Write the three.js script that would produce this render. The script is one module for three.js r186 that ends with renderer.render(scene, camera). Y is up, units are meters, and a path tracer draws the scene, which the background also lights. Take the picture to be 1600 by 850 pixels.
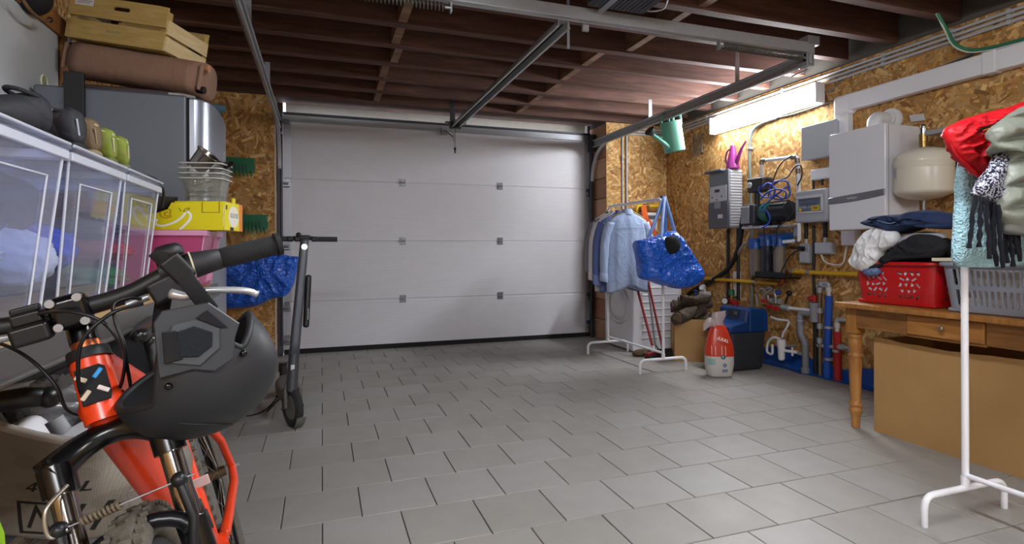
import * as THREE from 'three';
import { RectAreaLightUniformsLib } from 'three/addons/lights/RectAreaLightUniformsLib.js';
import { RoundedBoxGeometry } from 'three/addons/geometries/RoundedBoxGeometry.js';
import { mergeGeometries, mergeVertices } from 'three/addons/utils/BufferGeometryUtils.js';
import { ImprovedNoise } from 'three/addons/math/ImprovedNoise.js';

// ---------------------------------------------------------------- camera, sky, lights, exposure
const scene = new THREE.Scene();
const F = 864.8, YAW = 0.3309, ROLL = -0.0043, EYE = 1.0625, CX = 800, CY = 391.2;
const camera = new THREE.PerspectiveCamera(2 * Math.atan(425 / F) * 180 / Math.PI, 1600 / 850, 0.05, 60);
camera.position.set(0, EYE, 0);
camera.rotation.order = 'YXZ';
camera.rotation.set(0, -YAW, ROLL);
camera.setViewOffset(1600, 850, 0, 425 - CY, 1600, 850);          // shift lens: the horizon lies above the middle of the frame
camera.updateProjectionMatrix();
scene.background = new THREE.Color(0.75, 0.85, 1.0);               // daylight outside, seen only through the slits beside the lintel
scene.backgroundIntensity = 2.2;
const renderer = new THREE.WebGLRenderer();
renderer.toneMapping = THREE.LinearToneMapping;
renderer.toneMappingExposure = 3.9;
renderer.shadowMap.enabled = true;
RectAreaLightUniformsLib.init();
// the place: X to the right along the garage door, Z towards the rear, metres
const XL = -1.36, XR = 3.98, ZB = -5.77, ZR = 5.2, JB = 2.57, ZD = -6.15;
// fluorescent fittings: [x, y, z, axis, tilt, radiance]; the first is the one in the picture
const LAMP_WALL = 18, LAMP_MID = 11, LAMP_CEIL = 30;
const LAMPCOL = new THREE.Color(0.925, 0.955, 1.0);

// ---------------------------------------------------------------- pixels to points
const CYW = Math.cos(YAW), SYW = Math.sin(YAW);
function ray(px, py) {
  const xr = (px - CX) / F, yr = -(py - CY) / F, cr = Math.cos(ROLL), sr = Math.sin(ROLL);
  const x = xr * cr - yr * sr, y = yr * cr + xr * sr;
  return new THREE.Vector3(x * CYW + SYW, y, x * SYW - CYW);
}
const V = (x, y, z) => new THREE.Vector3(x, y, z);
const onX = (px, py, X) => { const d = ray(px, py); return V(0, EYE, 0).addScaledVector(d, X / d.x); };
const onZ = (px, py, Z) => { const d = ray(px, py); return V(0, EYE, 0).addScaledVector(d, Z / d.z); };
const onY = (px, py, Y) => { const d = ray(px, py); return V(0, EYE, 0).addScaledVector(d, (Y - EYE) / d.y); };
const atD = (px, py, dep) => V(0, EYE, 0).addScaledVector(ray(px, py), dep);   // at a distance along the lens axis
const W = (px, py, off = 0) => onX(px, py, XR - off);                          // on the right wall, off metres in front of it
const toPx = p => { const x = p.x * CYW + p.z * SYW, d = p.x * SYW - p.z * CYW; return [CX + F * x / d, CY - F * (p.y - EYE) / d, d]; };

// ---------------------------------------------------------------- random, noise
let seed = 12345;
const rnd = () => { seed = (seed * 1664525 + 1013904223) >>> 0; return seed / 4294967296; };
const rr = (a, b) => a + (b - a) * rnd();
const perlin = new ImprovedNoise();
const N3 = (x, y, z) => perlin.noise(x, y, z);
const fbm3 = (x, y, z, o = 3) => { let s = 0, a = 1; for (let i = 0; i < o; i++) { s += a * N3(x, y, z); x *= 2.03; y *= 2.03; z *= 2.03; a *= 0.5; } return s; };
const hash = (x, y, s) => { let h = (x * 374761393 + y * 668265263 + s * 974711) | 0; h = Math.imul(h ^ (h >>> 13), 1274126177); return ((h ^ (h >>> 16)) >>> 0) / 4294967296; };
function vnoise(x, y, px, py, s) {           // value noise that repeats after px, py cells
  const xi = Math.floor(x), yi = Math.floor(y), fx = x - xi, fy = y - yi;
  const u = fx * fx * (3 - 2 * fx), v = fy * fy * (3 - 2 * fy), m = (a, n) => ((a % n) + n) % n;
  const a = hash(m(xi, px), m(yi, py), s), b = hash(m(xi + 1, px), m(yi, py), s), c = hash(m(xi, px), m(yi + 1, py), s), d = hash(m(xi + 1, px), m(yi + 1, py), s);
  return a + (b - a) * u + (c - a) * v + (a - b - c + d) * u * v;
}
function fbm2(u, v, cx, cy, o, s) { let r = 0, a = 0.5, t = 0; for (let i = 0; i < o; i++) { r += a * vnoise(u * cx, v * cy, cx, cy, s + i); t += a; cx *= 2; cy *= 2; a *= 0.5; } return r / t; }

// ---------------------------------------------------------------- textures
function dataTex(w, h, fn, color = true, sx = 1, sy = sx) {      // fn(u, v) -> [r, g, b] in 0..1 (sRGB for colour); covers sx by sy metres
  const d = new Uint8Array(w * h * 4);
  for (let y = 0; y < h; y++) for (let x = 0; x < w; x++) {
    const c = fn(x / w, y / h, x, y), i = (y * w + x) * 4;
    for (let k = 0; k < 3; k++) d[i + k] = Math.max(0, Math.min(255, Math.round((c.length ? c[k] : c) * 255)));
    d[i + 3] = 255;
  }
  return fin(new THREE.DataTexture(d, w, h), color, sx, sy);
}
function fin(t, color, sx, sy) {
  t.magFilter = THREE.LinearFilter; t.minFilter = THREE.LinearMipmapLinearFilter; t.generateMipmaps = true;
  t.wrapS = t.wrapT = THREE.RepeatWrapping; t.repeat.set(1 / sx, 1 / sy);
  if (color) t.colorSpace = THREE.SRGBColorSpace;
  t.needsUpdate = true; return t;
}
function canvasTex(w, h, draw) {
  const c = document.createElement('canvas'); c.width = w; c.height = h;
  const g = c.getContext('2d'); draw(g, w, h);
  const t = new THREE.CanvasTexture(c); t.colorSpace = THREE.SRGBColorSpace; t.magFilter = THREE.LinearFilter; t.needsUpdate = true;
  return t;
}
const hx = h => { const n = parseInt(h.slice(1), 16); return [(n >> 16) / 255, (n >> 8 & 255) / 255, (n & 255) / 255]; };
const mixc = (a, b, t) => [a[0] + (b[0] - a[0]) * t, a[1] + (b[1] - a[1]) * t, a[2] + (b[2] - a[2]) * t];

function osbTex() {
  const n = 1024, col = new Float32Array(n * n * 3), hgt = new Float32Array(n * n);
  const pal = ['#c6985a', '#b98849', '#d0a76c', '#ad7c3e', '#c09150', '#d9b57d', '#9a6b32', '#b68446', '#ca9f61'].map(hx);
  for (let i = 0; i < 9000; i++) {
    const cx = rnd() * n, cy = rnd() * n, L = rr(18, 56), wd = rr(4, 14), a = rnd() * Math.PI * 2;
    const base = pal[Math.floor(rnd() * pal.length)], k = rr(0.82, 1.08), ca = Math.cos(a), sa = Math.sin(a), hh = rnd(), ph = rnd() * 9, taper = rr(0.0, 0.8);
    const R = Math.ceil(Math.hypot(L, wd));
    for (let y = -R; y <= R; y++) for (let x = -R; x <= R; x++) {
      const u = x * ca + y * sa, v = -x * sa + y * ca;
      const wl = wd * (1 - taper * Math.max(0, Math.abs(u) / L - 0.4));
      if (Math.abs(u) > L || Math.abs(v) > wl) continue;
      const X = ((Math.round(cx + x) % n) + n) % n, Y = ((Math.round(cy + y) % n) + n) % n, j = Y * n + X;
      const g = k * (1 + 0.07 * Math.sin(v * 2.1 + ph + Math.sin(u * 0.06) * 2) + 0.05 * Math.sin(v * 0.9 + ph * 3));
      const e = (wl - Math.abs(v) < 0.9) ? 0.86 : 1;
      for (let q = 0; q < 3; q++) col[j * 3 + q] = base[q] * g * e;
      hgt[j] = 0.25 + 0.6 * hh * e;
    }
  }
  const map = dataTex(n, n, (u, v, x, y) => { const j = y * n + x; return [col[j * 3], col[j * 3 + 1], col[j * 3 + 2]]; }, true, 1.25);
  const bump = dataTex(n, n, (u, v, x, y) => hgt[y * n + x], false, 1.25);
  return { map, bump };
}
function woodTex(a, b, c, sx, sy, ringF = 22, s = 3) {             // grain runs along u
  const A = hx(a), Bc = hx(b), Cc = hx(c);
  return dataTex(512, 512, (u, v) => {
    const warp = fbm2(u, v, 3, 6, 3, s) * 1.3, t = 0.5 + 0.5 * Math.sin((v * ringF + warp * 5) * Math.PI);
    const fine = fbm2(u, v, 6, 160, 3, s + 11), blot = fbm2(u, v, 4, 5, 3, s + 23);
    let k = mixc(A, Bc, t * 0.45 + fine * 0.55); k = mixc(k, Cc, Math.max(0, blot - 0.5) * 1.6);
    return k;
  }, true, sx, sy);
}
function speckTex(a, b, c, size, amt = 0.5, s = 7, n = 512, cell = 12) {
  const A = hx(a), Bc = hx(b), Cc = hx(c);
  return dataTex(n, n, (u, v, x, y) => {
    const f = fbm2(u, v, cell, cell, 4, s), g = hash(x, y, s), m = fbm2(u, v, 3, 3, 3, s + 5);
    let k = mixc(A, Bc, f * 0.7 + m * 0.3); if (g > 0.965) k = mixc(k, Cc, amt); return k;
  }, true, size);
}
const noiseBump = (cell, o, size, s = 5, n = 256, fn = t => t) => dataTex(n, n, (u, v) => fn(fbm2(u, v, cell, cell, o, s)), false, size);

// ---------------------------------------------------------------- materials
function M(color, roughness = 0.6, metalness = 0, o = {}) {
  const phys = o.transmission !== undefined || o.clearcoat !== undefined || o.sheen !== undefined || o.anisotropy !== undefined;
  const m = new (phys ? THREE.MeshPhysicalMaterial : THREE.MeshStandardMaterial)({ color, roughness, metalness, ...o });
  return m;
}
const osb = osbTex();
const mOSB = M('#ffffff', 0.72, 0, { map: osb.map, bumpMap: osb.bump, bumpScale: 0.0012 });
const mJoist = [1, 2, 3].map(i => M('#ffffff', 0.75, 0, { map: woodTex('#654235', '#452b22', '#896051', 1.6, 0.35, 9, i * 31), bumpMap: noiseBump(20, 3, 0.5, i), bumpScale: 0.001 }));
const mNog = M('#ffffff', 0.8, 0, { map: woodTex('#8d6b51', '#6b4c39', '#a98766', 0.9, 0.3, 8, 77) });
const mBoardDark = M('#ffffff', 0.85, 0, { map: woodTex('#3b2820', '#2a1b16', '#4d372c', 1.5, 0.4, 10, 99) });
const mSteel = M('#a3a5a9', 0.36, 0.6);
const mGalv = M('#ffffff', 0.34, 0.35, { map: speckTex('#b4b7bb', '#a0a3a8', '#c6c9cd', 0.3, 0.5, 3, 256, 24) });
const mChrome = M('#c9cbd0', 0.16, 1);
const mDarkSteel = M('#4a4d52', 0.45, 0.7);
const mBlack = M('#0e0e10', 0.55);
const mBlackGloss = M('#0b0b0c', 0.18);
const mBlackMatte = M('#151517', 0.85);
const mRubber = M('#1b1b1c', 0.9, 0, { bumpMap: noiseBump(40, 2, 0.08, 9), bumpScale: 0.0006 });
const mWhitePaint = M('#e9e9ee', 0.32);
const mWhitePlastic = M('#e4e4e8', 0.4);
const mGreyPlastic = M('#9a9ca2', 0.5);
const mPipeGrey = M('#868990', 0.45);
const mCopper = M('#b8643c', 0.35, 0.9);
const mBrass = M('#a98a52', 0.35, 0.9);
const mCard = M('#ffffff', 0.85, 0, { map: speckTex('#b8925f', '#aa8352', '#99733f', 0.8, 0.25, 21, 512, 6), bumpMap: dataTex(64, 64, (u, v) => 0.5 + 0.5 * Math.sin(u * Math.PI * 2 * 8), false, 0.064), bumpScale: 0.0002 });
const mYellow = M('#e0b21a', 0.4);
const mRed = M('#b01a1e', 0.4);

// ---------------------------------------------------------------- geometry
const mtx = new THREE.Matrix4();
function place(g, x = 0, y = 0, z = 0, rx = 0, ry = 0, rz = 0) {
  g.applyMatrix4(mtx.compose(V(x, y, z), new THREE.Quaternion().setFromEuler(new THREE.Euler(rx, ry, rz, 'YXZ')), V(1, 1, 1))); return g;
}
const B = (w, h, d, x, y, z, ry = 0, rx = 0, rz = 0) => place(new THREE.BoxGeometry(w, h, d), x, y, z, rx, ry, rz);
const RB = (w, h, d, r, x, y, z, ry = 0, rx = 0, rz = 0, s = 2) => place(new RoundedBoxGeometry(w, h, d, s, Math.min(r, w / 2.02, h / 2.02, d / 2.02)), x, y, z, rx, ry, rz);
const Bmm = (xa, x_, y0, y1, z0, z1, r = 0, x0 = Math.min(xa, x_), x1 = Math.max(xa, x_)) => r ? RB(x1 - x0, y1 - y0, z1 - z0, r, (x0 + x1) / 2, (y0 + y1) / 2, (z0 + z1) / 2) : B(x1 - x0, y1 - y0, z1 - z0, (x0 + x1) / 2, (y0 + y1) / 2, (z0 + z1) / 2);
function C(p, q, r0, r1 = r0, n = 14, open = false) {
  const d = q.clone().sub(p), l = d.length(), g = new THREE.CylinderGeometry(r1, r0, l, n, 1, open);
  g.applyQuaternion(new THREE.Quaternion().setFromUnitVectors(V(0, 1, 0), d.normalize()));
  g.translate((p.x + q.x) / 2, (p.y + q.y) / 2, (p.z + q.z) / 2); return g;
}
function T(pts, r, n = 8, seg = 0, closed = false) {
  const c = new THREE.CatmullRomCurve3(pts, closed, 'centripetal');
  return new THREE.TubeGeometry(c, seg || pts.length * 8, r, n, closed);
}
function bend(pts, R = 0.05) {                                     // straight runs with rounded corners
  const path = new THREE.CurvePath(); let a = pts[0];
  for (let i = 1; i < pts.length - 1; i++) {
    const d0 = pts[i].clone().sub(a), d1 = pts[i + 1].clone().sub(pts[i]), k = Math.min(R, d0.length() * 0.49, d1.length() * 0.49);
    const e = pts[i].clone().addScaledVector(d0.normalize(), -k), f = pts[i].clone().addScaledVector(d1.normalize(), k);
    path.add(new THREE.LineCurve3(a, e)); path.add(new THREE.QuadraticBezierCurve3(e, pts[i], f)); a = f;
  }
  path.add(new THREE.LineCurve3(a, pts[pts.length - 1])); return path;
}
function TB(pts, r, R = 0.05, n = 10, seg = 0) {                   // pipe with rounded corners and closed ends
  const path = bend(pts, R), P = [];
  for (const c of path.curves) { const k = c.isLineCurve3 ? 1 : 6; for (let i = 0; i < k; i++) P.push(c.getPoint(i / k)); }
  P.push(pts[pts.length - 1].clone());
  const c = pts.length > 2 ? new PolyCurve(P) : new THREE.LineCurve3(pts[0], pts[1]);
  const g = pts.length > 2 ? ringTube(P, r, n) : C(pts[0], pts[1], r, r, n);
  return g;
}
class PolyCurve extends THREE.Curve { constructor(p) { super(); this.p = p; } getPoint(t, o = V(0, 0, 0)) { const f = t * (this.p.length - 1), i = Math.min(this.p.length - 2, Math.floor(f)); return o.lerpVectors(this.p[i], this.p[i + 1], f - i); } }
function ringTube(P, r, n) {                                       // tube through exactly the given points, with end caps
  const secs = []; let up = null;
  for (let i = 0; i < P.length; i++) {
    const t = (P[Math.min(i + 1, P.length - 1)].clone().sub(P[Math.max(i - 1, 0)])).normalize();
    if (!up) up = Math.abs(t.y) < 0.9 ? V(0, 1, 0) : V(1, 0, 0);
    const b = t.clone().cross(up).normalize(), a = b.clone().cross(t).normalize(); up = a;
    const R = typeof r === 'function' ? r(i / (P.length - 1)) : r;
    secs.push({ p: P[i], a: a.multiplyScalar(R), b: b.multiplyScalar(R) });
  }
  return loft(secs, n);
}
function loft(secs, n = 24, fold = null, cap = true) {             // closed rings p + a cos + b sin; fold(k, theta, i) scales the radius
  const pos = [], uv = [], idx = [], m = secs.length;
  for (let i = 0; i < m; i++) for (let k = 0; k <= n; k++) {
    const th = k / n * Math.PI * 2, s = secs[i]; let c = Math.cos(th), d = Math.sin(th);
    if (s.sq) { const e = s.sq; c = Math.sign(c) * Math.pow(Math.abs(c), e); d = Math.sign(d) * Math.pow(Math.abs(d), e); }
    const f = fold ? fold(i / (m - 1), k === n ? 0 : th, i) : 1;
    pos.push(s.p.x + (s.a.x * c + s.b.x * d) * f, s.p.y + (s.a.y * c + s.b.y * d) * f, s.p.z + (s.a.z * c + s.b.z * d) * f); uv.push(k / n, i / (m - 1));
  }
  for (let i = 0; i < m - 1; i++) for (let k = 0; k < n; k++) { const a = i * (n + 1) + k, b = a + 1, c = a + n + 1, d = c + 1; idx.push(a, b, c, b, d, c); }
  if (cap) for (const [i, flip] of [[0, 1], [m - 1, 0]]) {
    const o = pos.length / 3; pos.push(secs[i].p.x, secs[i].p.y, secs[i].p.z); uv.push(0.5, 0.5);
    for (let k = 0; k < n; k++) { const a = i * (n + 1) + k; flip ? idx.push(o, a + 1, a) : idx.push(o, a, a + 1); }
  }
  const g = new THREE.BufferGeometry(); g.setAttribute('position', new THREE.Float32BufferAttribute(pos, 3)); g.setAttribute('uv', new THREE.Float32BufferAttribute(uv, 2));
  g.setIndex(idx);
  const w = mergeVertices(stripUV(g.clone()), 1e-5); w.computeVertexNormals();    // smooth over the seam
  return w;
}
function stripUV(g) { g.deleteAttribute('uv'); return g; }
function smoothSecs(keys, n) {                                     // keys: [t, p, a, b(, sq)] spread to n sections
  const out = [], lerpV = (A, Bv, t) => A.clone().lerp(Bv, t);
  const cp = new THREE.CatmullRomCurve3(keys.map(k => k[1]), false, 'centripetal');
  for (let i = 0; i < n; i++) {
    const t = i / (n - 1); let j = 0; while (j < keys.length - 2 && t > keys[j + 1][0]) j++;
    const f = Math.max(0, Math.min(1, (t - keys[j][0]) / (keys[j + 1][0] - keys[j][0]))), s = f * f * (3 - 2 * f);
    out.push({ p: lerpV(keys[j][1], keys[j + 1][1], f), a: lerpV(keys[j][2], keys[j + 1][2], s), b: lerpV(keys[j][3], keys[j + 1][3], s), sq: keys[j][4] });
  }
  return out;
}
const lathe = (prof, n = 28, x = 0, y = 0, z = 0, rx = 0, ry = 0, rz = 0) => place(new THREE.LatheGeometry(prof.map(p => new THREE.Vector2(Math.max(p[0], 1e-4), p[1])), n), x, y, z, rx, ry, rz);
function EX(pts, depth, bevel = 0, holes = [], seg = 1) {          // outline in xy pushed along z from 0 to depth
  const s = pts instanceof THREE.Shape ? pts : new THREE.Shape(pts.map(p => new THREE.Vector2(p[0], p[1])));
  for (const h of holes) s.holes.push(new THREE.Path(h.map(p => new THREE.Vector2(p[0], p[1]))));
  return new THREE.ExtrudeGeometry(s, { depth: depth - 2 * bevel, bevelEnabled: bevel > 0, bevelThickness: bevel, bevelSize: bevel, bevelOffset: -bevel, bevelSegments: 1, curveSegments: 8 }).translate(0, 0, bevel);
}
const EXz = (pts, depth, bevel, holes) => EX(pts, depth, bevel, holes).applyMatrix4(new THREE.Matrix4().makeBasis(V(0, 0, -1), V(0, 1, 0), V(1, 0, 0)));  // outline in (z', y), pushed along x; z' grows towards -z
const SP = (x, y, z, rx, ry = rx, rz = rx, n = 18) => new THREE.SphereGeometry(1, n, Math.ceil(n * 0.7)).scale(rx, ry, rz).translate(x, y, z);
function warp(g, fn) { const p = g.attributes.position, v = V(0, 0, 0); for (let i = 0; i < p.count; i++) { v.fromBufferAttribute(p, i); fn(v, i); p.setXYZ(i, v.x, v.y, v.z); } g.computeVertexNormals(); return g; }
function blob(x, y, z, rx, ry, rz, amp = 0.15, fr = 3, sd = 0, n = 30) {   // lump of folded cloth
  const g = stripUV(new THREE.SphereGeometry(1, n, Math.ceil(n * 0.7))); g.deleteAttribute('normal');
  const w = mergeVertices(g, 1e-4);
  return warp(w, v => {
    const r = 1 + amp * fbm3(v.x * fr + sd, v.y * fr * 1.6 + sd * 1.7, v.z * fr, 3) + amp * 0.5 * Math.abs(N3(v.x * fr * 2 + sd, v.y * 5, v.z * 3));
    v.multiplyScalar(r); v.x = v.x * rx + x; v.y = Math.max(v.y * ry, -ry * 0.9) + y; v.z = v.z * rz + z;
  });
}
function sheet(fn, nu, nv, th = 0.004) {                           // cloth sheet with two sides: fn(u, v) -> Vector3
  const g = new THREE.PlaneGeometry(1, 1, nu, nv), p = g.attributes.position, uvA = g.attributes.uv;
  for (let i = 0; i < p.count; i++) { const w = fn(uvA.getX(i), 1 - uvA.getY(i)); p.setXYZ(i, w.x, w.y, w.z); }
  g.computeVertexNormals();
  const b = g.clone(), nb = g.attributes.normal, q = b.attributes.position;
  for (let i = 0; i < q.count; i++) q.setXYZ(i, q.getX(i) - nb.getX(i) * th, q.getY(i) - nb.getY(i) * th, q.getZ(i) - nb.getZ(i) * th);
  const ix = b.index.array.slice(); for (let i = 0; i < ix.length; i += 3) { const t = ix[i]; ix[i] = ix[i + 1]; ix[i + 1] = t; } b.setIndex([...ix]);
  const W1 = nu + 1, edge = []; for (let i = 0; i < nu; i++) { edge.push([i, i + 1], [nv * W1 + i + 1, nv * W1 + i]); } for (let j = 0; j < nv; j++) { edge.push([(j + 1) * W1, j * W1], [j * W1 + nu, (j + 1) * W1 + nu]); }
  const N = p.count, all = new THREE.BufferGeometry(), pa = new Float32Array(N * 6), ua = new Float32Array(N * 4);
  pa.set(p.array, 0); pa.set(q.array, N * 3); ua.set(uvA.array, 0); ua.set(uvA.array, N * 2);
  const id = [...g.index.array, ...[...ix].map(k => k + N)]; for (const [a, c] of edge) id.push(a, a + N, c, c, a + N, c + N);
  all.setAttribute('position', new THREE.BufferAttribute(pa, 3)); all.setAttribute('uv', new THREE.BufferAttribute(ua, 2)); all.setIndex(id); all.computeVertexNormals(); return all;
}
function clean(g) {
  let q = g.index ? g.toNonIndexed() : g.clone();
  for (const k of Object.keys(q.attributes)) if (!['position', 'normal', 'uv'].includes(k)) q.deleteAttribute(k);
  if (!q.attributes.normal) q.computeVertexNormals();
  if (!q.attributes.uv) q.setAttribute('uv', new THREE.Float32BufferAttribute(new Float32Array(q.attributes.position.count * 2), 2));
  q.morphAttributes = {}; return q;
}
function boxUV(g, rot = false, off = [0, 0]) {                     // texture coordinates in metres from the main direction of each face
  const p = g.attributes.position, u = g.attributes.uv, a = V(0, 0, 0), b = V(0, 0, 0), c = V(0, 0, 0), n = V(0, 0, 0);
  for (let i = 0; i < p.count; i += 3) {
    a.fromBufferAttribute(p, i); b.fromBufferAttribute(p, i + 1); c.fromBufferAttribute(p, i + 2);
    n.copy(b).sub(a).cross(c.clone().sub(a)); const ax = Math.abs(n.x), ay = Math.abs(n.y), az = Math.abs(n.z);
    [a, b, c].forEach((v, k) => {
      let s, t; if (ax >= ay && ax >= az) { s = v.z; t = v.y; } else if (ay >= az) { s = v.x; t = v.z; } else { s = v.x; t = v.y; }
      rot ? u.setXY(i + k, t + off[0], s + off[1]) : u.setXY(i + k, s + off[0], t + off[1]);
    });
  }
  return g;
}
function geo(gs, o = {}) {
  const list = (Array.isArray(gs) ? gs : [gs]).map(clean), g = list.length > 1 ? mergeGeometries(list) : list[0];
  if (!o.keepUV) boxUV(g, o.rot, o.off || [0, 0]); return g;
}
const used = {};
function numbered(n) { if (used[n] === undefined) { used[n] = 0; return n; } used[n]++; return n + '_' + String(used[n]).padStart(3, '0'); }
function part(name, gs, m, parent, o = {}) {
  const k = new THREE.Mesh(geo(gs, o), m); k.name = name; k.castShadow = k.receiveShadow = true; parent.add(k);
  if (o.label) k.userData.label = o.label; return k;
}
function pieces(name, list, m, parent, o = {}) { return list.map(g => part(name, g, m, parent, o)); }   // alike pieces, each a mesh of its own
function thing(name, label, category, pos = [0, 0, 0], ry = 0, group = null) {
  const g = new THREE.Group(); g.name = numbered(name); g.position.set(...pos); g.rotation.y = ry; scene.add(g);
  g.userData = { label, category }; if (group) g.userData.group = group; return g;
}
function single(name, label, category, gs, m, o = {}) {           // a thing that is one mesh
  const k = new THREE.Mesh(geo(gs, o), m); k.name = numbered(name); k.castShadow = k.receiveShadow = true; scene.add(k);
  k.userData = { label, category }; if (o.group) k.userData.group = o.group; return k;
}
function struct(name, gs, m, o = {}) {
  let k; if (gs) { k = new THREE.Mesh(geo(gs, o), m); k.castShadow = k.receiveShadow = true; } else k = new THREE.Group();
  k.name = name; k.userData = { kind: 'structure', label: o.label, category: o.category }; scene.add(k); return k;
}
function copy(o, label, pos, ry) { const c = o.clone(); c.name = numbered(o.name.replace(/_\d{3}$/, '')); c.userData = { ...o.userData }; if (label) c.userData.label = label; if (pos) c.position.set(...pos); if (ry !== undefined) c.rotation.y = ry; scene.add(c); return c; }
// ================================================================ the room
const mMason = M('#8d8a86', 0.9, 0, { map: speckTex('#a8a39c', '#96918a', '#7d7973', 1, 0.3, 41) });
const mGrout = M('#ffffff', 0.9, 0, { map: speckTex('#6d6861', '#5f5a54', '#4e4a45', 0.5, 0.4, 43, 256) });
// ---- floor: slab with tiles laid in running bond
const TS = 0.303, TX = -0.003, TZ = -2.5957;
const tileMap = speckTex('#9b9894', '#908d89', '#74716d', 0.9, 0.35, 51, 512, 10);
const tileRough = dataTex(256, 256, (u, v) => { const f = fbm2(u, v, 6, 6, 4, 61); return [0, 0.40 + 0.2 * f, 0]; }, false, 0.9);
const mTile = ['#fbfaf7', '#ffffff', '#f6f4f1', '#fcfaf7'].map(c => M(c, 1, 0, { map: tileMap, roughnessMap: tileRough, bumpMap: noiseBump(30, 3, 0.5, 63), bumpScale: 0.00025 }));
const floor = struct('floor', Bmm(XL - 0.2, XR + 0.2, -0.12, -0.008, -6.5, ZR + 0.2), mGrout, { label: 'grey tiled garage floor laid in running bond', category: 'floor' });
{
  const variants = {};
  function tileGeo(w, d, v) {
    const key = w.toFixed(3) + d.toFixed(3) + v; if (variants[key]) return variants[key];
    const b = 0.0018, x = w / 2, z = d / 2, y0 = -0.008, y1 = 0, yb = -b, P = [];
    const q = (a, b2, c, e) => P.push(...a, ...b2, ...c, ...a, ...c, ...e);
    const t = [[-x + b, y1, -z + b], [x - b, y1, -z + b], [x - b, y1, z - b], [-x + b, y1, z - b]], m = [[-x, yb, -z], [x, yb, -z], [x, yb, z], [-x, yb, z]], l = m.map(p => [p[0], y0, p[2]]);
    q(t[0], t[3], t[2], t[1]); for (let i = 0; i < 4; i++) { const j = (i + 1) % 4; q(t[i], t[j], m[j], m[i]); q(m[i], m[j], l[j], l[i]); }
    const g = new THREE.BufferGeometry(); g.setAttribute('position', new THREE.Float32BufferAttribute(P, 3)); g.computeVertexNormals();
    return variants[key] = geo(g, { off: [v * 0.217, v * 0.391] });
  }
  const list = [], J = 0.0045;
  for (let r = -26; r < 13; r++) {
    const za = TZ - r * TS - TS, zb = TZ - r * TS, shift = (((r % 2) + 2) % 2) * 0.5;
    for (let c = -6; c < 15; c++) {
      const xa = TX + (c + shift) * TS, xb = xa + TS;
      const x0 = Math.max(xa, XL), x1 = Math.min(xb, XR), z0 = Math.max(za, -6.3), z1 = Math.min(zb, ZR);
      if (x1 - x0 < 0.02 || z1 - z0 < 0.02) continue;
      const cx = (x0 + x1) / 2, cz = (z0 + z1) / 2, p = toPx(V(cx, 0, cz)), seen = p[2] > 0.4 && p[0] > -120 && p[0] < 1720 && p[1] < 930;
      list.push({ x: cx, z: cz, w: x1 - x0 - J, d: z1 - z0 - J, rank: seen ? p[2] : 99 });
    }
  }
  list.sort((a, b) => a.rank - b.rank);
  const rest = [];
  list.forEach((t, i) => {
    const v = Math.floor(hash(Math.round(t.x * 100), Math.round(t.z * 100), 5) * 7), dy = -0.0006 * hash(i, 3, 9), g = tileGeo(t.w, t.d, v);
    if (i < 300 && t.rank < 99) { const m = new THREE.Mesh(g, mTile[v % 4]); m.name = 'tile'; m.position.set(t.x, dy, t.z); m.castShadow = m.receiveShadow = true; floor.add(m); }
    else rest.push(g.clone().translate(t.x, dy, t.z));
  });
  const k = new THREE.Mesh(mergeGeometries(rest), mTile[1]); k.name = 'tile_field'; k.userData.kind = 'stuff'; k.castShadow = k.receiveShadow = true; floor.add(k);
}
// ---- walls
function boards(parent, list) { list.forEach(([g, off]) => part('osb_panel', g, mOSB, parent, { off })); }
const wallR = struct('wall_right', Bmm(XR + 0.018, XR + 0.22, -0.1, 2.9, -6.5, ZR + 0.2), mMason, { label: 'right wall clad in oriented strand board', category: 'wall' });
{ const ls = []; let i = 0; for (let z = ZB; z < ZR; z += 1.25) ls.push([Bmm(XR, XR + 0.018, 0.0, 2.54, z + 0.002, Math.min(z + 1.248, ZR), 0.002), [i * 0.37, i++ * 0.61]]); boards(wallR, ls); }
const wallL = struct('wall_left', Bmm(XL - 0.22, XL - 0.018, -0.1, 2.9, -6.5, ZR + 0.2), mMason, { label: 'left wall clad in oriented strand board', category: 'wall' });
{ const ls = []; let i = 0; for (let z = ZB; z < ZR; z += 1.25) ls.push([Bmm(XL - 0.018, XL, 0.0, 2.54, z + 0.002, Math.min(z + 1.248, ZR), 0.002), [i * 0.53, i++ * 0.29]]); boards(wallL, ls); }
const wallRear = struct('wall_rear', Bmm(XL - 0.2, XR + 0.2, -0.1, 2.9, ZR, ZR + 0.2), M('#cfcac2', 0.85), { label: 'plain rear wall behind the viewer', category: 'wall' });
const mBrick = [M('#ffffff', 0.9, 0, { map: speckTex('#c9a186', '#b58b70', '#96705a', 0.4, 0.3, 45, 256) }), M('#f0e6e0', 0.9, 0, { map: speckTex('#bd937a', '#a67c64', '#8a6450', 0.4, 0.3, 46, 256) })];
const wallB = struct('wall_back', [Bmm(XL - 0.2, -0.5, -0.1, 2.9, -6.5, ZB - 0.018), Bmm(3.25, XR + 0.2, -0.1, 2.9, -6.5, ZB - 0.018), Bmm(-0.5, 3.25, 2.78, 2.9, -6.5, -6.15), Bmm(-0.5, -0.428, 2.55, 2.9, -6.5, -5.79), Bmm(3.158, 3.25, 2.55, 2.9, -6.5, -5.79)], mMason, { label: 'back wall around the garage door with strand board either side', category: 'wall' });
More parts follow.
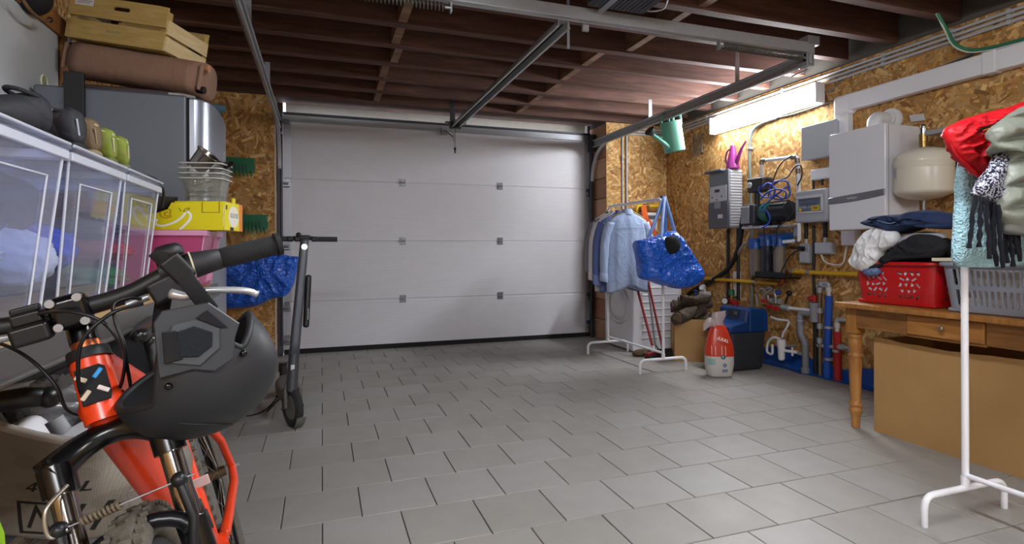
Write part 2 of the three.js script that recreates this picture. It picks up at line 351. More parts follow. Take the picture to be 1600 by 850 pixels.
boards(wallB, [[Bmm(XL, -0.425, 0, 2.56, ZB - 0.018, ZB, 0.002), [0.2, 0.45]], [Bmm(3.155, 3.40, 0, 2.56, ZB - 0.018, ZB, 0.002), [0.9, 0.1]], [Bmm(3.404, XR, 0, 2.56, ZB - 0.018, ZB, 0.002), [0.35, 0.7]]]);
for (const [x0, x1] of [[-0.5, -0.428], [3.158, 3.25]]) { let y = 0, i = 0; while (y < 2.5) { const h = Math.min(0.24, 2.56 - y); part('clay_block', Bmm(x0, x1, y, y + h - 0.008, -6.3, ZB - 0.02, 0.004), mBrick[i++ % 2], wallB); y += h; } }
const mDarkPost = M('#3a2a24', 0.8);
for (const [x0, x1] of [[-0.428, -0.378], [3.135, 3.158]]) part('door_post', Bmm(x0, x1, 0, 2.78, -6.3, -6.2, 0.004), mDarkPost, wallB);
part('header_board', Bmm(-0.352, 3.112, 2.47, 2.78, -6.26, -6.235, 0.003), M('#ffffff', 0.8, 0, { map: speckTex('#bdb6aa', '#a79f92', '#8c8478', 1.2, 0.3, 47) }), wallB, { label: 'pale stained board above the garage door' });
part('edge_strip', Bmm(-0.425, -0.418, 0, 2.45, ZB - 0.03, ZB + 0.001), M('#c9c4bb', 0.6), wallB);
// ---- ceiling of joists, noggings and boards
const ceil = struct('ceiling', Bmm(XL - 0.2, XR + 0.2, 2.83, 2.9, -6.5, ZR + 0.2), mBoardDark, { label: 'dark timber ceiling of open joists and boards', category: 'ceiling' });
{
  const zs = []; for (let z = -5.80; z < ZR; z += 0.41) zs.push(z);
  zs.forEach((z, i) => {
    const g = new THREE.BoxGeometry(XR - XL - 0.004, 0.23, 0.068, 24, 1, 1).translate((XL + XR) / 2, JB + 0.115, z + rr(-0.01, 0.01));
    warp(g, v => { v.z += 0.004 * N3(v.x * 0.8, i * 3.1, 1); v.y += v.y < JB + 0.05 ? 0.006 * N3(v.x * 1.3, i * 1.7, 5) : 0; }); g.computeVertexNormals();
    part('joist', g.toNonIndexed(), mJoist[i % 3], ceil, { off: [i * 0.43, i * 0.19] });
    if (i < zs.length - 1) for (const x of [0.52 + rr(-0.04, 0.04), 2.05 + (i > 4 ? 0.2 : 0) + rr(-0.03, 0.03)]) part('nogging', Bmm(x - 0.03, x + 0.03, JB + 0.012, JB + 0.2, z + 0.036, z + 0.374, 0.003), mNog, ceil, { off: [i * 0.21, 0.3] });
    part('infill_block', Bmm(XR + 0.02, XR + 0.15, 2.545, 2.82, z + 0.036, z + 0.374, 0.003), mMason, ceil);
  });
  for (let x = XL, i = 0; x < XR; x += 0.19, i++) part('ceiling_board', Bmm(x + 0.002, Math.min(x + 0.188, XR), 2.802, 2.828, -6.4, ZR, 0.002), mBoardDark, ceil, { rot: true, off: [i * 0.3, i * 0.7] });
  part('lintel', Bmm(XL, XR, JB + 0.03, 2.78, -6.2, -5.86, 0.01), mJoist[1], ceil);
}
// ---- sectional garage door
const door = struct('door_1', null, null, { label: 'white sectional garage door of four ribbed panels', category: 'garage door' });
{
  const ribs = dataTex(64, 256, (u, v) => 0.5 + 0.5 * Math.sin(v * Math.PI * 2 * 8) * (0.7 + 0.3 * vnoise(u * 4, v * 4, 4, 4, 3)), false, 0.2);
  const mPanel = M('#ffffff', 0.42, 0, { map: speckTex('#d6d6dc', '#cfcfd5', '#bcbcc3', 1.4, 0.12, 71), bumpMap: ribs, bumpScale: 0.0006 });
  const mCap = M('#b9b9c0', 0.4, 0.35), mHinge = M('#8b8d92', 0.35, 0.85);
  const ys = [0.04, 0.535, 1.168, 1.812, 2.475], x0 = -0.372, x1 = 3.132;
  for (let i = 0; i < 4; i++) {
    part('door_panel', Bmm(x0, x1, ys[i] + 0.004, ys[i + 1] - 0.004, ZD - 0.042, ZD, 0.007), mPanel, door, { off: [i * 0.3, 0] });
    for (const [a, b] of [[x0 - 0.002, x0 + 0.075], [x1 - 0.075, x1 + 0.002]]) part('end_cap', Bmm(a, b, ys[i] + 0.008, ys[i + 1] - 0.008, ZD + 0.0005, ZD + 0.004, 0.001), mCap, door);
  }
  pieces('panel_joint', [1, 2, 3].map(i => Bmm(x0, x1, ys[i] - 0.012, ys[i] + 0.012, ZD - 0.036, ZD - 0.006)), M('#c9c9d0', 0.5), door);
  part('bottom_seal', [Bmm(x0, x1, 0.0, 0.05, ZD - 0.04, ZD + 0.012, 0.004)], mBlackMatte, door);
  part('top_rail', [Bmm(x0, x1, 2.40, 2.47, ZD + 0.001, ZD + 0.022, 0.003)], mSteel, door);
  part('top_seal', [Bmm(x0, x1, 2.472, 2.495, ZD - 0.04, ZD + 0.03, 0.003)], mDarkSteel, door);
  for (const y of [0.535, 1.17, 1.81]) for (const x of [0.84, 1.964]) {
    const h = part('hinge', [Bmm(x - 0.036, x + 0.036, y + 0.008, y + 0.042, ZD, ZD + 0.004, 0.001), Bmm(x - 0.036, x + 0.036, y - 0.042, y - 0.008, ZD, ZD + 0.004, 0.001), C(V(x - 0.03, y, ZD + 0.009), V(x + 0.03, y, ZD + 0.009), 0.009, 0.009, 10), Bmm(x - 0.014, x + 0.014, y - 0.03, y + 0.03, ZD + 0.004, ZD + 0.012, 0.002)], mHinge, door);
    pieces('bolt', [-0.025, 0.025].flatMap(dx => [-0.026, 0.026].map(dy => SP(x + dx, y + dy, ZD + 0.005, 0.005, 0.005, 0.003, 8))), mChrome, h);
  }
  for (const [x, s] of [[x0 + 0.03, -1], [x1 - 0.03, 1]]) for (const y of [0.16, 0.50, 1.13, 1.775, 2.42])
    part('roller_bracket', [Bmm(x - 0.03, x + 0.03, y - 0.055, y + 0.04, ZD + 0.004, ZD + 0.012, 0.002), Bmm(x - 0.034, x + 0.034, y - 0.05, y - 0.005, ZD + 0.012, ZD + 0.05, 0.003), C(V(x, y - 0.02, ZD + 0.06), V(x + s * 0.055, y - 0.02, ZD + 0.06), 0.006, 0.006, 8), C(V(x - 0.02, y - 0.02, ZD + 0.05), V(x + 0.02, y - 0.02, ZD + 0.05), 0.012, 0.012, 10)], mHinge, door);
}
// ---- tracks, cross bar, opener rail
function track(x, s, name, label) {                                // s: side the open channel faces (1 = +x)
  const t = thing(name, label, 'door track');
  const prof = (y0, y1, z0, z1) => [Bmm(x - 0.004, x + 0.004, y0, y1, z0, z1)];
  part('horizontal_channel', [...prof(2.30, 2.385, -6.0, -2.86), Bmm(x - s * 0.02, x + s * 0.004, 2.375, 2.387, -6.0, -2.86, 0.003), Bmm(x - s * 0.02, x + s * 0.004, 2.30, 2.312, -6.0, -2.86, 0.003), Bmm(x - s * 0.012, x + s * 0.002, 2.338, 2.35, -6.0, -2.86, 0.003), C(V(x - s * 0.018, 2.381, -6.0), V(x - s * 0.018, 2.381, -2.86), 0.008), C(V(x - s * 0.018, 2.306, -6.0), V(x - s * 0.018, 2.306, -2.86), 0.008)], mGalv, t);
  const pts = []; for (let i = 0; i <= 14; i++) { const a = i / 14 * Math.PI / 2; pts.push(V(x - s * 0.01, 1.90 + 0.42 * Math.sin(a), -6.06 + 0.42 * (1 - Math.cos(a)))); }
  part('curved_channel', [ringTube(pts.map(p => p.clone()), 0.014, 8), ringTube(pts.map(p => p.clone().add(V(s * 0.014, 0, 0))), 0.018, 6)], mGalv, t);
  part('vertical_channel', [Bmm(x - 0.022, x + 0.022, 0.0, 1.92, -6.085, -6.06, 0.003), C(V(x - s * 0.02, 0.0, -6.06), V(x - s * 0.02, 1.90, -6.06), 0.012), Bmm(x + s * 0.005, x + s * 0.03, 0.0, 2.46, -6.145, -6.085, 0.003)], mDarkSteel, t);
  pieces('joint_plate', [Bmm(x - 0.03, x + 0.03, 2.26, 2.46, -6.12, -6.0, 0.004), Bmm(x - 0.025, x + 0.025, 0.02, 0.1, -6.13, -6.05, 0.003)], mDarkSteel, t);
  pieces('hanger', [Bmm(x - 0.02, x + 0.02, 2.38, JB + 0.14, -3.57 + 0.0, -3.565, 0.001), Bmm(x - 0.02, x + 0.02, 2.38, JB, -4.8, -4.795, 0.001)], mSteel, t);
  const bl = []; for (const z of [-5.5, -5.0, -4.4, -3.7, -3.1]) bl.push(SP(x - s * 0.006, 2.325, z, 0.007, 0.007, 0.007, 8)); pieces('bolt', bl, mChrome, t);
  return t;
}
track(-0.405, -1, 'door_track', 'galvanised door track running back along the joists on the fridge side');
track(3.12, 1, 'door_track', 'galvanised door track with curved end beside the hanging green watering can');
{
  const t = thing('track_cross_bar', 'galvanised cross bar linking the two door tracks under the joists', 'cross bar');
  part('channel', [Bmm(-0.43, 3.15, 2.385, 2.455, -2.90, -2.865, 0.004), C(V(-0.43, 2.392, -2.905), V(3.15, 2.392, -2.905), 0.011), C(V(-0.43, 2.45, -2.905), V(3.15, 2.45, -2.905), 0.008)], mGalv, t);
  part('end_bracket', [Bmm(3.09, 3.19, 2.44, 2.50, -2.94, -2.86, 0.003), Bmm(3.13, 3.19, 2.39, 2.44, -2.96, -2.9, 0.003)], mSteel, t);
  part('end_bracket', [Bmm(-0.47, -0.38, 2.44, 2.50, -2.94, -2.86, 0.003)], mSteel, t);
  part('cable_guide', [T([V(3.16, 2.38, -2.92), V(3.17, 2.31, -2.95), V(3.14, 2.28, -3.05)], 0.006), Bmm(3.09, 3.15, 2.30, 2.385, -2.95, -2.87, 0.004)], mSteel, t);
}
const coil = (x0, x1, y, z, R, n) => { const p = []; for (let i = 0; i <= n * 8; i++) { const a = i / 8 * Math.PI * 2; p.push(V(x0 + (x1 - x0) * i / (n * 8), y + R * Math.cos(a), z + R * Math.sin(a))); } return ringTube(p, 0.0045, 5); };
const mSpring = M('#6d6a62', 0.5, 0.75);
for (const [a, b, label] of [[2.42, 3.06, 'steel tension spring under the cross bar beside the curved track'], [-0.3, 0.62, 'steel tension spring under the cross bar on the fridge side']]) {
  const t = thing('tension_spring', label, 'spring');
  part('coil', coil(a, b, 2.352, -2.885, 0.021, 46), mSpring, t);
  part('end_hook', [C(V(a - 0.035, 2.352, -2.885), V(a, 2.352, -2.885), 0.008), Bmm(a - 0.04, a - 0.03, 2.33, 2.384, -2.905, -2.88)], mSteel, t);
  part('end_hook', [C(V(b, 2.352, -2.885), V(b + 0.035, 2.352, -2.885), 0.008), Bmm(b + 0.03, b + 0.04, 2.33, 2.384, -2.905, -2.88)], mSteel, t);
}
{
  const t = thing('opener_rail', 'galvanised opener rail running from the cross bar to the door header', 'opener rail');
  part('channel', [Bmm(1.285, 1.29, 2.345, 2.385, -5.62, -2.91), Bmm(1.345, 1.35, 2.345, 2.385, -5.62, -2.91), Bmm(1.285, 1.35, 2.381, 2.386, -5.62, -2.91), Bmm(1.272, 1.288, 2.340, 2.348, -5.62, -2.91, 0.002), Bmm(1.347, 1.363, 2.340, 2.348, -5.62, -2.91, 0.002)], mGalv, t);
  part('chain', C(V(1.3175, 2.362, -5.6), V(1.3175, 2.362, -2.92), 0.005), mBlackMatte, t);
  part('header_bracket', [Bmm(1.26, 1.375, 2.33, 2.40, -5.66, -5.60, 0.003), Bmm(1.21, 1.43, 2.385, 2.395, -5.65, -5.6, 0.002), Bmm(1.29, 1.345, 2.385, JB + 0.1, -5.768, -5.758, 0.002), Bmm(1.30, 1.335, 2.386, 2.40, -5.77, -5.62)], mDarkSteel, t);
  const a = part('door_arm', [Bmm(1.30, 1.312, 2.2, 2.35, -5.66, -5.645, 0.002), TB([V(1.306, 2.24, -5.65), V(1.306, 2.40, -6.07), V(1.306, 2.40, ZD + 0.03)], 0.009, 0.02), Bmm(1.27, 1.345, 2.36, 2.45, ZD + 0.02, ZD + 0.04, 0.003)], mSteel, t);
  const c = onZ(711, 186, -5.66), e = onZ(711, 236, -5.66);
  part('release_cord', C(c, e, 0.003, 0.003, 6), mBlackMatte, t);
  part('release_knob', [SP(e.x, e.y + 0.02, e.z, 0.014, 0.02, 0.014, 10), SP(e.x, e.y - 0.01, e.z, 0.009, 0.015, 0.009, 10)], mBlackGloss, t);
}
{
  const t = thing('garage_door_opener', 'dark ribbed opener motor box above the cross bar', 'door opener');
  const ribsG = []; for (let i = 0; i < 12; i++) ribsG.push(Bmm(1.45 + i * 0.026, 1.462 + i * 0.026, 2.436, 2.444, -2.80, -2.42));
  part('housing', [Bmm(1.42, 1.79, 2.44, JB - 0.004, -2.82, -2.40, 0.012)], M('#3b3d44', 0.5), t);
  pieces('cooling_rib', ribsG, M('#4b4d55', 0.5), t);
  part('strap', [Bmm(1.5, 1.54, 2.43, 2.44, -2.9, -2.45)], mSteel, t);
}
{
  const t = thing('threaded_hanger', 'thin steel hanger strip dangling from the cross bar beside opener rail', 'hanger');
  const a = onZ(888, 76, -2.93), b = onZ(887, -40, -2.93);
  part('strip', Bmm(a.x - 0.008, a.x + 0.008, a.y, JB, -2.933, -2.928), mSteel, t);
  part('clamp', [Bmm(a.x - 0.02, a.x + 0.10, 2.40, 2.47, -2.938, -2.93, 0.002), Bmm(a.x + 0.09, a.x + 0.13, 2.345, 2.40, -2.94, -2.92, 0.003)], mGalv, t);
  pieces('bolt', [SP(a.x + 0.015, 2.425, -2.942, 0.009), SP(a.x + 0.06, 2.425, -2.942, 0.009)], mChrome, t);
}
single('white_wire_loop', 'white wire looping below the joists beside the opener box', 'wire', T([onY(992, -12, 2.6), onY(992, 2, 2.575), onY(1012, 17, 2.545), onY(1036, 14, 2.55), onY(1043, 0, 2.575), onY(1046, -12, 2.6)], 0.005, 6), M('#c9c9cc', 0.5));
// ---- fluorescent fittings
const mDiff = M('#f4f4f2', 0.4, 0, { emissive: LAMPCOL, emissiveIntensity: 9 });
function fluorescent(label, len) {                                 // built along x, glowing side down (-y)
  const t = thing('fluorescent_light', label, 'lamp', [0, 0, 0], 0, 'fluorescent fittings');
  part('housing', [RB(len, 0.03, 0.16, 0.006, 0, 0.03, 0)], mWhitePlastic, t);
  const prof = [[-0.082, 0.02], [-0.082, -0.02], [-0.06, -0.055], [0.06, -0.055], [0.082, -0.02], [0.082, 0.02]];
  part('diffuser', EX(prof, len - 0.03, 0.004).rotateY(Math.PI / 2).translate(-(len - 0.03) / 2, 0, 0), mDiff, t);
  part('end_cap', [RB(0.02, 0.085, 0.172, 0.006, -len / 2, -0.015, 0)], mWhitePlastic, t);
  part('end_cap', [RB(0.02, 0.085, 0.172, 0.006, len / 2, -0.015, 0)], mWhitePlastic, t);
  return t;
}
function lampFace(t, I, w, z, y, rx) {                               // light in front of one face of the diffuser, shining along -z turned by rx
  const l = new THREE.RectAreaLight(LAMPCOL, I, 1.28, w); l.name = 'tube_light'; l.castShadow = true; l.position.set(0, y, z); l.rotation.x = rx; t.add(l);
}
{
  const t = fluorescent('glowing fluorescent light fitting mounted high on the strand board wall', 1.33);
  t.position.set(XR - 0.055, 2.362, -4.175);
  t.quaternion.setFromRotationMatrix(new THREE.Matrix4().makeBasis(V(0, 0, -1), V(1, 0, 0), V(0, -1, 0)));    // glowing side faces into the room (-x)
  lampFace(t, LAMP_WALL, 0.12, 0, -0.062, -Math.PI / 2); lampFace(t, LAMP_WALL, 0.05, 0.084, -0.04, Math.PI + 0.55); lampFace(t, LAMP_WALL, 0.05, -0.084, -0.04, -0.55);
}
// more of the same fittings hang under the joists behind the viewer; light leaves the flat and both sloping faces of each diffuser
[[1.15, -0.95, 0, 'fluorescent light fitting under the joists above the middle of the garage'], [-0.45, 2.3, Math.PI / 2, 'fluorescent light fitting under the joists near the cupboard wall'], [2.7, 2.6, 0, 'fluorescent light fitting under the joists at the rear beside the right wall']].forEach(([x, z, ry, lab]) => {
  const t = fluorescent(lab, 1.33);
  t.position.set(x, JB - 0.05, z); t.rotation.y = ry + Math.PI / 2;
  const LAMP = z < 0 ? LAMP_MID : LAMP_CEIL; lampFace(t, LAMP, 0.12, 0, -0.062, -Math.PI / 2); lampFace(t, LAMP, 0.05, 0.084, -0.04, Math.PI + 0.55); lampFace(t, LAMP, 0.05, -0.084, -0.04, -0.55);
});
// ================================================================ installations on the right wall
const mConduit = M('#b3b5b8', 0.4), mConduitG = M('#6f7873', 0.5);
function pipeThing(name, label, cat, pts, r, m, R = 0.05, o = {}) { return single(name, label, cat, TB(pts, r, R, o.n || 12), m, o); }
for (const [y, lab] of [[2.505, 'top grey conduit pipe of three running along the wall under the joists'], [2.472, 'middle grey conduit pipe of three running along the wall under the joists'], [2.439, 'lowest grey conduit pipe of three running along the wall under the joists']]) {
  const t = thing('conduit_pipe', lab, 'pipe', [0, 0, 0], 0, 'conduits along the wall top');
  part('tube', TB([V(3.42, y, ZB + 0.014), V(XR - 0.014, y, ZB + 0.014), V(XR - 0.014, y, 2.4)], 0.011, 0.06), mConduit, t);
  pieces('clip', [-5.0, -3.95, -3.0, -2.52, -2.2].map(z => Bmm(XR - 0.03, XR - 0.001, y - 0.014, y + 0.014, z - 0.012, z + 0.012, 0.003)), mConduit, t);
}
for (const [px, lab] of [[973, 'vertical grey conduit on back wall, the one nearer the door'], [979.5, 'vertical grey conduit on back wall, the one nearer the corner']]) {
  const a = onZ(px, 325, ZB + 0.012), t = thing('vertical_conduit', lab, 'pipe', [0, 0, 0], 0, 'vertical conduits on back wall');
  part('tube', C(V(a.x, 1.3, ZB + 0.012), V(a.x, 2.425, ZB + 0.012), 0.011), M('#b6b8bb', 0.45), t);
  pieces('clip', [1.6, 2.1].map(y => Bmm(a.x - 0.014, a.x + 0.014, y - 0.01, y + 0.01, ZB + 0.001, ZB + 0.026, 0.003)), mConduit, t);
}
{ // white ventilation duct with an elbow down to the boiler
  const t = thing('ventilation_duct', 'white square ventilation duct running to an elbow above the boiler', 'duct');
  part('long_run', [Bmm(XR - 0.075, XR - 0.001, 2.15, 2.28, -3.30, 1.0, 0.012)], mWhitePlastic, t);
  part('drop', Bmm(XR - 0.07, XR - 0.003, 1.86, 2.16, -3.375, -3.255, 0.012), mWhitePlastic, t);
  part('elbow', [Bmm(XR - 0.079, XR - 0.0005, 2.12, 2.285, -3.385, -3.22, 0.03)], mWhitePlastic, t);
  const a = W(1575, 95, 0.08); part('coupling', Bmm(XR - 0.079, XR - 0.0005, 2.144, 2.286, -2.32, -2.24, 0.01), mWhitePlastic, t);
}
single('earth_cable', 'green and white cable hanging in a loop above the white duct', 'cable', T([W(1465, 21, 0.25), W(1478, 45, 0.2), W(1492, 68, 0.1), W(1512, 78, 0.03), W(1540, 76, 0.03), W(1600, 61, 0.03), W(1680, 40, 0.03)], 0.011, 8), M('#2f7a58', 0.5));
single('grounding_wire', 'pale wire twisted along the green cable above the white duct', 'cable', T([W(1463, 21, 0.25), W(1476, 47, 0.21), W(1489, 71, 0.11), W(1510, 81, 0.045), W(1540, 79.5, 0.045), W(1600, 65, 0.045), W(1680, 45, 0.045)], 0.0055, 6), M('#c8d4c8', 0.5));
single('black_cable', 'dark cable running from the fluorescent light up along the white duct', 'cable', T([W(1180, 190, 0.02), W(1240, 178, 0.02), W(1300, 158, 0.02), W(1400, 128, 0.02), W(1465, 107, 0.02), W(1522, 83, 0.02)], 0.008, 8), M('#4e5654', 0.6));
single('lamp_cable', 'thin grey cable linking the fluorescent light to the conduits', 'cable', T([W(1277, 146, 0.03), W(1300, 140, 0.015), W(1318, 122, 0.015), W(1332, 112, 0.03)], 0.006, 6), M('#6d6f73', 0.5));
{ const t = thing('bent_conduit', 'grey-green conduit rising past the pump and curving under the light', 'pipe');
  part('tube', T([W(1169, 620, 0.02), W(1174, 520, 0.02), W(1175, 440, 0.02), W(1174, 330, 0.02), W(1171.5, 230, 0.02), W(1176, 205, 0.02), W(1190, 193, 0.02), W(1215, 184, 0.02)].slice(1), 0.014, 10, 60), mConduitG, t);
  pieces('clip', [[1172, 232], [1174, 352], [1175, 410]].map(([x, y]) => { const p = W(x, y, 0.02); return Bmm(p.x - 0.018, XR - 0.001, p.y - 0.012, p.y + 0.012, p.z - 0.02, p.z + 0.02, 0.003); }), M('#8a8d90', 0.5), t); }
{ // wall vent grille
  const p = W(1090, 218, 0), t = thing('vent_grille', 'small grey slatted vent grille on the strand board wall', 'vent');
  const z0 = W(1083, 218).z, z1 = W(1098, 218).z, y0 = 2.12, y1 = 2.34, m = M('#8f8577', 0.6);
  part('frame', [Bmm(XR - 0.012, XR - 0.001, y0, y1, z1 - 0.015, z1), Bmm(XR - 0.012, XR - 0.001, y0, y1, z0, z0 + 0.015), Bmm(XR - 0.012, XR - 0.001, y0, y0 + 0.015, z0, z1), Bmm(XR - 0.012, XR - 0.001, y1 - 0.015, y1, z0, z1)], m, t);
  const sl = []; for (let y = y0 + 0.025; y < y1 - 0.02; y += 0.02) sl.push(B(0.012, 0.004, z1 - z0 - 0.02, XR - 0.007, y, (z0 + z1) / 2, 0, 0, 0.6)); pieces('slat', sl, m, t);
}
// ---- meter cabinet with a purple can on top
{
  const t = thing('energy_inverter', 'grey and dark wall inverter with ribbed casing and small display', 'inverter');
  const x0 = 3.79, z0 = -4.76, z1 = -4.47, y0 = 1.275, y1 = 1.86;
  const mDk = M('#4b4f58', 0.5), mLt = M('#b9bbc0', 0.45);
  part('casing', [Bmm(x0 + 0.02, XR - 0.005, y0 + 0.005, y1 - 0.005, z0 + 0.006, z1 - 0.006, 0.006)], mLt, t);
  const rb = []; for (let y = y0 + 0.02; y < y1 - 0.01; y += 0.028) rb.push(Bmm(x0 + 0.03, XR - 0.02, y, y + 0.018, z1 - 0.008, z1 + 0.003, 0.003)); pieces('cooling_fin', rb, mLt, t);
  part('front_cover', [Bmm(x0 - 0.006, x0 + 0.025, y0, y0 + 0.26, z0, z1, 0.008)], mDk, t);
  part('upper_cover', Bmm(x0 + 0.004, x0 + 0.025, y0 + 0.255, y1, z0 + 0.004, z1, 0.006), M('#6b6f78', 0.45), t);
  part('top_lip', [Bmm(x0 - 0.05, x0 + 0.05, y1 - 0.02, y1 + 0.005, z0 - 0.01, z1 - 0.05, 0.008)], mDk, t);
  const cp = part('control_panel', Bmm(x0 - 0.002, x0 + 0.01, y0 + 0.27, y0 + 0.43, z0 + 0.02, z1 - 0.02, 0.004), M('#aeb1b8', 0.4), t);
  part('display', Bmm(x0 - 0.005, x0 + 0.0, y0 + 0.365, y0 + 0.395, z0 + 0.10, z0 + 0.17), mBlackGloss, cp);
  pieces('button', [0, 1, 2].map(i => SP(x0 - 0.003, y0 + 0.32 - (i % 2) * 0.03, z0 + 0.06 + i * 0.07, 0.004, 0.01, 0.01, 8)), mDk, cp);
  part('label_plate', Bmm(x0 - 0.0075, x0 - 0.005, y0 + 0.10, y0 + 0.14, z0 + 0.15, z0 + 0.22), M('#c9c6b8', 0.6), t);
  part('latch', Bmm(x0 - 0.012, x0 + 0.0, y0 + 0.20, y0 + 0.27, z0 + 0.10, z0 + 0.19, 0.004), M('#7c8089', 0.5), t);
}
{
  const t = thing('purple_watering_can', 'slender purple plastic watering can on top of the inverter', 'watering can'), m = M('#8c2a78', 0.35);
  const cz = W(1145, 255, 0.1).z, x = 3.88, y = 1.862;
  part('body', lathe([[0, 0], [0.062, 0], [0.066, 0.01], [0.055, 0.07], [0.038, 0.15], [0.026, 0.21], [0.024, 0.235], [0.021, 0.235], [0.02, 0.2], [0.03, 0.14], [0, 0.02]], 24, x, y, cz), m, t);
  part('spout', ringTube([V(x, y + 0.05, cz + 0.045), V(x, y + 0.12, cz + 0.085), V(x, y + 0.19, cz + 0.125), V(x, y + 0.25, cz + 0.185)], k => 0.022 - 0.014 * k, 10), m, t);
  part('handle', T([V(x, y + 0.02, cz - 0.058), V(x, y + 0.10, cz - 0.10), V(x, y + 0.18, cz - 0.085), V(x, y + 0.215, cz - 0.025)], 0.009, 8), m, t);
}
single('black_hose', 'thick black hose curving from the inverter down behind the blue bag', 'hose', T([W(1163, 325, 0.12), W(1160, 345, 0.1), W(1153, 390, 0.07), W(1139, 418, 0.05), W(1110, 440, 0.05), W(1082, 455, 0.05), W(1064, 475, 0.05), W(1057, 495, 0.05)], 0.024, 10, 60), M('#161617', 0.55));
for (const [x, lab] of [[1137, 'black cable duct dropping from the inverter, beside the blue bag'], [1153, 'black cable duct dropping from the inverter, beside the grey-green conduit']]) { const a = W(x, 356, 0.02), b = W(x, 470, 0.02); single('black_cable_duct', lab, 'pipe', C(V(XR - 0.018, 0.55, a.z), V(XR - 0.018, 1.27, a.z), 0.016), M('#1d1d1f', 0.6), { group: 'cable ducts under the inverter' }); }
// ---- pump set
{
  const t = thing('booster_pump', 'black and green water pump on a steel wall bracket', 'pump');
  const c = W(1205, 330, 0.14), a = W(1170, 330, 0.14), b = W(1235, 330, 0.14), y = c.y - 0.01, X = XR - 0.14;
  const L = (z0, z1, r, m, nm) => part(nm, C(V(X, y, z0), V(X, y, z1), r, r, 24), m, t);
  part('controller', [Bmm(X - 0.10, X + 0.08, y - 0.11, y + 0.085, a.z, a.z + 0.17, 0.025)], M('#2b2d31', 0.5), t);
  part('controller_front', [Bmm(X - 0.112, X - 0.095, y - 0.095, y + 0.065, a.z + 0.015, a.z + 0.12, 0.008)], M('#85868a', 0.4), t);
  L(a.z + 0.17, a.z + 0.22, 0.085, M('#1d1e20', 0.5), 'pump_head');
  L(a.z + 0.22, a.z + 0.30, 0.095, M('#0c5b46', 0.4), 'green_ring');
  L(a.z + 0.30, b.z, 0.085, M('#1f2023', 0.55), 'motor');
  pieces('motor_rib', [0, 1, 2, 3, 4, 5, 6, 7].map(i => { const q = i / 8 * 6.283; return Bmm(-0.008, 0.008, 0.08, 0.094, a.z + 0.32, b.z - 0.01).rotateZ(q).translate(X, y, 0); }), M('#1a1b1d', 0.6), t);
  const y2 = y - 0.14; part('bracket', [Bmm(X - 0.05, XR - 0.002, y2, y2 + 0.02, a.z - 0.04, b.z - 0.02, 0.003), Bmm(XR - 0.012, XR - 0.002, y2 - 0.08, y2 + 0.03, b.z - 0.09, b.z - 0.02, 0.003), Bmm(X - 0.06, X + 0.03, y2, y2 + 0.035, a.z + 0.06, a.z + 0.11, 0.003)], mGalv, t);
  part('inlet_elbow', [TB([V(X + 0.02, y - 0.02, a.z + 0.01), V(X + 0.02, y - 0.02, a.z - 0.07), V(X + 0.02, y - 0.13, a.z - 0.07)], 0.022, 0.03), C(V(X + 0.02, y - 0.02, a.z - 0.03), V(X + 0.02, y - 0.02, a.z - 0.01), 0.028)], mBrass, t);
  const u = W(1188, 289, 0.12), z1 = u.z; part('pressure_switch', [Bmm(u.x - 0.07, u.x + 0.06, u.y - 0.07, u.y + 0.065, z1 - 0.10, z1 + 0.10, 0.02), C(V(X, y + 0.05, z1 - 0.02), V(X, u.y - 0.05, z1 - 0.02), 0.025)], M('#232427', 0.5), t);
  part('gauge', [lathe([[0, 0.0], [0.026, 0.0], [0.028, 0.012], [0, 0.012]], 18, u.x - 0.072, u.y + 0.0, z1 - 0.05, 0, 0, Math.PI / 2)], M('#c2c6cb', 0.3), t);
  pieces('foot', [-0.03, 0.05].map(dz => Bmm(X - 0.04, X + 0.04, y2 + 0.015, y - 0.07, a.z + 0.28 + dz, a.z + 0.31 + dz, 0.003)), mBlackMatte, t);
}
{
  const t = thing('white_pipe_loop', 'white plastic water pipe looping above and beside the pump', 'pipe');
  const o = 0.12, p = [W(1190, 281, o), W(1190, 251, o), W(1245.5, 245, o), W(1247, 300, 0.1), W(1241, 376, 0.1), W(1224, 378, 0.12)];
  p[0].z = p[1].z; p[3].z = p[4].z = p[2].z;
  part('tube', TB(p, 0.016, 0.02, 12), mWhitePlastic, t);
  const fit = [[p[0], p[1], 0.1], [p[0], p[1], 0.85], [p[1], p[2], 0.06], [p[1], p[2], 0.92], [p[2], p[3], 0.1], [p[2], p[3], 0.4], [p[4], p[5], 0.1]];
  pieces('fitting', fit.map(([a, b, f]) => C(a.clone().lerp(b, Math.max(0, f - 0.06)), a.clone().lerp(b, f + 0.08), 0.021, 0.021, 12)), M('#8d8273', 0.35, 0.7), t);
}
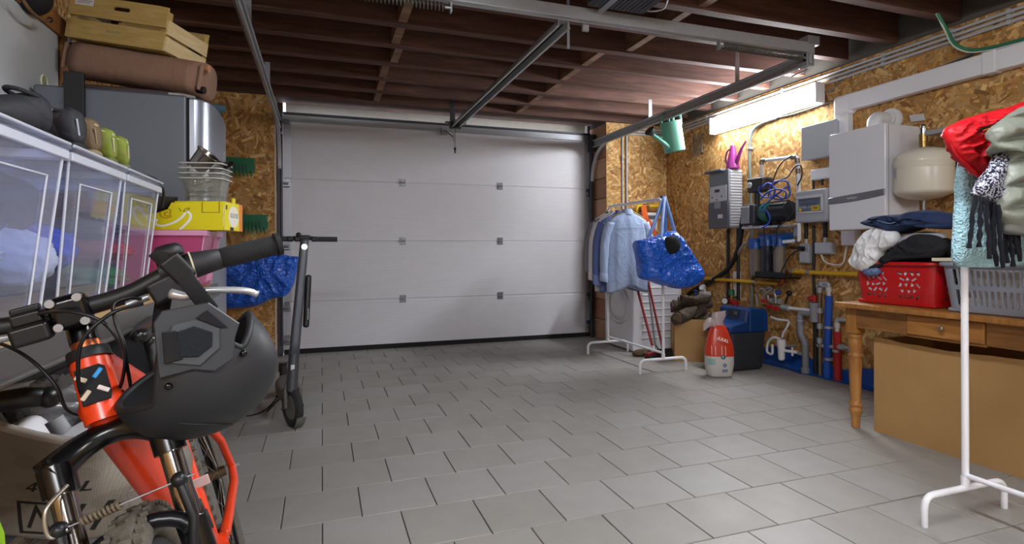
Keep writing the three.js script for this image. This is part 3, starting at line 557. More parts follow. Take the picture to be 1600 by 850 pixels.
const cables = [
  ['#2444a8', [[1188, 290], [1186, 300], [1195, 308], [1215, 303], [1230, 292], [1234, 305], [1220, 312], [1205, 306], [1204, 292], [1214, 283], [1230, 284], [1234, 296]], 'blue cable coiled in loops above the pump'],
  ['#2a4db5', [[1192, 292], [1200, 286], [1211, 296], [1204, 312], [1194, 320], [1190, 327], [1198, 330], [1203, 340], [1200, 350], [1190, 356]], 'blue cable dropping in front of the pump'],
  ['#26418f', [[1188, 312], [1200, 300], [1214, 296], [1228, 300], [1226, 310], [1212, 306], [1200, 316], [1190, 324]], 'blue cable crossing the pump towards the controller'],
  ['#1a1b20', [[1200, 308], [1206, 288], [1216, 262], [1226, 250], [1238, 243]], 'black cable rising from the pump to the white pipe'],
  ['#1b1c22', [[1203, 296], [1216, 283], [1232, 275], [1241, 262], [1250, 258], [1253, 274], [1246, 290]], 'black cable arching between pump and white pipe'],
  ['#17181b', [[1236, 318], [1240, 330], [1228, 345], [1215, 356], [1213, 380], [1204, 398], [1196, 404]], 'black cable falling from the motor past the filters'],
  ['#15161a', [[1194, 350], [1194, 372], [1198, 392], [1200, 410]], 'black cable hanging straight below the pump'],
  ['#15161a', [[1252, 389], [1236, 398], [1224, 418], [1216, 433], [1196, 431]], 'black power lead looping from the wall socket to the filters'],
];
cables.forEach(([c, pts, lab], i) => single('cable', lab, 'cable', T(pts.map(([x, y], k) => W(x, y, i === 7 ? 0.115 + 0.015 * k : i >= 3 ? 0.225 - 0.008 * k : 0.27 - 0.015 * (k % 3) + 0.01 * i)), i < 3 ? 0.0075 : 0.006, 6, pts.length * 6), M(c, 0.45)));
// ---- water filters
{
  const t = thing('water_filter_set', 'triple water filter with blue heads and clear bowls', 'water filter');
  const mBl = M('#0f4f9c', 0.35), mClear = M('#d8d4cc', 0.1, 0, { transmission: 0.85, thickness: 0 });
  const X = XR - 0.1, P = [1180.5, 1199, 1218].map(x => W(x, 380, 0.1));
  part('mounting_plate', Bmm(XR - 0.012, XR - 0.002, P[0].y + 0.0, P[0].y + 0.09, P[0].z - 0.06, P[2].z + 0.06, 0.004), mBl, t);
  P.forEach((p, i) => {
    const y = p.y + (i ? 0.01 : -0.015);
    const h = part('filter_head', [C(V(X, y - 0.035, p.z), V(X, y + 0.03, p.z), 0.065, 0.062, 24), Bmm(X - 0.045, X + 0.095, y + 0.02, y + 0.06, p.z - 0.055, p.z + 0.055, 0.01)], mBl, t);
    part('filter_bowl', lathe([[0, -0.30], [0.045, -0.298], [0.052, -0.28], [0.056, -0.04], [0.06, -0.035]], 24, X, y, p.z), i === 1 ? M('#20242c', 0.3) : mClear, t);
    part('cartridge', C(V(X, y - 0.285, p.z), V(X, y - 0.03, p.z), 0.036, 0.036, 16), M(['#8d7d66', '#31353d', '#a49d90'][i], 0.8), t);
  });
  part('tray', [Bmm(X - 0.10, XR - 0.002, 0.80, 0.815, P[1].z - 0.05, P[2].z + 0.14, 0.004), Bmm(X - 0.10, X - 0.085, 0.80, 0.86, P[1].z - 0.05, P[2].z + 0.14, 0.004)], mBlack, t);
}
single('flexible_hose', 'grey braided hose running from the filters to the black hose', 'hose', T([W(1173, 377, 0.1), W(1163, 381, 0.1), W(1156, 391, 0.08), W(1152, 400, 0.05)], 0.012, 8), M('#9a9b9d', 0.4, 0.3));
// ---- fuse boxes
{
  const t = thing('fuse_box', 'grey fuse box with clear window and yellow warning labels', 'fuse box');
  const x0 = XR - 0.13, a = W(1241, 300, 0.13), b = W(1291, 290, 0.13), y0 = 1.285, y1 = 1.56, z0 = a.z, z1 = b.z, m = M('#a9abb0', 0.45);
  part('casing', [Bmm(x0, XR - 0.002, y0, y1, z0, z1, 0.02)], m, t);
  part('door_frame', [Bmm(x0 - 0.012, x0 + 0.004, y0 + 0.08, y1 - 0.06, z0 + 0.03, z0 + 0.05, 0.005), Bmm(x0 - 0.012, x0 + 0.004, y0 + 0.08, y1 - 0.06, z1 - 0.05, z1 - 0.03, 0.005), Bmm(x0 - 0.012, x0 + 0.004, y1 - 0.075, y1 - 0.055, z0 + 0.03, z1 - 0.03, 0.005), Bmm(x0 - 0.012, x0 + 0.004, y0 + 0.075, y0 + 0.095, z0 + 0.03, z1 - 0.03, 0.005)], M('#b6b8bd', 0.4), t);
  const sw = []; for (let i = 0; i < 12; i++) sw.push(Bmm(x0 - 0.008, x0 + 0.002, y0 + 0.135, y0 + 0.165, z0 + 0.065 + i * 0.0145, z0 + 0.0765 + i * 0.0145, 0.001));
  pieces('breaker', sw, M('#8a8f99', 0.5), t);
  part('breaker_rail', Bmm(x0 - 0.003, x0 + 0.001, y0 + 0.10, y1 - 0.08, z0 + 0.05, z1 - 0.05), M('#9aa0ab', 0.3), t);
  const pane = Bmm(x0 - 0.011, x0 - 0.009, y0 + 0.095, y1 - 0.075, z0 + 0.05, z1 - 0.05); part('window_pane', pane, M('#dfe4ea', 0.06, 0, { transmission: 1, thickness: 0 }), t);
  part('warning_label', Bmm(x0 - 0.014, x0 - 0.012, y0 + 0.098, y0 + 0.135, z1 - 0.13, z1 - 0.055), new THREE.MeshStandardMaterial({ color: '#e3c51e', roughness: 0.6 }), t);
  pieces('label_line', [0, 1].map(i => Bmm(x0 - 0.0152, x0 - 0.0142, y0 + 0.108 + i * 0.012, y0 + 0.115 + i * 0.012, z1 - 0.12, z1 - 0.066)), mBlack, t);
  const wt = [[z0 + 0.06, y0 + 0.10], [z0 + 0.092, y0 + 0.10], [z0 + 0.076, y0 + 0.128]].map(([z, y]) => [-z, y]); part('warning_triangle', EXz(wt, 0.002).translate(x0 - 0.0145, 0, 0), M('#e6c81e', 0.6), t);
}
{
  const t = thing('wall_cabinet', 'flat pale grey wall cabinet beside the boiler top', 'cabinet');
  const a = W(1253, 200, 0.1), b = W(1300, 196, 0.1), m = M('#a6aab3', 0.45);
  part('casing', Bmm(XR - 0.09, XR - 0.002, 1.82, 2.09, a.z, b.z + 0.04, 0.008), m, t);
  part('cover', Bmm(XR - 0.105, XR - 0.09, 1.815, 2.10, a.z - 0.005, b.z + 0.045, 0.006), M('#b3b7bf', 0.42), t);
}
{
  const t = thing('junction_box', 'small white junction box below the grey wall cabinet', 'junction box');
  const a = W(1265, 270, 0.06); part('casing', Bmm(XR - 0.05, XR - 0.002, 1.645, 1.735, a.z, a.z + 0.24, 0.005), mWhitePlastic, t);
  part('lid', Bmm(XR - 0.06, XR - 0.05, 1.65, 1.73, a.z + 0.008, a.z + 0.235, 0.004), mWhitePaint, t);
  pieces('cable_entry', [[0.012, 0.12], [0.1, 0.05]].map(([dz, l]) => C(V(XR - 0.03, 1.645 - l, a.z + dz), V(XR - 0.03, 1.66, a.z + dz), 0.01)), mBlack, t);
}
// ---- boiler
{
  const t = thing('gas_boiler', 'white wall hung gas boiler with silver band across its front', 'boiler');
  const x0 = 3.64, z0 = -3.19, z1 = -2.745, y0 = 1.205, y1 = 1.925, m = M('#dfe1e8', 0.2);
  part('casing', Bmm(x0 + 0.035, XR - 0.002, y0, y1 - 0.003, z0 + 0.004, z1 - 0.002, 0.008), m, t);
  part('front_panel', Bmm(x0, x0 + 0.036, y0 - 0.003, y1, z0, z1, 0.008), m, t);
  const sh = new THREE.Shape(); const zc = 3.19; sh.moveTo(2.747, 1.475); sh.lineTo(3.188, 1.445); sh.lineTo(3.188, 1.40); sh.quadraticCurveTo(2.97, 1.40, 2.747, 1.432); sh.closePath();
  const band = EXz(sh, 0.012, 0.002).translate(x0 - 0.009, 0, 0);
  const bandM = part('control_band', band, M('#8b8f98', 0.3, 0.6), t);
  const logo = canvasTex(256, 64, (g, w, h) => { g.clearRect(0, 0, w, h); g.fillStyle = '#8b8f98'; g.fillRect(0, 0, w, h); g.fillStyle = '#e6e8ec'; g.font = 'bold 46px sans-serif'; g.textAlign = 'center'; g.fillText('Vaillant', w / 2, 48); });
  const lp = new THREE.PlaneGeometry(0.12, 0.026).rotateY(-Math.PI / 2).translate(x0 - 0.0105, 1.432, -2.99); part('lettering', lp, new THREE.MeshStandardMaterial({ map: logo, roughness: 0.35, metalness: 0.4 }), bandM, { keepUV: true });
  part('side_seam', Bmm(x0 + 0.034, x0 + 0.038, y0, y1 - 0.002, z1 - 0.004, z1 - 0.001), M('#9a9da4', 0.4), t);
  part('flue_elbow', [TB([V(XR - 0.17, y1 - 0.01, -2.95), V(XR - 0.17, y1 + 0.085, -2.95), V(XR - 0.012, y1 + 0.085, -2.95)], 0.052, 0.09, 22)], mWhitePlastic, t);
  part('flue_collar', [C(V(XR - 0.02, y1 + 0.085, -2.95), V(XR - 0.002, y1 + 0.085, -2.95), 0.085, 0.085, 28), C(V(XR - 0.06, y1 + 0.085, -2.95), V(XR - 0.045, y1 + 0.085, -2.95), 0.06, 0.06, 22)], mWhitePlastic, t);
  const q = W(1433, 184, 0.03); part('paper_tag', B(0.002, 0.05, 0.1, q.x, q.y, q.z, 0, 0.1, 0.5), M('#d7d7d7', 0.7), t);
  const u = W(1322, 372, 0.05); part('lower_cover', Bmm(XR - 0.08, XR - 0.004, 1.09, 1.204, -3.31, -3.19, 0.004), mWhitePlastic, t);
}
{
  const t = thing('expansion_vessel', 'cream round expansion vessel hung from a steel bracket', 'tank');
  const a = onX(1403, 280, 3.77), b = onX(1487, 280, 3.77), cz = (a.z + b.z) / 2, R = (b.z - a.z) / 2 * 0.96, X = 3.77, y0 = 1.40, m = M('#d6d0bf', 0.25);
  part('body', lathe([[0, -0.02], [R * 0.55, -0.006], [R * 0.92, 0.02], [R, 0.045], [R, 0.185], [R * 0.975, 0.188], [R * 0.975, 0.192], [R, 0.195], [R, 0.222], [R * 1.02, 0.226], [R * 1.02, 0.238], [R, 0.242], [R * 0.98, 0.275], [R * 0.8, 0.305], [R * 0.4, 0.325], [0.03, 0.332], [0, 0.333]], 40, X, y0, cz), m, t);
  part('nozzle', [C(V(X, y0 + 0.32, cz), V(X, y0 + 0.37, cz), 0.02), C(V(X, y0 + 0.37, cz), V(X, y0 + 0.42, cz), 0.026, 0.026, 8)], mBrass, t);
  part('valve', [C(V(X, y0 + 0.40, cz), V(X, y0 + 0.46, cz), 0.022), SP(X, y0 + 0.47, cz, 0.018), C(V(X, y0 + 0.43, cz), V(XR - 0.005, y0 + 0.43, cz + 0.02), 0.012)], mChrome, t);
  part('bracket', [Bmm(X - 0.02, XR - 0.002, y0 + 0.405, y0 + 0.435, cz + 0.02, cz + 0.16, 0.004), Bmm(XR - 0.02, XR - 0.002, y0 + 0.35, y0 + 0.47, cz + 0.13, cz + 0.20, 0.004)], mGalv, t);
  const lb = new THREE.CylinderGeometry(R + 0.001, R + 0.001, 0.07, 8, 1, true, Math.PI * 1.27, 0.25).translate(X, y0 + 0.165, cz);
  part('label_sticker', lb, M('#9aa0ac', 0.6), t);
  part('drain_pipe', C(V(X, y0 - 0.10, cz + 0.0), V(X, y0 - 0.015, cz), 0.008), mSteel, t);
}
{ const a = W(1496, 330, 0.04), t = thing('copper_pipe', 'vertical copper pipe on the wall beside the cream vessel', 'pipe');
  part('tube', C(V(XR - 0.035, 0.75, a.z), V(XR - 0.035, 1.75, a.z), 0.011), mCopper, t);
  pieces('clip', [1.48, 1.05].map(y => C(V(XR - 0.002, y, a.z), V(XR - 0.05, y, a.z), 0.008)), mSteel, t);
  part('valve', [SP(XR - 0.04, 1.62, a.z, 0.02), C(V(XR - 0.04, 1.62, a.z), V(XR - 0.1, 1.64, a.z - 0.03), 0.008)], mBlackMatte, t); }
// ---- sockets, gas pipes
for (const [px, py, w, h, lab] of [[1259, 396, 0.1, 0.17, 'tall grey wall socket with a black plug'], [1289, 388, 0.17, 0.1, 'wide grey double socket with a white lead']]) {
  const p = W(px, py, 0.03), t = thing('wall_socket', lab, 'socket', [0, 0, 0], 0, 'grey wall sockets');
  part('casing', Bmm(XR - 0.05, XR - 0.002, p.y - h / 2, p.y + h / 2, p.z - w / 2, p.z + w / 2, 0.008), M('#9da0a5', 0.45), t);
  part('cover', Bmm(XR - 0.058, XR - 0.05, p.y - h / 2 + 0.01, p.y + h / 2 - 0.07 * (h > w), p.z - w / 2 + 0.008, p.z + w / 2 - 0.008, 0.004), M('#aeb1b6', 0.4), t);
  part('cable_gland', C(V(XR - 0.025, p.y + h / 2, p.z), V(XR - 0.025, p.y + h / 2 + 0.05, p.z), 0.014), M('#b7b9bd', 0.5), t);
  part('feed_duct', C(V(XR - 0.025, p.y + h / 2 + 0.04, p.z), V(XR - 0.025, p.y + h / 2 + 0.2, p.z), 0.016), mBlack, t);
  if (h > w) part('plug', [C(V(XR - 0.058, p.y + 0.04, p.z), V(XR - 0.11, p.y + 0.045, p.z), 0.022, 0.018, 12), C(V(XR - 0.1, p.y + 0.044, p.z), V(XR - 0.12, p.y + 0.05, p.z - 0.08), 0.01)], mBlack, t);
}
single('white_lead', 'white lead curling from the wide socket behind the red basket', 'cable', T([W(1283, 398, 0.05), W(1288, 408, 0.05), W(1300, 413, 0.05), W(1316, 412, 0.05), W(1321, 395, 0.05), W(1327, 362, 0.05)], 0.006, 6), M('#d7d7d7', 0.5));
single('wall_cable', 'dark cable dropping from the fuse box to the pipes below', 'cable', T([W(1271, 352, 0.02), W(1272, 395, 0.02), W(1271, 430, 0.02), W(1273, 470, 0.02)], 0.012, 8), M('#2b2c2e', 0.6));
{
  const mGas = M('#d3a416', 0.38);
  const t = thing('gas_pipe', 'lower yellow gas pipe between the blue bag and the filters', 'pipe', [0, 0, 0], 0, 'yellow gas pipes');
  const a = W(1092, 434, 0.05), b = W(1216, 442, 0.05); part('tube', C(V(XR - 0.05, 0.748, a.z), V(XR - 0.05, 0.748, b.z), 0.018, 0.018, 14), mGas, t);
  pieces('clip', [W(1113, 437, 0.05).z, W(1181, 440, 0.05).z].map(z => [C(V(XR - 0.05, 0.748, z - 0.014), V(XR - 0.05, 0.748, z + 0.014), 0.025, 0.025, 14), C(V(XR - 0.03, 0.748, z), V(XR - 0.002, 0.748, z), 0.006)]), mSteel, t);
  part('copper_bend', TB([V(XR - 0.05, 0.748, b.z - 0.01), V(XR - 0.05, 0.748, b.z + 0.05), V(XR - 0.05, 0.862, b.z + 0.05), V(XR - 0.05, 0.862, b.z + 0.12)], 0.016, 0.03), mCopper, t);
  const t2 = thing('gas_pipe', 'upper yellow gas pipe running behind the red laundry basket', 'pipe', [0, 0, 0], 0, 'yellow gas pipes');
  part('tube', C(V(XR - 0.05, 0.864, b.z + 0.13), V(XR - 0.05, 0.864, -2.9), 0.018, 0.018, 14), mGas, t2);
  pieces('clip', [b.z + 0.16, W(1264, 427, 0.05).z].map(z => [C(V(XR - 0.05, 0.864, z - 0.014), V(XR - 0.05, 0.864, z + 0.014), 0.025, 0.025, 14), C(V(XR - 0.03, 0.864, z), V(XR - 0.002, 0.864, z), 0.006)]), mSteel, t2);
}
// ================================================================ pipes near the floor of the right wall
{
  const t = thing('drain_pipe', 'grey plastic drain pipe with bends and a wide collar', 'pipe');
  const o = 0.07, p = [W(1273, 472, o), W(1273, 500, o)];
  const top = W(1272, 473, o), mid = W(1252, 488, o), foot = onX(1259, 582, XR - o);
  const x = XR - o, yT = mid.y;
  part('funnel', lathe([[0.03, -0.10], [0.034, -0.10], [0.034, 0.03], [0.04, 0.035], [0.04, 0.06], [0.036, 0.06], [0.03, 0.03], [0.028, -0.09]], 22, x, top.y - 0.06, top.z), mPipeGrey, t);
  const z1 = W(1250.5, 520, o).z, z2 = W(1258.5, 560, o).z, yb = W(1250, 522, o).y;
  part('tube', TB([V(x, yT, top.z - 0.01), V(x, yT, z1), V(x, yb, z1), V(x, yb - 0.07, z2), V(x, 0.0, z2)], 0.027, 0.035, 14), mPipeGrey, t);
  part('foot_collar', C(V(x, 0.0, z2), V(x, 0.05, z2), 0.035, 0.035, 18), mPipeGrey, t);
  part('side_arm', C(V(x, yb - 0.17, z2), V(x, yb - 0.165, z2 - 0.15), 0.017), mPipeGrey, t);
  part('bracket', [C(V(x, yT - 0.08, z1), V(x, yT - 0.065, z1), 0.033, 0.033, 16), C(V(x + 0.02, yT - 0.072, z1), V(XR - 0.002, yT - 0.072, z1), 0.006)], mGalv, t);
}
{
  const t = thing('drain_pump', 'small white filter canister with looping white hose beside the softener', 'water filter');
  const p = W(1221, 545, 0.16), x = p.x, m = mWhitePlastic;
  part('canister', lathe([[0, -0.10], [0.022, -0.10], [0.028, -0.085], [0.032, 0.02], [0.038, 0.025], [0.038, 0.075], [0.03, 0.085], [0, 0.085]], 22, x, p.y, p.z), m, t);
  part('outlet', [C(V(x, p.y - 0.01, p.z + 0.03), V(x + 0.03, p.y - 0.008, p.z + 0.14), 0.013), C(V(x + 0.02, p.y - 0.045, p.z + 0.1), V(x + 0.02, p.y + 0.03, p.z + 0.1), 0.009)], m, t);
  part('hose', T([V(x, p.y + 0.08, p.z - 0.01), W(1210, 527, 0.18), W(1200, 535, 0.18), W(1199, 550, 0.18), W(1206, 553, 0.18), W(1207, 538, 0.17)], 0.011, 8, 40), m, t);
  part('mount_arm', C(V(x, p.y + 0.02, p.z), V(XR - 0.002, p.y + 0.02, p.z), 0.01), mGalv, t);
}
single('softener_hose', 'white hose from the softener top to the small canister', 'hose', T([W(1204, 495, 0.18), W(1215, 499, 0.16), W(1232, 502, 0.12), W(1231, 508, 0.14), W(1224, 520, 0.16), W(1222, 527, 0.16)], 0.010, 8, 40), M('#c9cacd', 0.45));
single('overflow_pipe', 'short white pipe leading into the grey drain funnel', 'pipe', C(W(1228, 481, 0.08), W(1268, 485, 0.08), 0.014), mWhitePlastic);
{
  const t = thing('valve_manifold', 'cluster of steel and red valves with braided hoses behind the softener', 'valves'), m = mSteel;
  const q = W(1215, 478, 0.09);
  part('bar', C(W(1193, 475, 0.09), W(1228, 481, 0.09), 0.022), mBrass, t);
  pieces('braided_hose', [[[1183, 478], [1183, 460], [1192, 451], [1199, 460], [1201, 474]], [[1198, 452], [1204, 450], [1211, 460], [1212, 474]], [[1190, 474], [1194, 462], [1201, 456], [1208, 452]]].map((l, i) => T(l.map(([x, y]) => W(x, y, 0.1 + 0.02 * i)), 0.011, 8)), M('#a9a8a4', 0.35, 0.6), t);
  pieces('red_handle', [[1203, 479], [1212, 482], [1194, 470]].map(([x, y]) => { const p = W(x, y, 0.14); return RB(0.02, 0.03, 0.06, 0.006, p.x, p.y, p.z, 0.3); }), mRed, t);
  pieces('union_nut', [[1225, 480], [1230, 481], [1206, 470], [1216, 471]].map(([x, y]) => { const p = W(x, y, 0.09); return C(V(p.x, p.y, p.z - 0.02), V(p.x, p.y, p.z + 0.02), 0.028, 0.028, 8); }), mGalv, t);
  part('blue_cap', SP(...W(1216, 457, 0.1).toArray(), 0.03, 0.022, 0.03, 12), M('#20438a', 0.4), t);
  part('black_knob', [SP(...W(1233, 458, 0.08).toArray(), 0.025, 0.022, 0.03, 12), C(W(1233, 458, 0.05), W(1226, 474, 0.06), 0.007)], mBlack, t);
  part('wall_stub', C(q, V(XR - 0.002, q.y, q.z), 0.015), m, t);
}
{
  const t = thing('riser_pipes', 'steel riser pipe with valves and tee fittings beside the black pipe', 'pipe');
  const a = W(1281, 440, 0.05), z = a.z;
  part('tube', C(V(XR - 0.05, 0.0, z), V(XR - 0.05, 0.80, z), 0.016), M('#8a7a63', 0.4, 0.7), t);
  pieces('coupling', [0.72, 0.55, 0.42, 0.30].map(y => C(V(XR - 0.05, y - 0.022, z), V(XR - 0.05, y + 0.022, z), 0.025, 0.025, 8)), mGalv, t);
  part('tee', [C(W(1278, 540, 0.05), W(1336, 545, 0.05), 0.016), C(W(1305, 541, 0.05), W(1318, 543, 0.05), 0.026, 0.026, 8)], mGalv, t);
  part('upper_tee', [C(W(1276, 447, 0.05), W(1296, 447, 0.05), 0.014), SP(...W(1283, 444, 0.05).toArray(), 0.026)], mGalv, t);
  part('red_tap', [SP(...W(1266, 466, 0.06).toArray(), 0.024, 0.018, 0.03, 10), C(W(1272, 461, 0.05), W(1273, 472, 0.05), 0.02)], mRed, t);
}
single('black_waste_pipe', 'straight black pipe behind the grey drain funnel', 'pipe', C(V(XR - 0.025, 0.0, W(1274, 560, 0.03).z), V(XR - 0.025, 0.55, W(1274, 520, 0.03).z), 0.02), M('#1c1d1f', 0.5));
single('white_stub_pipe', 'thin white pipe standing beside the black pipe', 'pipe', C(V(XR - 0.025, 0.0, W(1281, 560, 0.03).z + 0.06), V(XR - 0.025, 0.28, W(1281, 560, 0.03).z + 0.06), 0.013), mWhitePlastic);
for (const [px, top, col, lab] of [[1295, 462, '#1c4fae', 'blue insulated water pipe standing against the wall'], [1308, 518, '#a61f1c', 'red insulated water pipe standing against the wall']]) {
  const p = W(px, top, 0.05), t = thing('insulated_pipe', lab, 'pipe', [0, 0, 0], 0, 'insulated water pipes');
  part('sleeve', C(V(XR - 0.05, 0.0, W(px - (px < 1300 ? 3 : -1), 560, 0.05).z), V(XR - 0.05, p.y, p.z), 0.029, 0.029, 16), M(col, 0.65), t);
  part('bare_end', [C(V(XR - 0.05, p.y, p.z), V(XR - 0.05, p.y + 0.045, p.z), 0.017), C(V(XR - 0.05, p.y + 0.03, p.z), V(XR - 0.05, p.y + 0.07, p.z), 0.024, 0.024, 8)], M('#d0cdc8', 0.4, 0.3), t);
  part('elbow', TB([V(XR - 0.05, p.y + 0.06, p.z), V(XR - 0.05, p.y + 0.10, p.z), V(XR - 0.05, p.y + 0.10, p.z + (px < 1300 ? -0.09 : 0.12))], 0.017, 0.02), mGalv, t);
  pieces('clip', (px < 1300 ? [0.42, 0.16] : [0.24]).map(y => [C(V(XR - 0.05, y - 0.01, p.z - 0.004), V(XR - 0.05, y + 0.01, p.z - 0.004), 0.034, 0.034, 14), C(V(XR - 0.03, y, p.z), V(XR - 0.002, y, p.z), 0.007)]), mGalv, t);
}
{ // small valve near the table leg
  const t = thing('stop_valve', 'small steel stop valve with blue sleeve behind the table leg', 'valves'), p = W(1331, 553, 0.05);
  part('body', [C(V(p.x, p.y - 0.04, p.z), V(p.x, p.y + 0.06, p.z), 0.018), SP(p.x, p.y + 0.02, p.z, 0.026, 0.02, 0.035, 12), C(V(p.x, p.y + 0.02, p.z), V(XR - 0.002, p.y + 0.02, p.z), 0.012)], mGalv, t);
  part('white_sleeve', C(V(p.x, p.y - 0.10, p.z), V(p.x, p.y - 0.03, p.z), 0.016), mWhitePlastic, t);
  part('blue_sleeve', C(V(p.x, 0.0, p.z), V(p.x, p.y - 0.09, p.z), 0.02), M('#1f55b5', 0.6), t);
}
{ // blue foil along the foot of the wall
  const g = sheet((u, v) => {
    const z = -4.2 + u * 1.45, up = v < 0.62 ? 1 - v / 0.62 : 0, out = v < 0.62 ? 0 : (v - 0.62) / 0.38;
    const ht = 0.17 * (0.75 + 0.25 * Math.sin(u * 9)) + 0.02 * N3(u * 14, 1, 3);
    return V(XR - 0.012 - 0.012 * Math.abs(N3(u * 20, v * 5, 2)) - out * (0.09 + 0.05 * N3(u * 7, 5, 1)) - 0.0, Math.max(0.004, up * ht + 0.004 + 0.012 * Math.abs(N3(u * 25, v * 6, 7)) * (out > 0 ? 1 : 0.3)), z);
  }, 80, 14, 0.002);
  single('blue_foil', 'crumpled blue plastic damp-proof foil along the foot of the wall', 'plastic sheet', g, M('#1e52a6', 0.32));
}
// ---- water softener
{
  const t = thing('water_softener', 'water softener with dark cabinet and blue lid', 'water softener');
  const z1 = -3.90, z0 = -4.24, x0 = 3.33, x1 = 3.73, mDk = M('#2c2f36', 0.55), mBl = M('#123a70', 0.25);
  part('cabinet', [loft([[0, 0.16, 0.14], [0.02, 0.175, 0.158], [0.06, 0.18, 0.163], [0.33, 0.20, 0.172], [0.335, 0.19, 0.16]].map(([y, a, b]) => ({ p: V((x0 + x1) / 2 + 0.0, y, (z0 + z1) / 2), a: V(a, 0, 0), b: V(0, 0, b), sq: 0.28 })), 40)], mDk, t);
  const prof = [[x0 - 0.012, 0.335], [x1 + 0.008, 0.335], [x1 + 0.004, 0.50], [x1 - 0.02, 0.535], [x0 + 0.20, 0.545], [x0 + 0.17, 0.53], [x0 + 0.155, 0.435], [x0 + 0.03, 0.41], [x0 - 0.012, 0.385]];
  part('lid', EX(prof, z1 - z0 + 0.012, 0.012).translate(0, 0, z0 - 0.006), mBl, t);
  part('control_panel', B(0.006, 0.07, 0.13, x0 + 0.161, 0.49, (z0 + z1) / 2 + 0.02, 0, 0, -0.16), M('#1d222a', 0.3), t);
  part('display', B(0.004, 0.03, 0.05, x0 + 0.157, 0.497, (z0 + z1) / 2 + 0.05, 0, 0, -0.16), M('#4d5661', 0.2), t);
  part('lid_seam', Bmm(x0 + 0.20, x0 + 0.204, 0.345, 0.535, z1 + 0.003, z1 + 0.0075), M('#4a76ac', 0.3), t);
}
// ---- cardboard box, logs, salt bag
{
  const t = thing('cardboard_box', 'open cardboard box of firewood beside the blue softener', 'box', [3.42, 0, -4.55], -0.5);
  const w = 0.36, d = 0.34, h = 0.40, th = 0.006;
  const fl = [[B(w, h, th, 0, h / 2, d / 2)], [B(w, h, th, 0, h / 2, -d / 2)], [B(th, h, d, w / 2, h / 2, 0)], [B(th, h, d, -w / 2, h / 2, 0)], [B(w, th, d, 0, th / 2, 0)]];
  fl.forEach(g => part('panel', g, mCard, t));
  const f = place(B(0.006, 0.06, d * 0.96, 0, -0.03, 0), -w / 2 - 0.012, h - 0.005, 0, 0, 0, 0.35);
  part('folded_flap', f, mCard, t);
  part('yellow_label', [B(0.002, 0.16, 0.02, -w / 2 - 0.004, 0.24, 0.0), B(0.002, 0.05, 0.034, -w / 2 - 0.0045, 0.26, 0)], M('#e0d018', 0.6), t);
}
{
  const mBark = M('#ffffff', 0.95, 0, { map: speckTex('#5d5043', '#40352c', '#7f705e', 0.3, 0.5, 81, 256, 16), bumpMap: noiseBump(16, 4, 0.2, 83), bumpScale: 0.006 });
  const mCut = M('#6f5b45', 0.9);
  const L = [[V(3.16, 0.42, -4.42), V(3.52, 0.475, -4.52), 0.06], [V(3.27, 0.50, -4.66), V(3.62, 0.53, -4.54), 0.055], [V(3.26, 0.57, -4.53), V(3.52, 0.59, -4.44), 0.045], [V(3.32, 0.36, -4.68), V(3.56, 0.37, -4.45), 0.06]];
  const labs = ['split log with a long pale bark edge leaning on box rim', 'dark rough log lying across the cardboard box', 'topmost grey log on the cardboard box of firewood', 'log deep inside the cardboard box of firewood'];
  L.forEach(([a, b, r], i) => {
    const t = thing('firewood_log', labs[i], 'log', [0, 0, 0], 0, 'firewood in the cardboard box'), P = []; for (let k = 0; k <= 14; k++) P.push(a.clone().lerp(b, k / 14).add(V(0, 0.008 * N3(k * 0.5, i * 3, 1), 0)));
    const g = ringTube(P, r, 18); warp(g, v => { const n = 0.03 * fbm3(v.x * 11, v.y * 11 + i, v.z * 11, 3) + 0.006 * N3(v.x * 30, v.y * 70, v.z * 70); v.x += n * 0.5; v.y += n; v.z += n; });
    part('bark', g, mBark, t);
    const d = b.clone().sub(a).normalize(); part('cut_face', C(a.clone().addScaledVector(d, -0.004), a.clone().addScaledVector(d, 0.004), r * 0.86, r * 0.86, 14), mCut, t);
  });
}
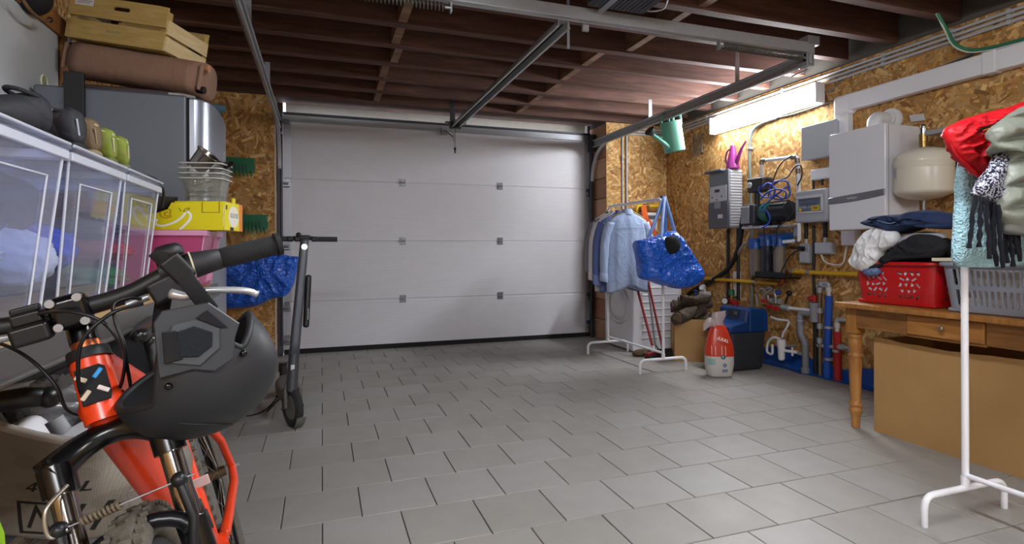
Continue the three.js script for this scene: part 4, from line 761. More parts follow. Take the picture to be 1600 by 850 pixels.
{
  const t = thing('salt_bag', 'red and white plastic bag of softener salt with crumpled open top', 'bag', [3.15, 0, -3.83], -0.42);
  const tex = canvasTex(512, 1024, (g, w, h) => {
    g.fillStyle = '#c9c6c2'; g.fillRect(0, 0, w, h); g.fillStyle = '#cf3a1c'; g.fillRect(0, 0, w, h * 0.60);
    g.fillStyle = '#b52f16'; for (let i = 0; i < 7; i++) g.fillRect(w * 0.1 + i * 40, h * 0.3 + i * 13, 170, 5);
    g.save(); g.translate(w * 0.36, h * 0.28); g.rotate(0.35); g.fillStyle = '#eee'; g.font = 'bold 84px sans-serif'; g.fillText('AXAL', 0, 0); g.restore();
    g.fillStyle = '#e6d4cc'; for (const x of [0.18, 0.3, 0.5, 0.62]) g.fillRect(w * x, h * 0.40, 10, h * 0.17);
    g.fillStyle = '#2a6f77'; g.beginPath(); g.arc(w * 0.55, h * 0.61, 40, 0, 7); g.fill(); g.fillStyle = '#cfe'; g.fillRect(w * 0.53, h * 0.59, 14, 30);
    g.fillStyle = '#8fb4b4'; g.fillRect(w * 0.08, h * 0.64, w * 0.22, h * 0.12);
    g.fillStyle = '#27358c'; g.beginPath(); g.ellipse(w * 0.6, h * 0.76, 30, 36, 0, 0, 7); g.fill(); g.fillStyle = '#dfe4ff'; g.fillRect(w * 0.585, h * 0.74, 14, 40);
    g.fillStyle = '#2c3f92'; g.fillRect(w * 0.52, h * 0.84, 90, 60); g.fillStyle = '#c9c6c2'; for (let i = 0; i < 9; i++) g.fillRect(w * 0.53 + i * 9, h * 0.85, 4, 50);
  });
  const mBag = new THREE.MeshPhysicalMaterial({ map: tex, roughness: 0.28, clearcoat: 0.3, clearcoatRoughness: 0.3 });
  const secs = [[0, 0.085, 0.05], [0.012, 0.10, 0.062], [0.10, 0.115, 0.078], [0.22, 0.118, 0.075], [0.30, 0.10, 0.062], [0.38, 0.075, 0.048], [0.43, 0.05, 0.035]].map(([y, a, b]) => ({ p: V(-0.03 * Math.max(0, y - 0.2), y, 0), a: V(a, 0, 0), b: V(0, 0, b), sq: 0.7 }));
  const g = loft(secs, 40, (k, th, i) => 1 + 0.05 * N3(Math.cos(th) * 3 + 4, k * 6, Math.sin(th) * 3));
  const q = clean(g), P = q.attributes.position, U = q.attributes.uv; for (let i = 0; i < P.count; i++) U.setXY(i, 0.5 + P.getX(i) / 0.25, P.getY(i) / 0.44);
  part('bag_body', q, mBag, t, { keepUV: true });
  const mClr = M('#e3d6d6', 0.2, 0, { transmission: 0.6, thickness: 0 });
  part('open_neck', loft([[0.415, 0.052, 0.034], [0.45, 0.045, 0.03], [0.50, 0.06, 0.03], [0.54, 0.052, 0.012]].map(([y, a, b]) => ({ p: V(-0.012 + (y - 0.43) * 0.1, y, 0), a: V(a, 0.01, 0), b: V(0, 0, b) })), 36, (k, th) => 1 + 0.22 * N3(Math.cos(th) * 4, k * 5, Math.sin(th) * 4), false), mClr, t);
  part('loose_corner', loft([[0.43, 0.02, 0.02], [0.46, 0.034, 0.02], [0.445, 0.04, 0.012], [0.41, 0.03, 0.006]].map(([y, a, b], i) => ({ p: V(-0.04 - i * 0.032, y, 0.03), a: V(0, a, 0), b: V(0, 0, b) })), 24, (k, th) => 1 + 0.2 * N3(Math.cos(th) * 4, k * 5 + 9, Math.sin(th) * 4)), mClr, t);
}
{ // things on the wall behind the firewood
  const p = W(1151, 445, 0.006), t = thing('notice_strip', 'narrow white paper strip with red print stuck on the wall', 'paper');
  part('paper', Bmm(XR - 0.003, XR - 0.001, 0.56, 0.84, p.z - 0.055, p.z + 0.055), M('#d9d4d2', 0.7), t);
  pieces('red_print', [0, 1, 2, 3].map(i => Bmm(XR - 0.0042, XR - 0.0032, 0.60 + i * 0.055, 0.63 + i * 0.055, p.z + 0.015, p.z + 0.04)), M('#c46a62', 0.7), t);
}
{
  const p = W(1143, 460, 0.08), t = thing('relief_valve', 'red and green safety valve with a round pressure gauge', 'valves');
  part('stem', [C(V(p.x, 0.45, p.z), V(p.x, 0.72, p.z), 0.016), C(V(p.x, 0.58, p.z), V(XR - 0.002, 0.58, p.z), 0.012)], mBrass, t);
  part('green_body', C(V(p.x, 0.60, p.z), V(p.x, 0.66, p.z), 0.03, 0.026, 14), M('#17633f', 0.4), t);
  part('red_body', C(V(p.x, 0.545, p.z - 0.05), V(p.x, 0.52, p.z + 0.08), 0.03, 0.024, 14), mRed, t);
  const g = W(1135, 470, 0.12); part('gauge', [C(V(g.x, g.y, g.z), V(g.x - 0.03, g.y, g.z + 0.012), 0.034, 0.034, 22)], mBlackMatte, t);
  part('dial', C(V(g.x - 0.0305, g.y, g.z + 0.0122), V(g.x - 0.033, g.y, g.z + 0.0132), 0.029, 0.029, 22), M('#e6e6e2', 0.4), t);
  part('gauge_arm', C(g, V(p.x, 0.55, p.z), 0.01), mBrass, t);
}
{
  const p = W(1103, 455, 0.06), t = thing('tundish', 'white funnel cup on a pipe stub above the firewood', 'funnel');
  part('cup', lathe([[0.012, 0], [0.03, 0.02], [0.038, 0.045], [0.034, 0.045], [0.026, 0.022], [0.008, 0.005]], 20, p.x - 0.02, p.y + 0.02, p.z, 0.3, 0, 0.9), mWhitePlastic, t);
  part('body', [Bmm(p.x - 0.05, p.x + 0.03, p.y - 0.06, p.y + 0.0, p.z - 0.05, p.z + 0.05, 0.008), C(V(p.x - 0.01, p.y - 0.01, p.z), V(p.x - 0.02, p.y + 0.03, p.z), 0.013), C(V(p.x, p.y - 0.03, p.z), V(XR - 0.002, p.y - 0.03, p.z), 0.012)], mWhitePlastic, t);
}
{
  const p = W(1087, 462, 0.08), t = thing('blue_tap', 'blue garden tap on the wall above the firewood', 'tap'), m = M('#2b5183', 0.4);
  part('body', [C(V(p.x, p.y - 0.06, p.z), V(p.x, p.y + 0.05, p.z), 0.016), C(V(p.x, p.y, p.z), V(XR - 0.002, p.y, p.z), 0.014)], m, t);
  part('handle', [C(V(p.x, p.y + 0.05, p.z - 0.04), V(p.x, p.y + 0.05, p.z + 0.04), 0.01), SP(p.x, p.y + 0.055, p.z, 0.016)], m, t);
}
// ================================================================ cushions and cloth cut from outlines
function smoothLoop(pts, n = 96) {
  const c = new THREE.CatmullRomCurve3(pts.map(p => V(p[0], p[1], 0)), true, 'centripetal'); return c.getPoints(n).slice(0, n).map(p => [p.x, p.y]);
}
function pillow(outline, Th, o = {}) {                             // filled outline in xy, rounded to +-Th along z, with folds
  const n = o.n || 96, rings = o.rings || 14, L = smoothLoop(outline, n), amp = o.amp ?? 0.15, fr = o.fr || 8, sd = o.seed || 0;
  let cx = 0, cy = 0; for (const p of L) { cx += p[0] / n; cy += p[1] / n; } if (o.c) [cx, cy] = o.c;
  const pos = [], idx = [], side = s => {
    const base = pos.length / 3;
    for (let r = 0; r <= rings; r++) for (let k = 0; k < n; k++) {
      const f = Math.sin(r / rings * Math.PI / 2), x = cx + (L[k][0] - cx) * f, y = cy + (L[k][1] - cy) * f;
      const prof = Math.pow(Math.max(0, 1 - Math.pow(f, o.pow || 3)), 0.5);
      const rg = (a, b, c) => { const wx = 0.35 * N3(a * 0.5 + 7, b * 0.5, c), q = 1 - 2 * Math.abs(N3(a + wx, b + wx, c + sd)), q2 = 1 - 2 * Math.abs(N3(a * 2.1 + 3, b * 2.1 + wx, c + sd * 2)); return q * q * Math.sign(q) * 0.7 + q2 * q2 * Math.sign(q2) * 0.35 - 0.35; };
      let z = s * Th * prof; const m = o.ridge ? s * o.ridge * rg(x * fr, y * fr * (o.stretch || 1), s) : (o.fold ? o.fold(x, y, f, s) : amp * Th * 2.2 * fbm3(x * fr + sd, y * fr * (o.stretch || 1), s * 2 + sd, 3)); z += m * (r === rings ? 0 : prof * (0.35 + 0.65 * prof));
      pos.push(x, y, z);
    }
    for (let r = 0; r < rings; r++) for (let k = 0; k < n; k++) { const a = base + r * n + k, b = base + r * n + (k + 1) % n, c = a + n, d = b + n; s > 0 ? idx.push(a, c, b, b, c, d) : idx.push(a, b, c, b, d, c); }
  };
  side(1); side(-1);
  const g = new THREE.BufferGeometry(); g.setAttribute('position', new THREE.Float32BufferAttribute(pos, 3)); g.setIndex(idx);
  const w = mergeVertices(g, 1e-5); w.computeVertexNormals(); return w;
}
const outZ = (px, Z) => px.map(([x, y]) => { const p = onZ(x, y, Z); return [p.x, p.y]; });
const pillowZ = (px, Z, Th, o) => pillow(outZ(px, Z), Th, o).translate(0, 0, Z);
const outX = (px, X) => px.map(([x, y]) => { const p = onX(x, y, X); return [p.z, p.y]; });
const pillowX = (px, X, Th, o) => pillow(outX(px, X), Th, o).applyMatrix4(new THREE.Matrix4().makeBasis(V(0, 0, 1), V(0, 1, 0), V(-1, 0, 0))).translate(X, 0, 0);
const crinkle = dataTex(256, 256, (u, v) => { const a = fbm2(u, v, 9, 9, 3, 91), b = fbm2(u, v, 14, 14, 2, 95); return Math.min(1, Math.abs(a - 0.5) * 3 + Math.abs(b - 0.5) * 2); }, false, 0.3);
const mBlueBag = M('#1560d6', 0.26, 0, { bumpMap: crinkle, bumpScale: 0.010, clearcoat: 0.4, clearcoatRoughness: 0.25 });
const mBlueStrap = M('#2f63a8', 0.5, 0, { bumpMap: noiseBump(20, 2, 0.05, 97), bumpScale: 0.0005 });
const fabricBump = dataTex(512, 512, (u, v) => { const w = fbm2(u, v, 4, 4, 2, 301), r = 1 - 2 * Math.abs(vnoise((u + w * 0.25) * 7, v * 5, 7, 5, 305) - 0.5), q = 1 - 2 * Math.abs(vnoise((u - w * 0.2) * 13, (v + w * 0.2) * 10, 13, 10, 307) - 0.5); return 0.55 * r ** 3 + 0.3 * q ** 3 + 0.05 * hash(Math.floor(u * 512), Math.floor(v * 512), 9) + 0.1 * w; }, false, 0.45);
const cloth = (c, r = 0.9, o = {}) => M(c, r, 0, { bumpMap: fabricBump, bumpScale: 0.0045, ...o });
// ================================================================ clothes rack near the corner
function rack(name, label, x, z, lab2) {                           // one upright at z, the other 0.99 m to the rear of it (dz < 0) or nearer
  const t = thing(name, label, 'clothes rack', [x, 0, z], 0, 'white clothes racks'), H = 1.508, L = 0.98, m = mWhitePaint, r = 0.0125;
  part('frame', TB([V(0, 0.13, 0), V(0, H, 0), V(0, H, -L), V(0, 0.13, -L)], r, 0.09, 14), m, t);
  part('lower_bar', C(V(0, 0.165, -0.005), V(0, 0.165, -L + 0.005), 0.0105), m, t);
  for (const dz of [0, -L]) { const f = part('foot', TB([V(-0.232, 0, dz), V(-0.232, 0.115, dz), V(0.232, 0.115, dz), V(0.232, 0, dz)], r, 0.055, 14), m, t); part('collar', C(V(0, 0.115, dz), V(0, 0.16, dz), 0.0155), m, f); }
  return t;
}
rack('clothes_rack', 'white tubular clothes rack holding shirts and a blue bag', 2.80, -4.12);
function shirt(label, z, cols, o = {}) {
  const t = thing('shirt', label, 'shirt', [0, 0, 0], 0, 'shirts on the rack'), X = 2.795, top = 1.425, m = cloth(cols), s = o.s || 1, len = o.len || 0.74;
  const S = (y, a, b, dx = 0) => ({ p: V(X + dx, top - y, z), a: V(a * s, 0, 0), b: V(0, 0, b) });
  const keys = [[0.0, 0.055, 0.035], [0.012, 0.075, 0.04], [0.04, 0.14, 0.045], [0.075, 0.205, 0.05], [0.12, 0.215, 0.055], [0.25, 0.215, 0.06], [0.45, 0.225, 0.062], [0.62, 0.235, 0.06], [len, 0.225, 0.05]];
  const secs = []; for (let i = 0; i < keys.length - 1; i++) for (let k = 0; k < 4; k++) { const f = k / 4, A = keys[i], Bk = keys[i + 1]; secs.push(S(A[0] + (Bk[0] - A[0]) * f, A[1] + (Bk[1] - A[1]) * f, A[2] + (Bk[2] - A[2]) * f)); } secs.push(S(...keys[keys.length - 1]));
  const body = loft(secs, 72, (k, th) => 1 + (0.03 + 0.16 * k) * (Math.sin(th) ** 2) * (0.5 * Math.sin(th * 9 + z * 40 + k * 1.5) + 0.6 * fbm3(Math.cos(th) * 3 + z * 10, k * 3, Math.sin(th) * 3, 2)));
  warp(body, v => { if (v.y < top - len + 0.06) v.y += 0.03 * Math.cos((v.x - X) * 14) - 0.01; }); part('body', body, m, t);
  for (const sx of [-1, 1]) {
    const a = V(X + sx * 0.185 * s, top - 0.10, z), P = [a, V(X + sx * 0.235 * s, top - 0.24, z + 0.0), V(X + sx * 0.262 * s, top - 0.44, z + 0.012), V(X + sx * 0.268 * s, top - (o.sl || 0.66), z + 0.018)];
    const c = new THREE.CatmullRomCurve3(P), q = []; for (let i = 0; i <= 18; i++) { const p = c.getPoint(i / 18), w = 0.068 - 0.02 * i / 18; q.push({ p, a: V(w * 0.75, w * 0.2 * sx, 0), b: V(0, 0, w * 0.62) }); }
    const sl = part('sleeve', loft(q, 28, (k, th) => 1 + 0.12 * fbm3(Math.cos(th) * 3, k * 9 + sx, Math.sin(th) * 3 + z * 5, 2)), m, t);
    const e = q[17]; part('cuff', loft([{ p: q[16].p, a: e.a.clone().multiplyScalar(1.12), b: e.b.clone().multiplyScalar(1.12) }, { p: q[18].p.clone().add(V(0, -0.004, 0)), a: q[18].a.clone().multiplyScalar(1.12), b: q[18].b.clone().multiplyScalar(1.12) }], 24), cloth(o.cuff || cols), sl);
  }
  part('collar', loft([[0.022, 0.062, 0.05], [0.0, 0.058, 0.046], [-0.03, 0.05, 0.038], [-0.026, 0.042, 0.03], [0.0, 0.04, 0.03]].map(([y, a, b]) => S(y, a, b)), 32, null, false), m, t);
  if (o.yoke) { part('yoke_seam', TB([V(X - 0.19, top - 0.155, z + 0.059), V(X, top - 0.15, z + 0.068), V(X + 0.19, top - 0.155, z + 0.059)], 0.002, 0.03, 5), cloth(o.yoke), t); }
  return t;
}
function hanger(z, col, label) {
  const t = thing('clothes_hanger', label, 'hanger', [0, 0, 0], 0, 'clothes hangers'), X = 2.797;
  part('hook', T([V(X, 1.452, z), V(X, 1.482, z), V(X + 0.012, 1.495, z), V(X + 0.018, 1.508, z), V(X + 0.012, 1.523, z), V(X, 1.526, z), V(X - 0.016, 1.517, z)], 0.0025, 6), mChrome, t);
  part('shoulders', TB([V(X - 0.175, 1.375, z), V(X - 0.05, 1.44, z), V(X, 1.452, z), V(X + 0.05, 1.44, z), V(X + 0.175, 1.375, z)], 0.006, 0.03, 8), M(col, 0.5), t);
}
shirt('light blue cotton shirt seen from behind, nearest the blue bag on the rack', -4.70, '#97a8c6', { yoke: '#7688a9' });
shirt('periwinkle blue shirt hanging behind the light blue shirt', -4.84, '#5f6fa8', { sl: 0.70, cuff: '#7f8fc4' });
shirt('white shirt hanging between the periwinkle shirt and the grey cardigan', -4.94, '#c9c6cf', { sl: 0.66, cuff: '#d3c6cd' });
shirt('grey knitted cardigan hanging furthest along the rack', -5.03, '#7b7880', { s: 1.02, sl: 0.58, len: 0.62 });
hanger(-4.70, '#b48b58', 'wooden hanger holding the light blue shirt'); hanger(-4.84, '#d8d8da', 'hanger holding the periwinkle shirt'); hanger(-4.94, '#e0e0e2', 'hanger holding the white shirt'); hanger(-5.03, '#d8d8da', 'hanger holding the grey cardigan');
{
  const t = thing('blue_shopping_bag', 'large shiny blue woven plastic bag hanging from the rack end by straps', 'bag'), Z = -3.98;
  part('body', pillowZ([[994, 377], [1004, 374], [1030, 367], [1050, 361], [1060, 370], [1070, 386], [1083, 406], [1096, 430], [1089, 442], [1064, 451], [1038, 447], [1014, 439], [1001, 434], [999, 412], [994, 390]], Z, 0.11, { ridge: 0.035, fr: 7, pow: 9, seed: 3, n: 128, rings: 22 }), mBlueBag, t);
  const top = onZ(1029, 307, -4.06); top.z = -4.09; top.y = 1.523; top.x = 2.80;
  const st = (x, y, dz, k) => { const e = onZ(x, y, Z + dz), mid = top.clone().lerp(e, 0.5); const q = []; for (let i = 0; i <= 8; i++) { const p = top.clone().lerp(e, i / 8); q.push({ p, a: V(0.016, 0.004 * k, 0), b: V(0, 0, 0.003) }); } return loft(q, 12); };
  [[1014, 371, 0.05, -1], [1033, 372, 0.10, 0], [1040, 368, -0.03, 0.3], [1057, 372, 0.02, 1.5]].forEach(a => { const s = part('strap', st(...a), mBlueStrap, t); });
  part('strap_loop', T([V(2.80, 1.52, -4.09), V(2.815, 1.524, -4.12), V(2.80, 1.526, -4.15), V(2.79, 1.52, -4.12)], 0.008, 8), mBlueStrap, t);
  part('dark_content', pillowZ([[1040, 372], [1054, 369], [1063, 382], [1058, 394], [1046, 396], [1041, 386]], Z + 0.128, 0.025, { amp: 0.1 }), cloth('#101114'), t);
}
// ---- washing machine, brooms, gas meter behind the rack
{
  const t = thing('washing_machine', 'white front loading washing machine behind the hanging shirts', 'washing machine', [3.34, 0, -5.31]);
  const m = M('#d9dae0', 0.3);
  part('cabinet', RB(0.6, 0.83, 0.6, 0.015, 0, 0.425, 0), m, t);
  part('top_plate', RB(0.62, 0.03, 0.61, 0.01, 0, 0.852, 0), m, t);
  const d = part('door_ring', new THREE.TorusGeometry(0.185, 0.022, 12, 44).rotateY(Math.PI / 2).translate(-0.302, 0.47, 0.02), M('#c9cad2', 0.25), t);
  part('door_glass', lathe([[0, 0.0], [0.10, -0.012], [0.165, 0.012], [0.17, 0.03]], 32, -0.33, 0.47, 0.02, 0, 0, -Math.PI / 2), M('#cfd2da', 0.2), d);
  part('plinth', Bmm(-0.302, -0.295, 0.02, 0.10, -0.29, 0.29, 0.003), M('#c4c5cb', 0.35), t);
  part('control_strip', Bmm(-0.306, -0.296, 0.72, 0.82, -0.29, 0.29, 0.004), M('#c9cbd1', 0.3), t);
  pieces('side_rib', [0, 1, 2, 3, 4, 5, 6, 7, 8].map(i => RB(0.44, 0.012, 0.008, 0.004, 0.03, 0.14 + i * 0.075, 0.301)), m, t);
}
{
  const mk = (name, label, cat, a, b, r, m, hd) => { const t = thing(name, label, cat, [0, 0, 0], 0, 'cleaning tools beside the washing machine'); part('handle', C(a, b, r, r, 12), m, t); hd(t); };
  const f1 = onY(1021, 550, 0.06), f2 = onY(1036, 548, 0.06), f3 = onY(1024, 543, 0.06);
  mk('broom', 'broom with a red handle leaning by the washing machine', 'broom', f1.clone().add(V(0, 0.02, 0)), V(f1.x - 0.13, 1.12, -4.98), 0.0125, M('#8e1b25', 0.4), t => { part('socket', C(f1.clone().add(V(0, -0.02, 0)), f1.clone().add(V(-0.005, 0.06, 0)), 0.018), mWhitePlastic, t); part('brush_head', RB(0.26, 0.035, 0.05, 0.01, f1.x, 0.05, f1.z, 0.5), M('#7d1a22', 0.5), t); part('bristles', RB(0.25, 0.035, 0.06, 0.008, f1.x, 0.018, f1.z, 0.5), mBlackMatte, t); });
  mk('mop', 'mop with red handle and dark head beside the broom', 'mop', f2, V(f2.x - 0.08, 1.10, -4.98), 0.0115, M('#93202a', 0.4), t => { part('mop_head', blob(f2.x + 0.02, 0.035, f2.z + 0.02, 0.13, 0.045, 0.07, 0.25, 5, 3), cloth('#2a2723'), t); });
  mk('floor_squeegee', 'thin grey pole of a floor wiper between the red handles', 'wiper', f3, V(f3.x - 0.07, 1.05, -4.98), 0.010, mSteel, t => { part('blade_frame', [TB([V(f3.x - 0.05, 0.01, f3.z), V(f3.x, 0.09, f3.z), V(f3.x + 0.06, 0.01, f3.z)], 0.006, 0.02, 8)], mDarkSteel, t); });
  single('cleaning_rag', 'crumpled brown rag on the floor beside the washing machine', 'rag', blob(onY(1003, 556, 0).x, 0.03, onY(1003, 556, 0).z, 0.10, 0.034, 0.06, 0.3, 4, 9), cloth('#5b4837'));
}
{
  const t = thing('gas_meter', 'gas meter with yellow pipes on the back wall behind the rack', 'gas meter'), Z = ZB + 0.09, a = onZ(1010, 335, Z), m = M('#cfd0d2', 0.45), y = M('#d8b31c', 0.4);
  part('casing', Bmm(a.x - 0.10, a.x + 0.12, a.y - 0.20, a.y + 0.02, ZB + 0.02, Z + 0.06, 0.02), m, t);
  part('counter', Bmm(a.x - 0.05, a.x + 0.08, a.y - 0.06, a.y - 0.015, Z + 0.058, Z + 0.066, 0.003), M('#54575c', 0.4), t);
  part('pipe', [TB([V(a.x - 0.13, a.y - 0.24, Z), V(a.x - 0.13, a.y + 0.10, Z), V(a.x - 0.04, a.y + 0.10, Z)], 0.02, 0.04, 12)], y, t);
  part('pipe', [TB([V(a.x + 0.02, a.y + 0.10, Z), V(a.x + 0.13, a.y + 0.10, Z), V(a.x + 0.22, a.y + 0.10, Z)], 0.02, 0.02, 12)], y, t);
  part('pipe_joint', [C(V(a.x - 0.05, a.y + 0.10, Z), V(a.x + 0.03, a.y + 0.10, Z), 0.026), C(V(a.x - 0.02, a.y + 0.0, Z), V(a.x - 0.02, a.y + 0.10, Z), 0.02), C(V(a.x - 0.02, a.y + 0.1, Z), V(a.x - 0.02, a.y + 0.1, ZB + 0.001), 0.012)], mBrass, t);
}
single('orange_apron', 'orange and white cloth hanging below the gas meter', 'cloth', pillowZ([[1003, 322], [1008, 320], [1013, 340], [1022, 352], [1026, 380], [1012, 384], [1006, 360]], ZB + 0.19, 0.015, { amp: 0.3 }), cloth('#d8622a'));
// ---- green watering can hung from the track
{
  const c = onX(1051, 214, 3.2), t = thing('green_watering_can', 'mint green watering can with black rose hanging from the door track', 'watering can'), m = M('#5fa38c', 0.4);
  t.position.copy(c); const R = 0.098, h = 0.145;
  part('body', lathe([[0, -h], [R * 1.0, -h], [R, -h + 0.01], [R, h - 0.04], [R * 1.02, h], [R * 0.98, h], [R * 0.96, h - 0.04], [R * 0.95, -h + 0.02], [0, -h + 0.015]], 30), m, t);
  part('half_cover', new THREE.CircleGeometry(R * 0.98, 24, 0, Math.PI).rotateX(-Math.PI / 2).translate(0, h - 0.03, 0), m, t);
  part('top_handle', T([V(-R * 0.9, h - 0.02, 0.0), V(-R * 0.8, h + 0.07, 0), V(-R * 0.35, h + 0.085, 0), V(-R * 0.3, h - 0.05, R * 0.8)], 0.011, 8), m, t);
  part('back_handle', T([V(R * 0.3, h - 0.03, 0), V(R * 0.5, h + 0.10, 0), V(R * 1.0, h + 0.09, 0), V(R * 1.05, h - 0.04, 0)], 0.011, 8), m, t);
  const s = part('spout', ringTube([V(-R * 0.7, -h + 0.05, 0.05), V(-R * 1.5, -h + 0.13, 0.08), V(-R * 2.25, -h + 0.20, 0.10)], k => 0.024 - 0.009 * k, 12), m, t);
  part('spout_brace', C(V(-R * 0.95, 0.02, 0.02), V(-R * 1.55, -h + 0.15, 0.08), 0.008), m, s);
  part('rose', [C(V(-R * 2.25, -h + 0.20, 0.10), V(-R * 2.5, -h + 0.235, 0.115), 0.02, 0.052, 20), C(V(-R * 2.5, -h + 0.235, 0.115), V(-R * 2.56, -h + 0.243, 0.118), 0.052, 0.05, 20)], M('#1b2422', 0.5), s);
  t.rotation.set(0.10, -0.28, 0.22);
}
// ================================================================ table, laundry, big carton
const mPine = M('#ffffff', 0.45, 0, { map: woodTex('#b07a3e', '#8f5d2a', '#c89556', 1.1, 0.3, 9, 131), bumpMap: noiseBump(12, 3, 0.3, 133), bumpScale: 0.0005 });
const mPineD = M('#ffffff', 0.5, 0, { map: woodTex('#8f6233', '#744b22', '#a97a45', 0.9, 0.25, 8, 137) });
{
  const t = thing('wooden_table', 'old pine table with turned legs and a small drawer', 'table');
  part('tabletop', Bmm(2.915, 3.66, 0.715, 0.745, -2.525, -0.75, 0.008), mPine, t, { rot: true });
  for (const [x0, x1, z0, z1] of [[2.965, 2.99, -2.42, -2.12], [2.965, 2.99, -1.745, -0.95], [3.58, 3.605, -2.42, -0.95]]) part('apron', Bmm(x0, x1, 0.60, 0.714, z0, z1, 0.003), mPineD, t, { off: [z0, 0.4] });
  part('apron', Bmm(2.99, 3.58, 0.60, 0.714, -2.47, -2.445, 0.003), mPineD, t);
  part('apron_rail', Bmm(2.968, 2.988, 0.592, 0.606, -2.12, -1.745, 0.002), mPineD, t);
  const d = part('drawer', Bmm(2.957, 2.985, 0.607, 0.709, -2.115, -1.75, 0.004), mPine, t, { off: [0.3, 0.9] });
  part('knob', [lathe([[0.004, 0], [0.006, 0.008], [0.012, 0.014], [0.014, 0.02], [0.01, 0.026], [0, 0.028]], 18, 2.957, 0.66, -1.93, 0, 0, Math.PI / 2)], M('#8c7f6a', 0.3, 0.6), d);
  const prof = [[0.018, 0], [0.022, 0.004], [0.024, 0.06], [0.026, 0.075], [0.036, 0.10], [0.034, 0.115], [0.026, 0.125], [0.036, 0.135], [0.036, 0.147], [0.026, 0.155], [0.028, 0.17], [0.034, 0.36], [0.036, 0.405], [0.03, 0.415], [0.038, 0.425], [0.038, 0.437], [0.028, 0.447], [0.034, 0.475], [0.038, 0.50], [0.034, 0.52], [0.028, 0.532], [0.036, 0.54], [0.036, 0.55], [0.03, 0.558], [0.03, 0.565]];
  for (const [x, z] of [[3.0, -2.452], [3.57, -2.452], [3.0, -0.85], [3.57, -0.85]]) { const l = part('leg', [lathe(prof, 24, x, 0, z), Bmm(x - 0.036, x + 0.036, 0.562, 0.714, z - 0.036, z + 0.036, 0.004)], mPine, t, { rot: true, off: [z, x] }); }
}
{
  const t = thing('large_carton', 'large open brown cardboard carton with torn rim under the table', 'box');
  const X0 = 3.045, X1 = 3.56, Z0 = -2.37, Z1 = -0.95;
  const top = (s) => 0.552 - 0.012 * Math.sin(s * 5) + 0.008 * N3(s * 9, 1, 1) - (s > 0.9 && s < 1.02 ? 0.02 * Math.sin((s - 0.9) / 0.12 * Math.PI) : 0) - 0.012 * s;
  const sh = [[-Z1, 0], [-Z0, 0]]; for (let i = 0; i <= 60; i++) { const z = -Z0 + (Z0 - Z1) * i / 60; sh.push([z, top(i / 60 * 1.42)]); }
  part('front_panel', EXz(sh, 0.008).translate(X0, 0, 0), mCard, t);
  part('back_panel', Bmm(X1 - 0.008, X1, 0, 0.52, Z0, Z1), mCard, t);
  for (const z of [Z0, Z1 - 0.008]) part('side_panel', Bmm(X0 + 0.008, X1 - 0.008, 0, 0.54, z, z + 0.008), mCard, t);
  part('bottom_panel', Bmm(X0 + 0.008, X1 - 0.008, 0, 0.008, Z0 + 0.008, Z1 - 0.008), mCard, t);
  const cr = []; for (const [y0, z0, y1, z1] of [[0.50, -2.18, 0.05, -2.10], [0.46, -2.02, 0.2, -1.96], [0.2, -1.96, 0.03, -1.92], [0.40, -1.86, 0.1, -1.85], [0.52, -2.28, 0.28, -2.29], [0.33, -2.31, 0.05, -2.25], [0.5, -1.62, 0.3, -1.35]]) cr.push(C(V(X0 - 0.0006, y0, z0), V(X0 - 0.0006, y1, z1), 0.0022, 0.0012, 6));
  pieces('crease', cr, mCard, t);
}
// ---- laundry baskets: four walls with holes, corners, rim
function basket(name, label, cx, y, cz, wz, dx, h, mat, holes, taper = 0.13, r = 0.06) {
  const t = thing(name, label, 'laundry basket', [cx, y, cz]), th = 0.004;
  const tp = g => warp(g.index ? g.toNonIndexed() : g, v => { const k = 1 - taper * (1 - v.y / h); v.x *= k; v.z *= k; });
  const W2 = wz / 2, D2 = dx / 2;
  const wall = (L, hl) => EX([[-L / 2, 0.012], [L / 2, 0.012], [L / 2, h], [-L / 2, h]], th, 0, hl);
  for (const [s, L] of [[-1, wz - 2 * r], [1, wz - 2 * r]]) part('side_wall', tp(wall(L, s < 0 ? holes(L, h) : []).rotateY(-Math.PI / 2).translate(s * D2 + (s < 0 ? th : 0), 0, 0)), mat, t);
  for (const [s, L] of [[-1, dx - 2 * r], [1, dx - 2 * r]]) part('end_wall', tp(wall(L, holes(L, h)).translate(0, 0, s * W2 - (s > 0 ? th : 0))), mat, t);
  for (const [sx, sz, a] of [[1, 1, 0], [-1, 1, -Math.PI / 2], [-1, -1, Math.PI], [1, -1, Math.PI / 2]]) part('corner', tp(new THREE.CylinderGeometry(r, r, h - 0.012, 8, 4, true, a, Math.PI / 2).translate(sx * (D2 - r), h / 2 + 0.006, sz * (W2 - r))), mat, t);
  part('base', tp(RB(dx, 0.02, wz, r * 0.6, 0, 0.012, 0)), mat, t);
  const rim = []; for (const [sx, sz, a] of [[1, 1, 0], [1, -1, 1], [-1, -1, 2], [-1, 1, 3]]) for (let i = 0; i <= 6; i++) { const q = Math.PI / 2 * (i / 6); const ang = [Math.PI / 2 - q, -q, -Math.PI / 2 - q, Math.PI - q][a]; rim.push(V(sx * (D2 - r) + (r + 0.008) * Math.cos(ang), h, sz * (W2 - r) + (r + 0.008) * Math.sin(ang))); }
  rim.push(rim[0].clone()); const q = ringTube(rim, 0.011, 8); part('rim', q, mat, t);
  return t;
}
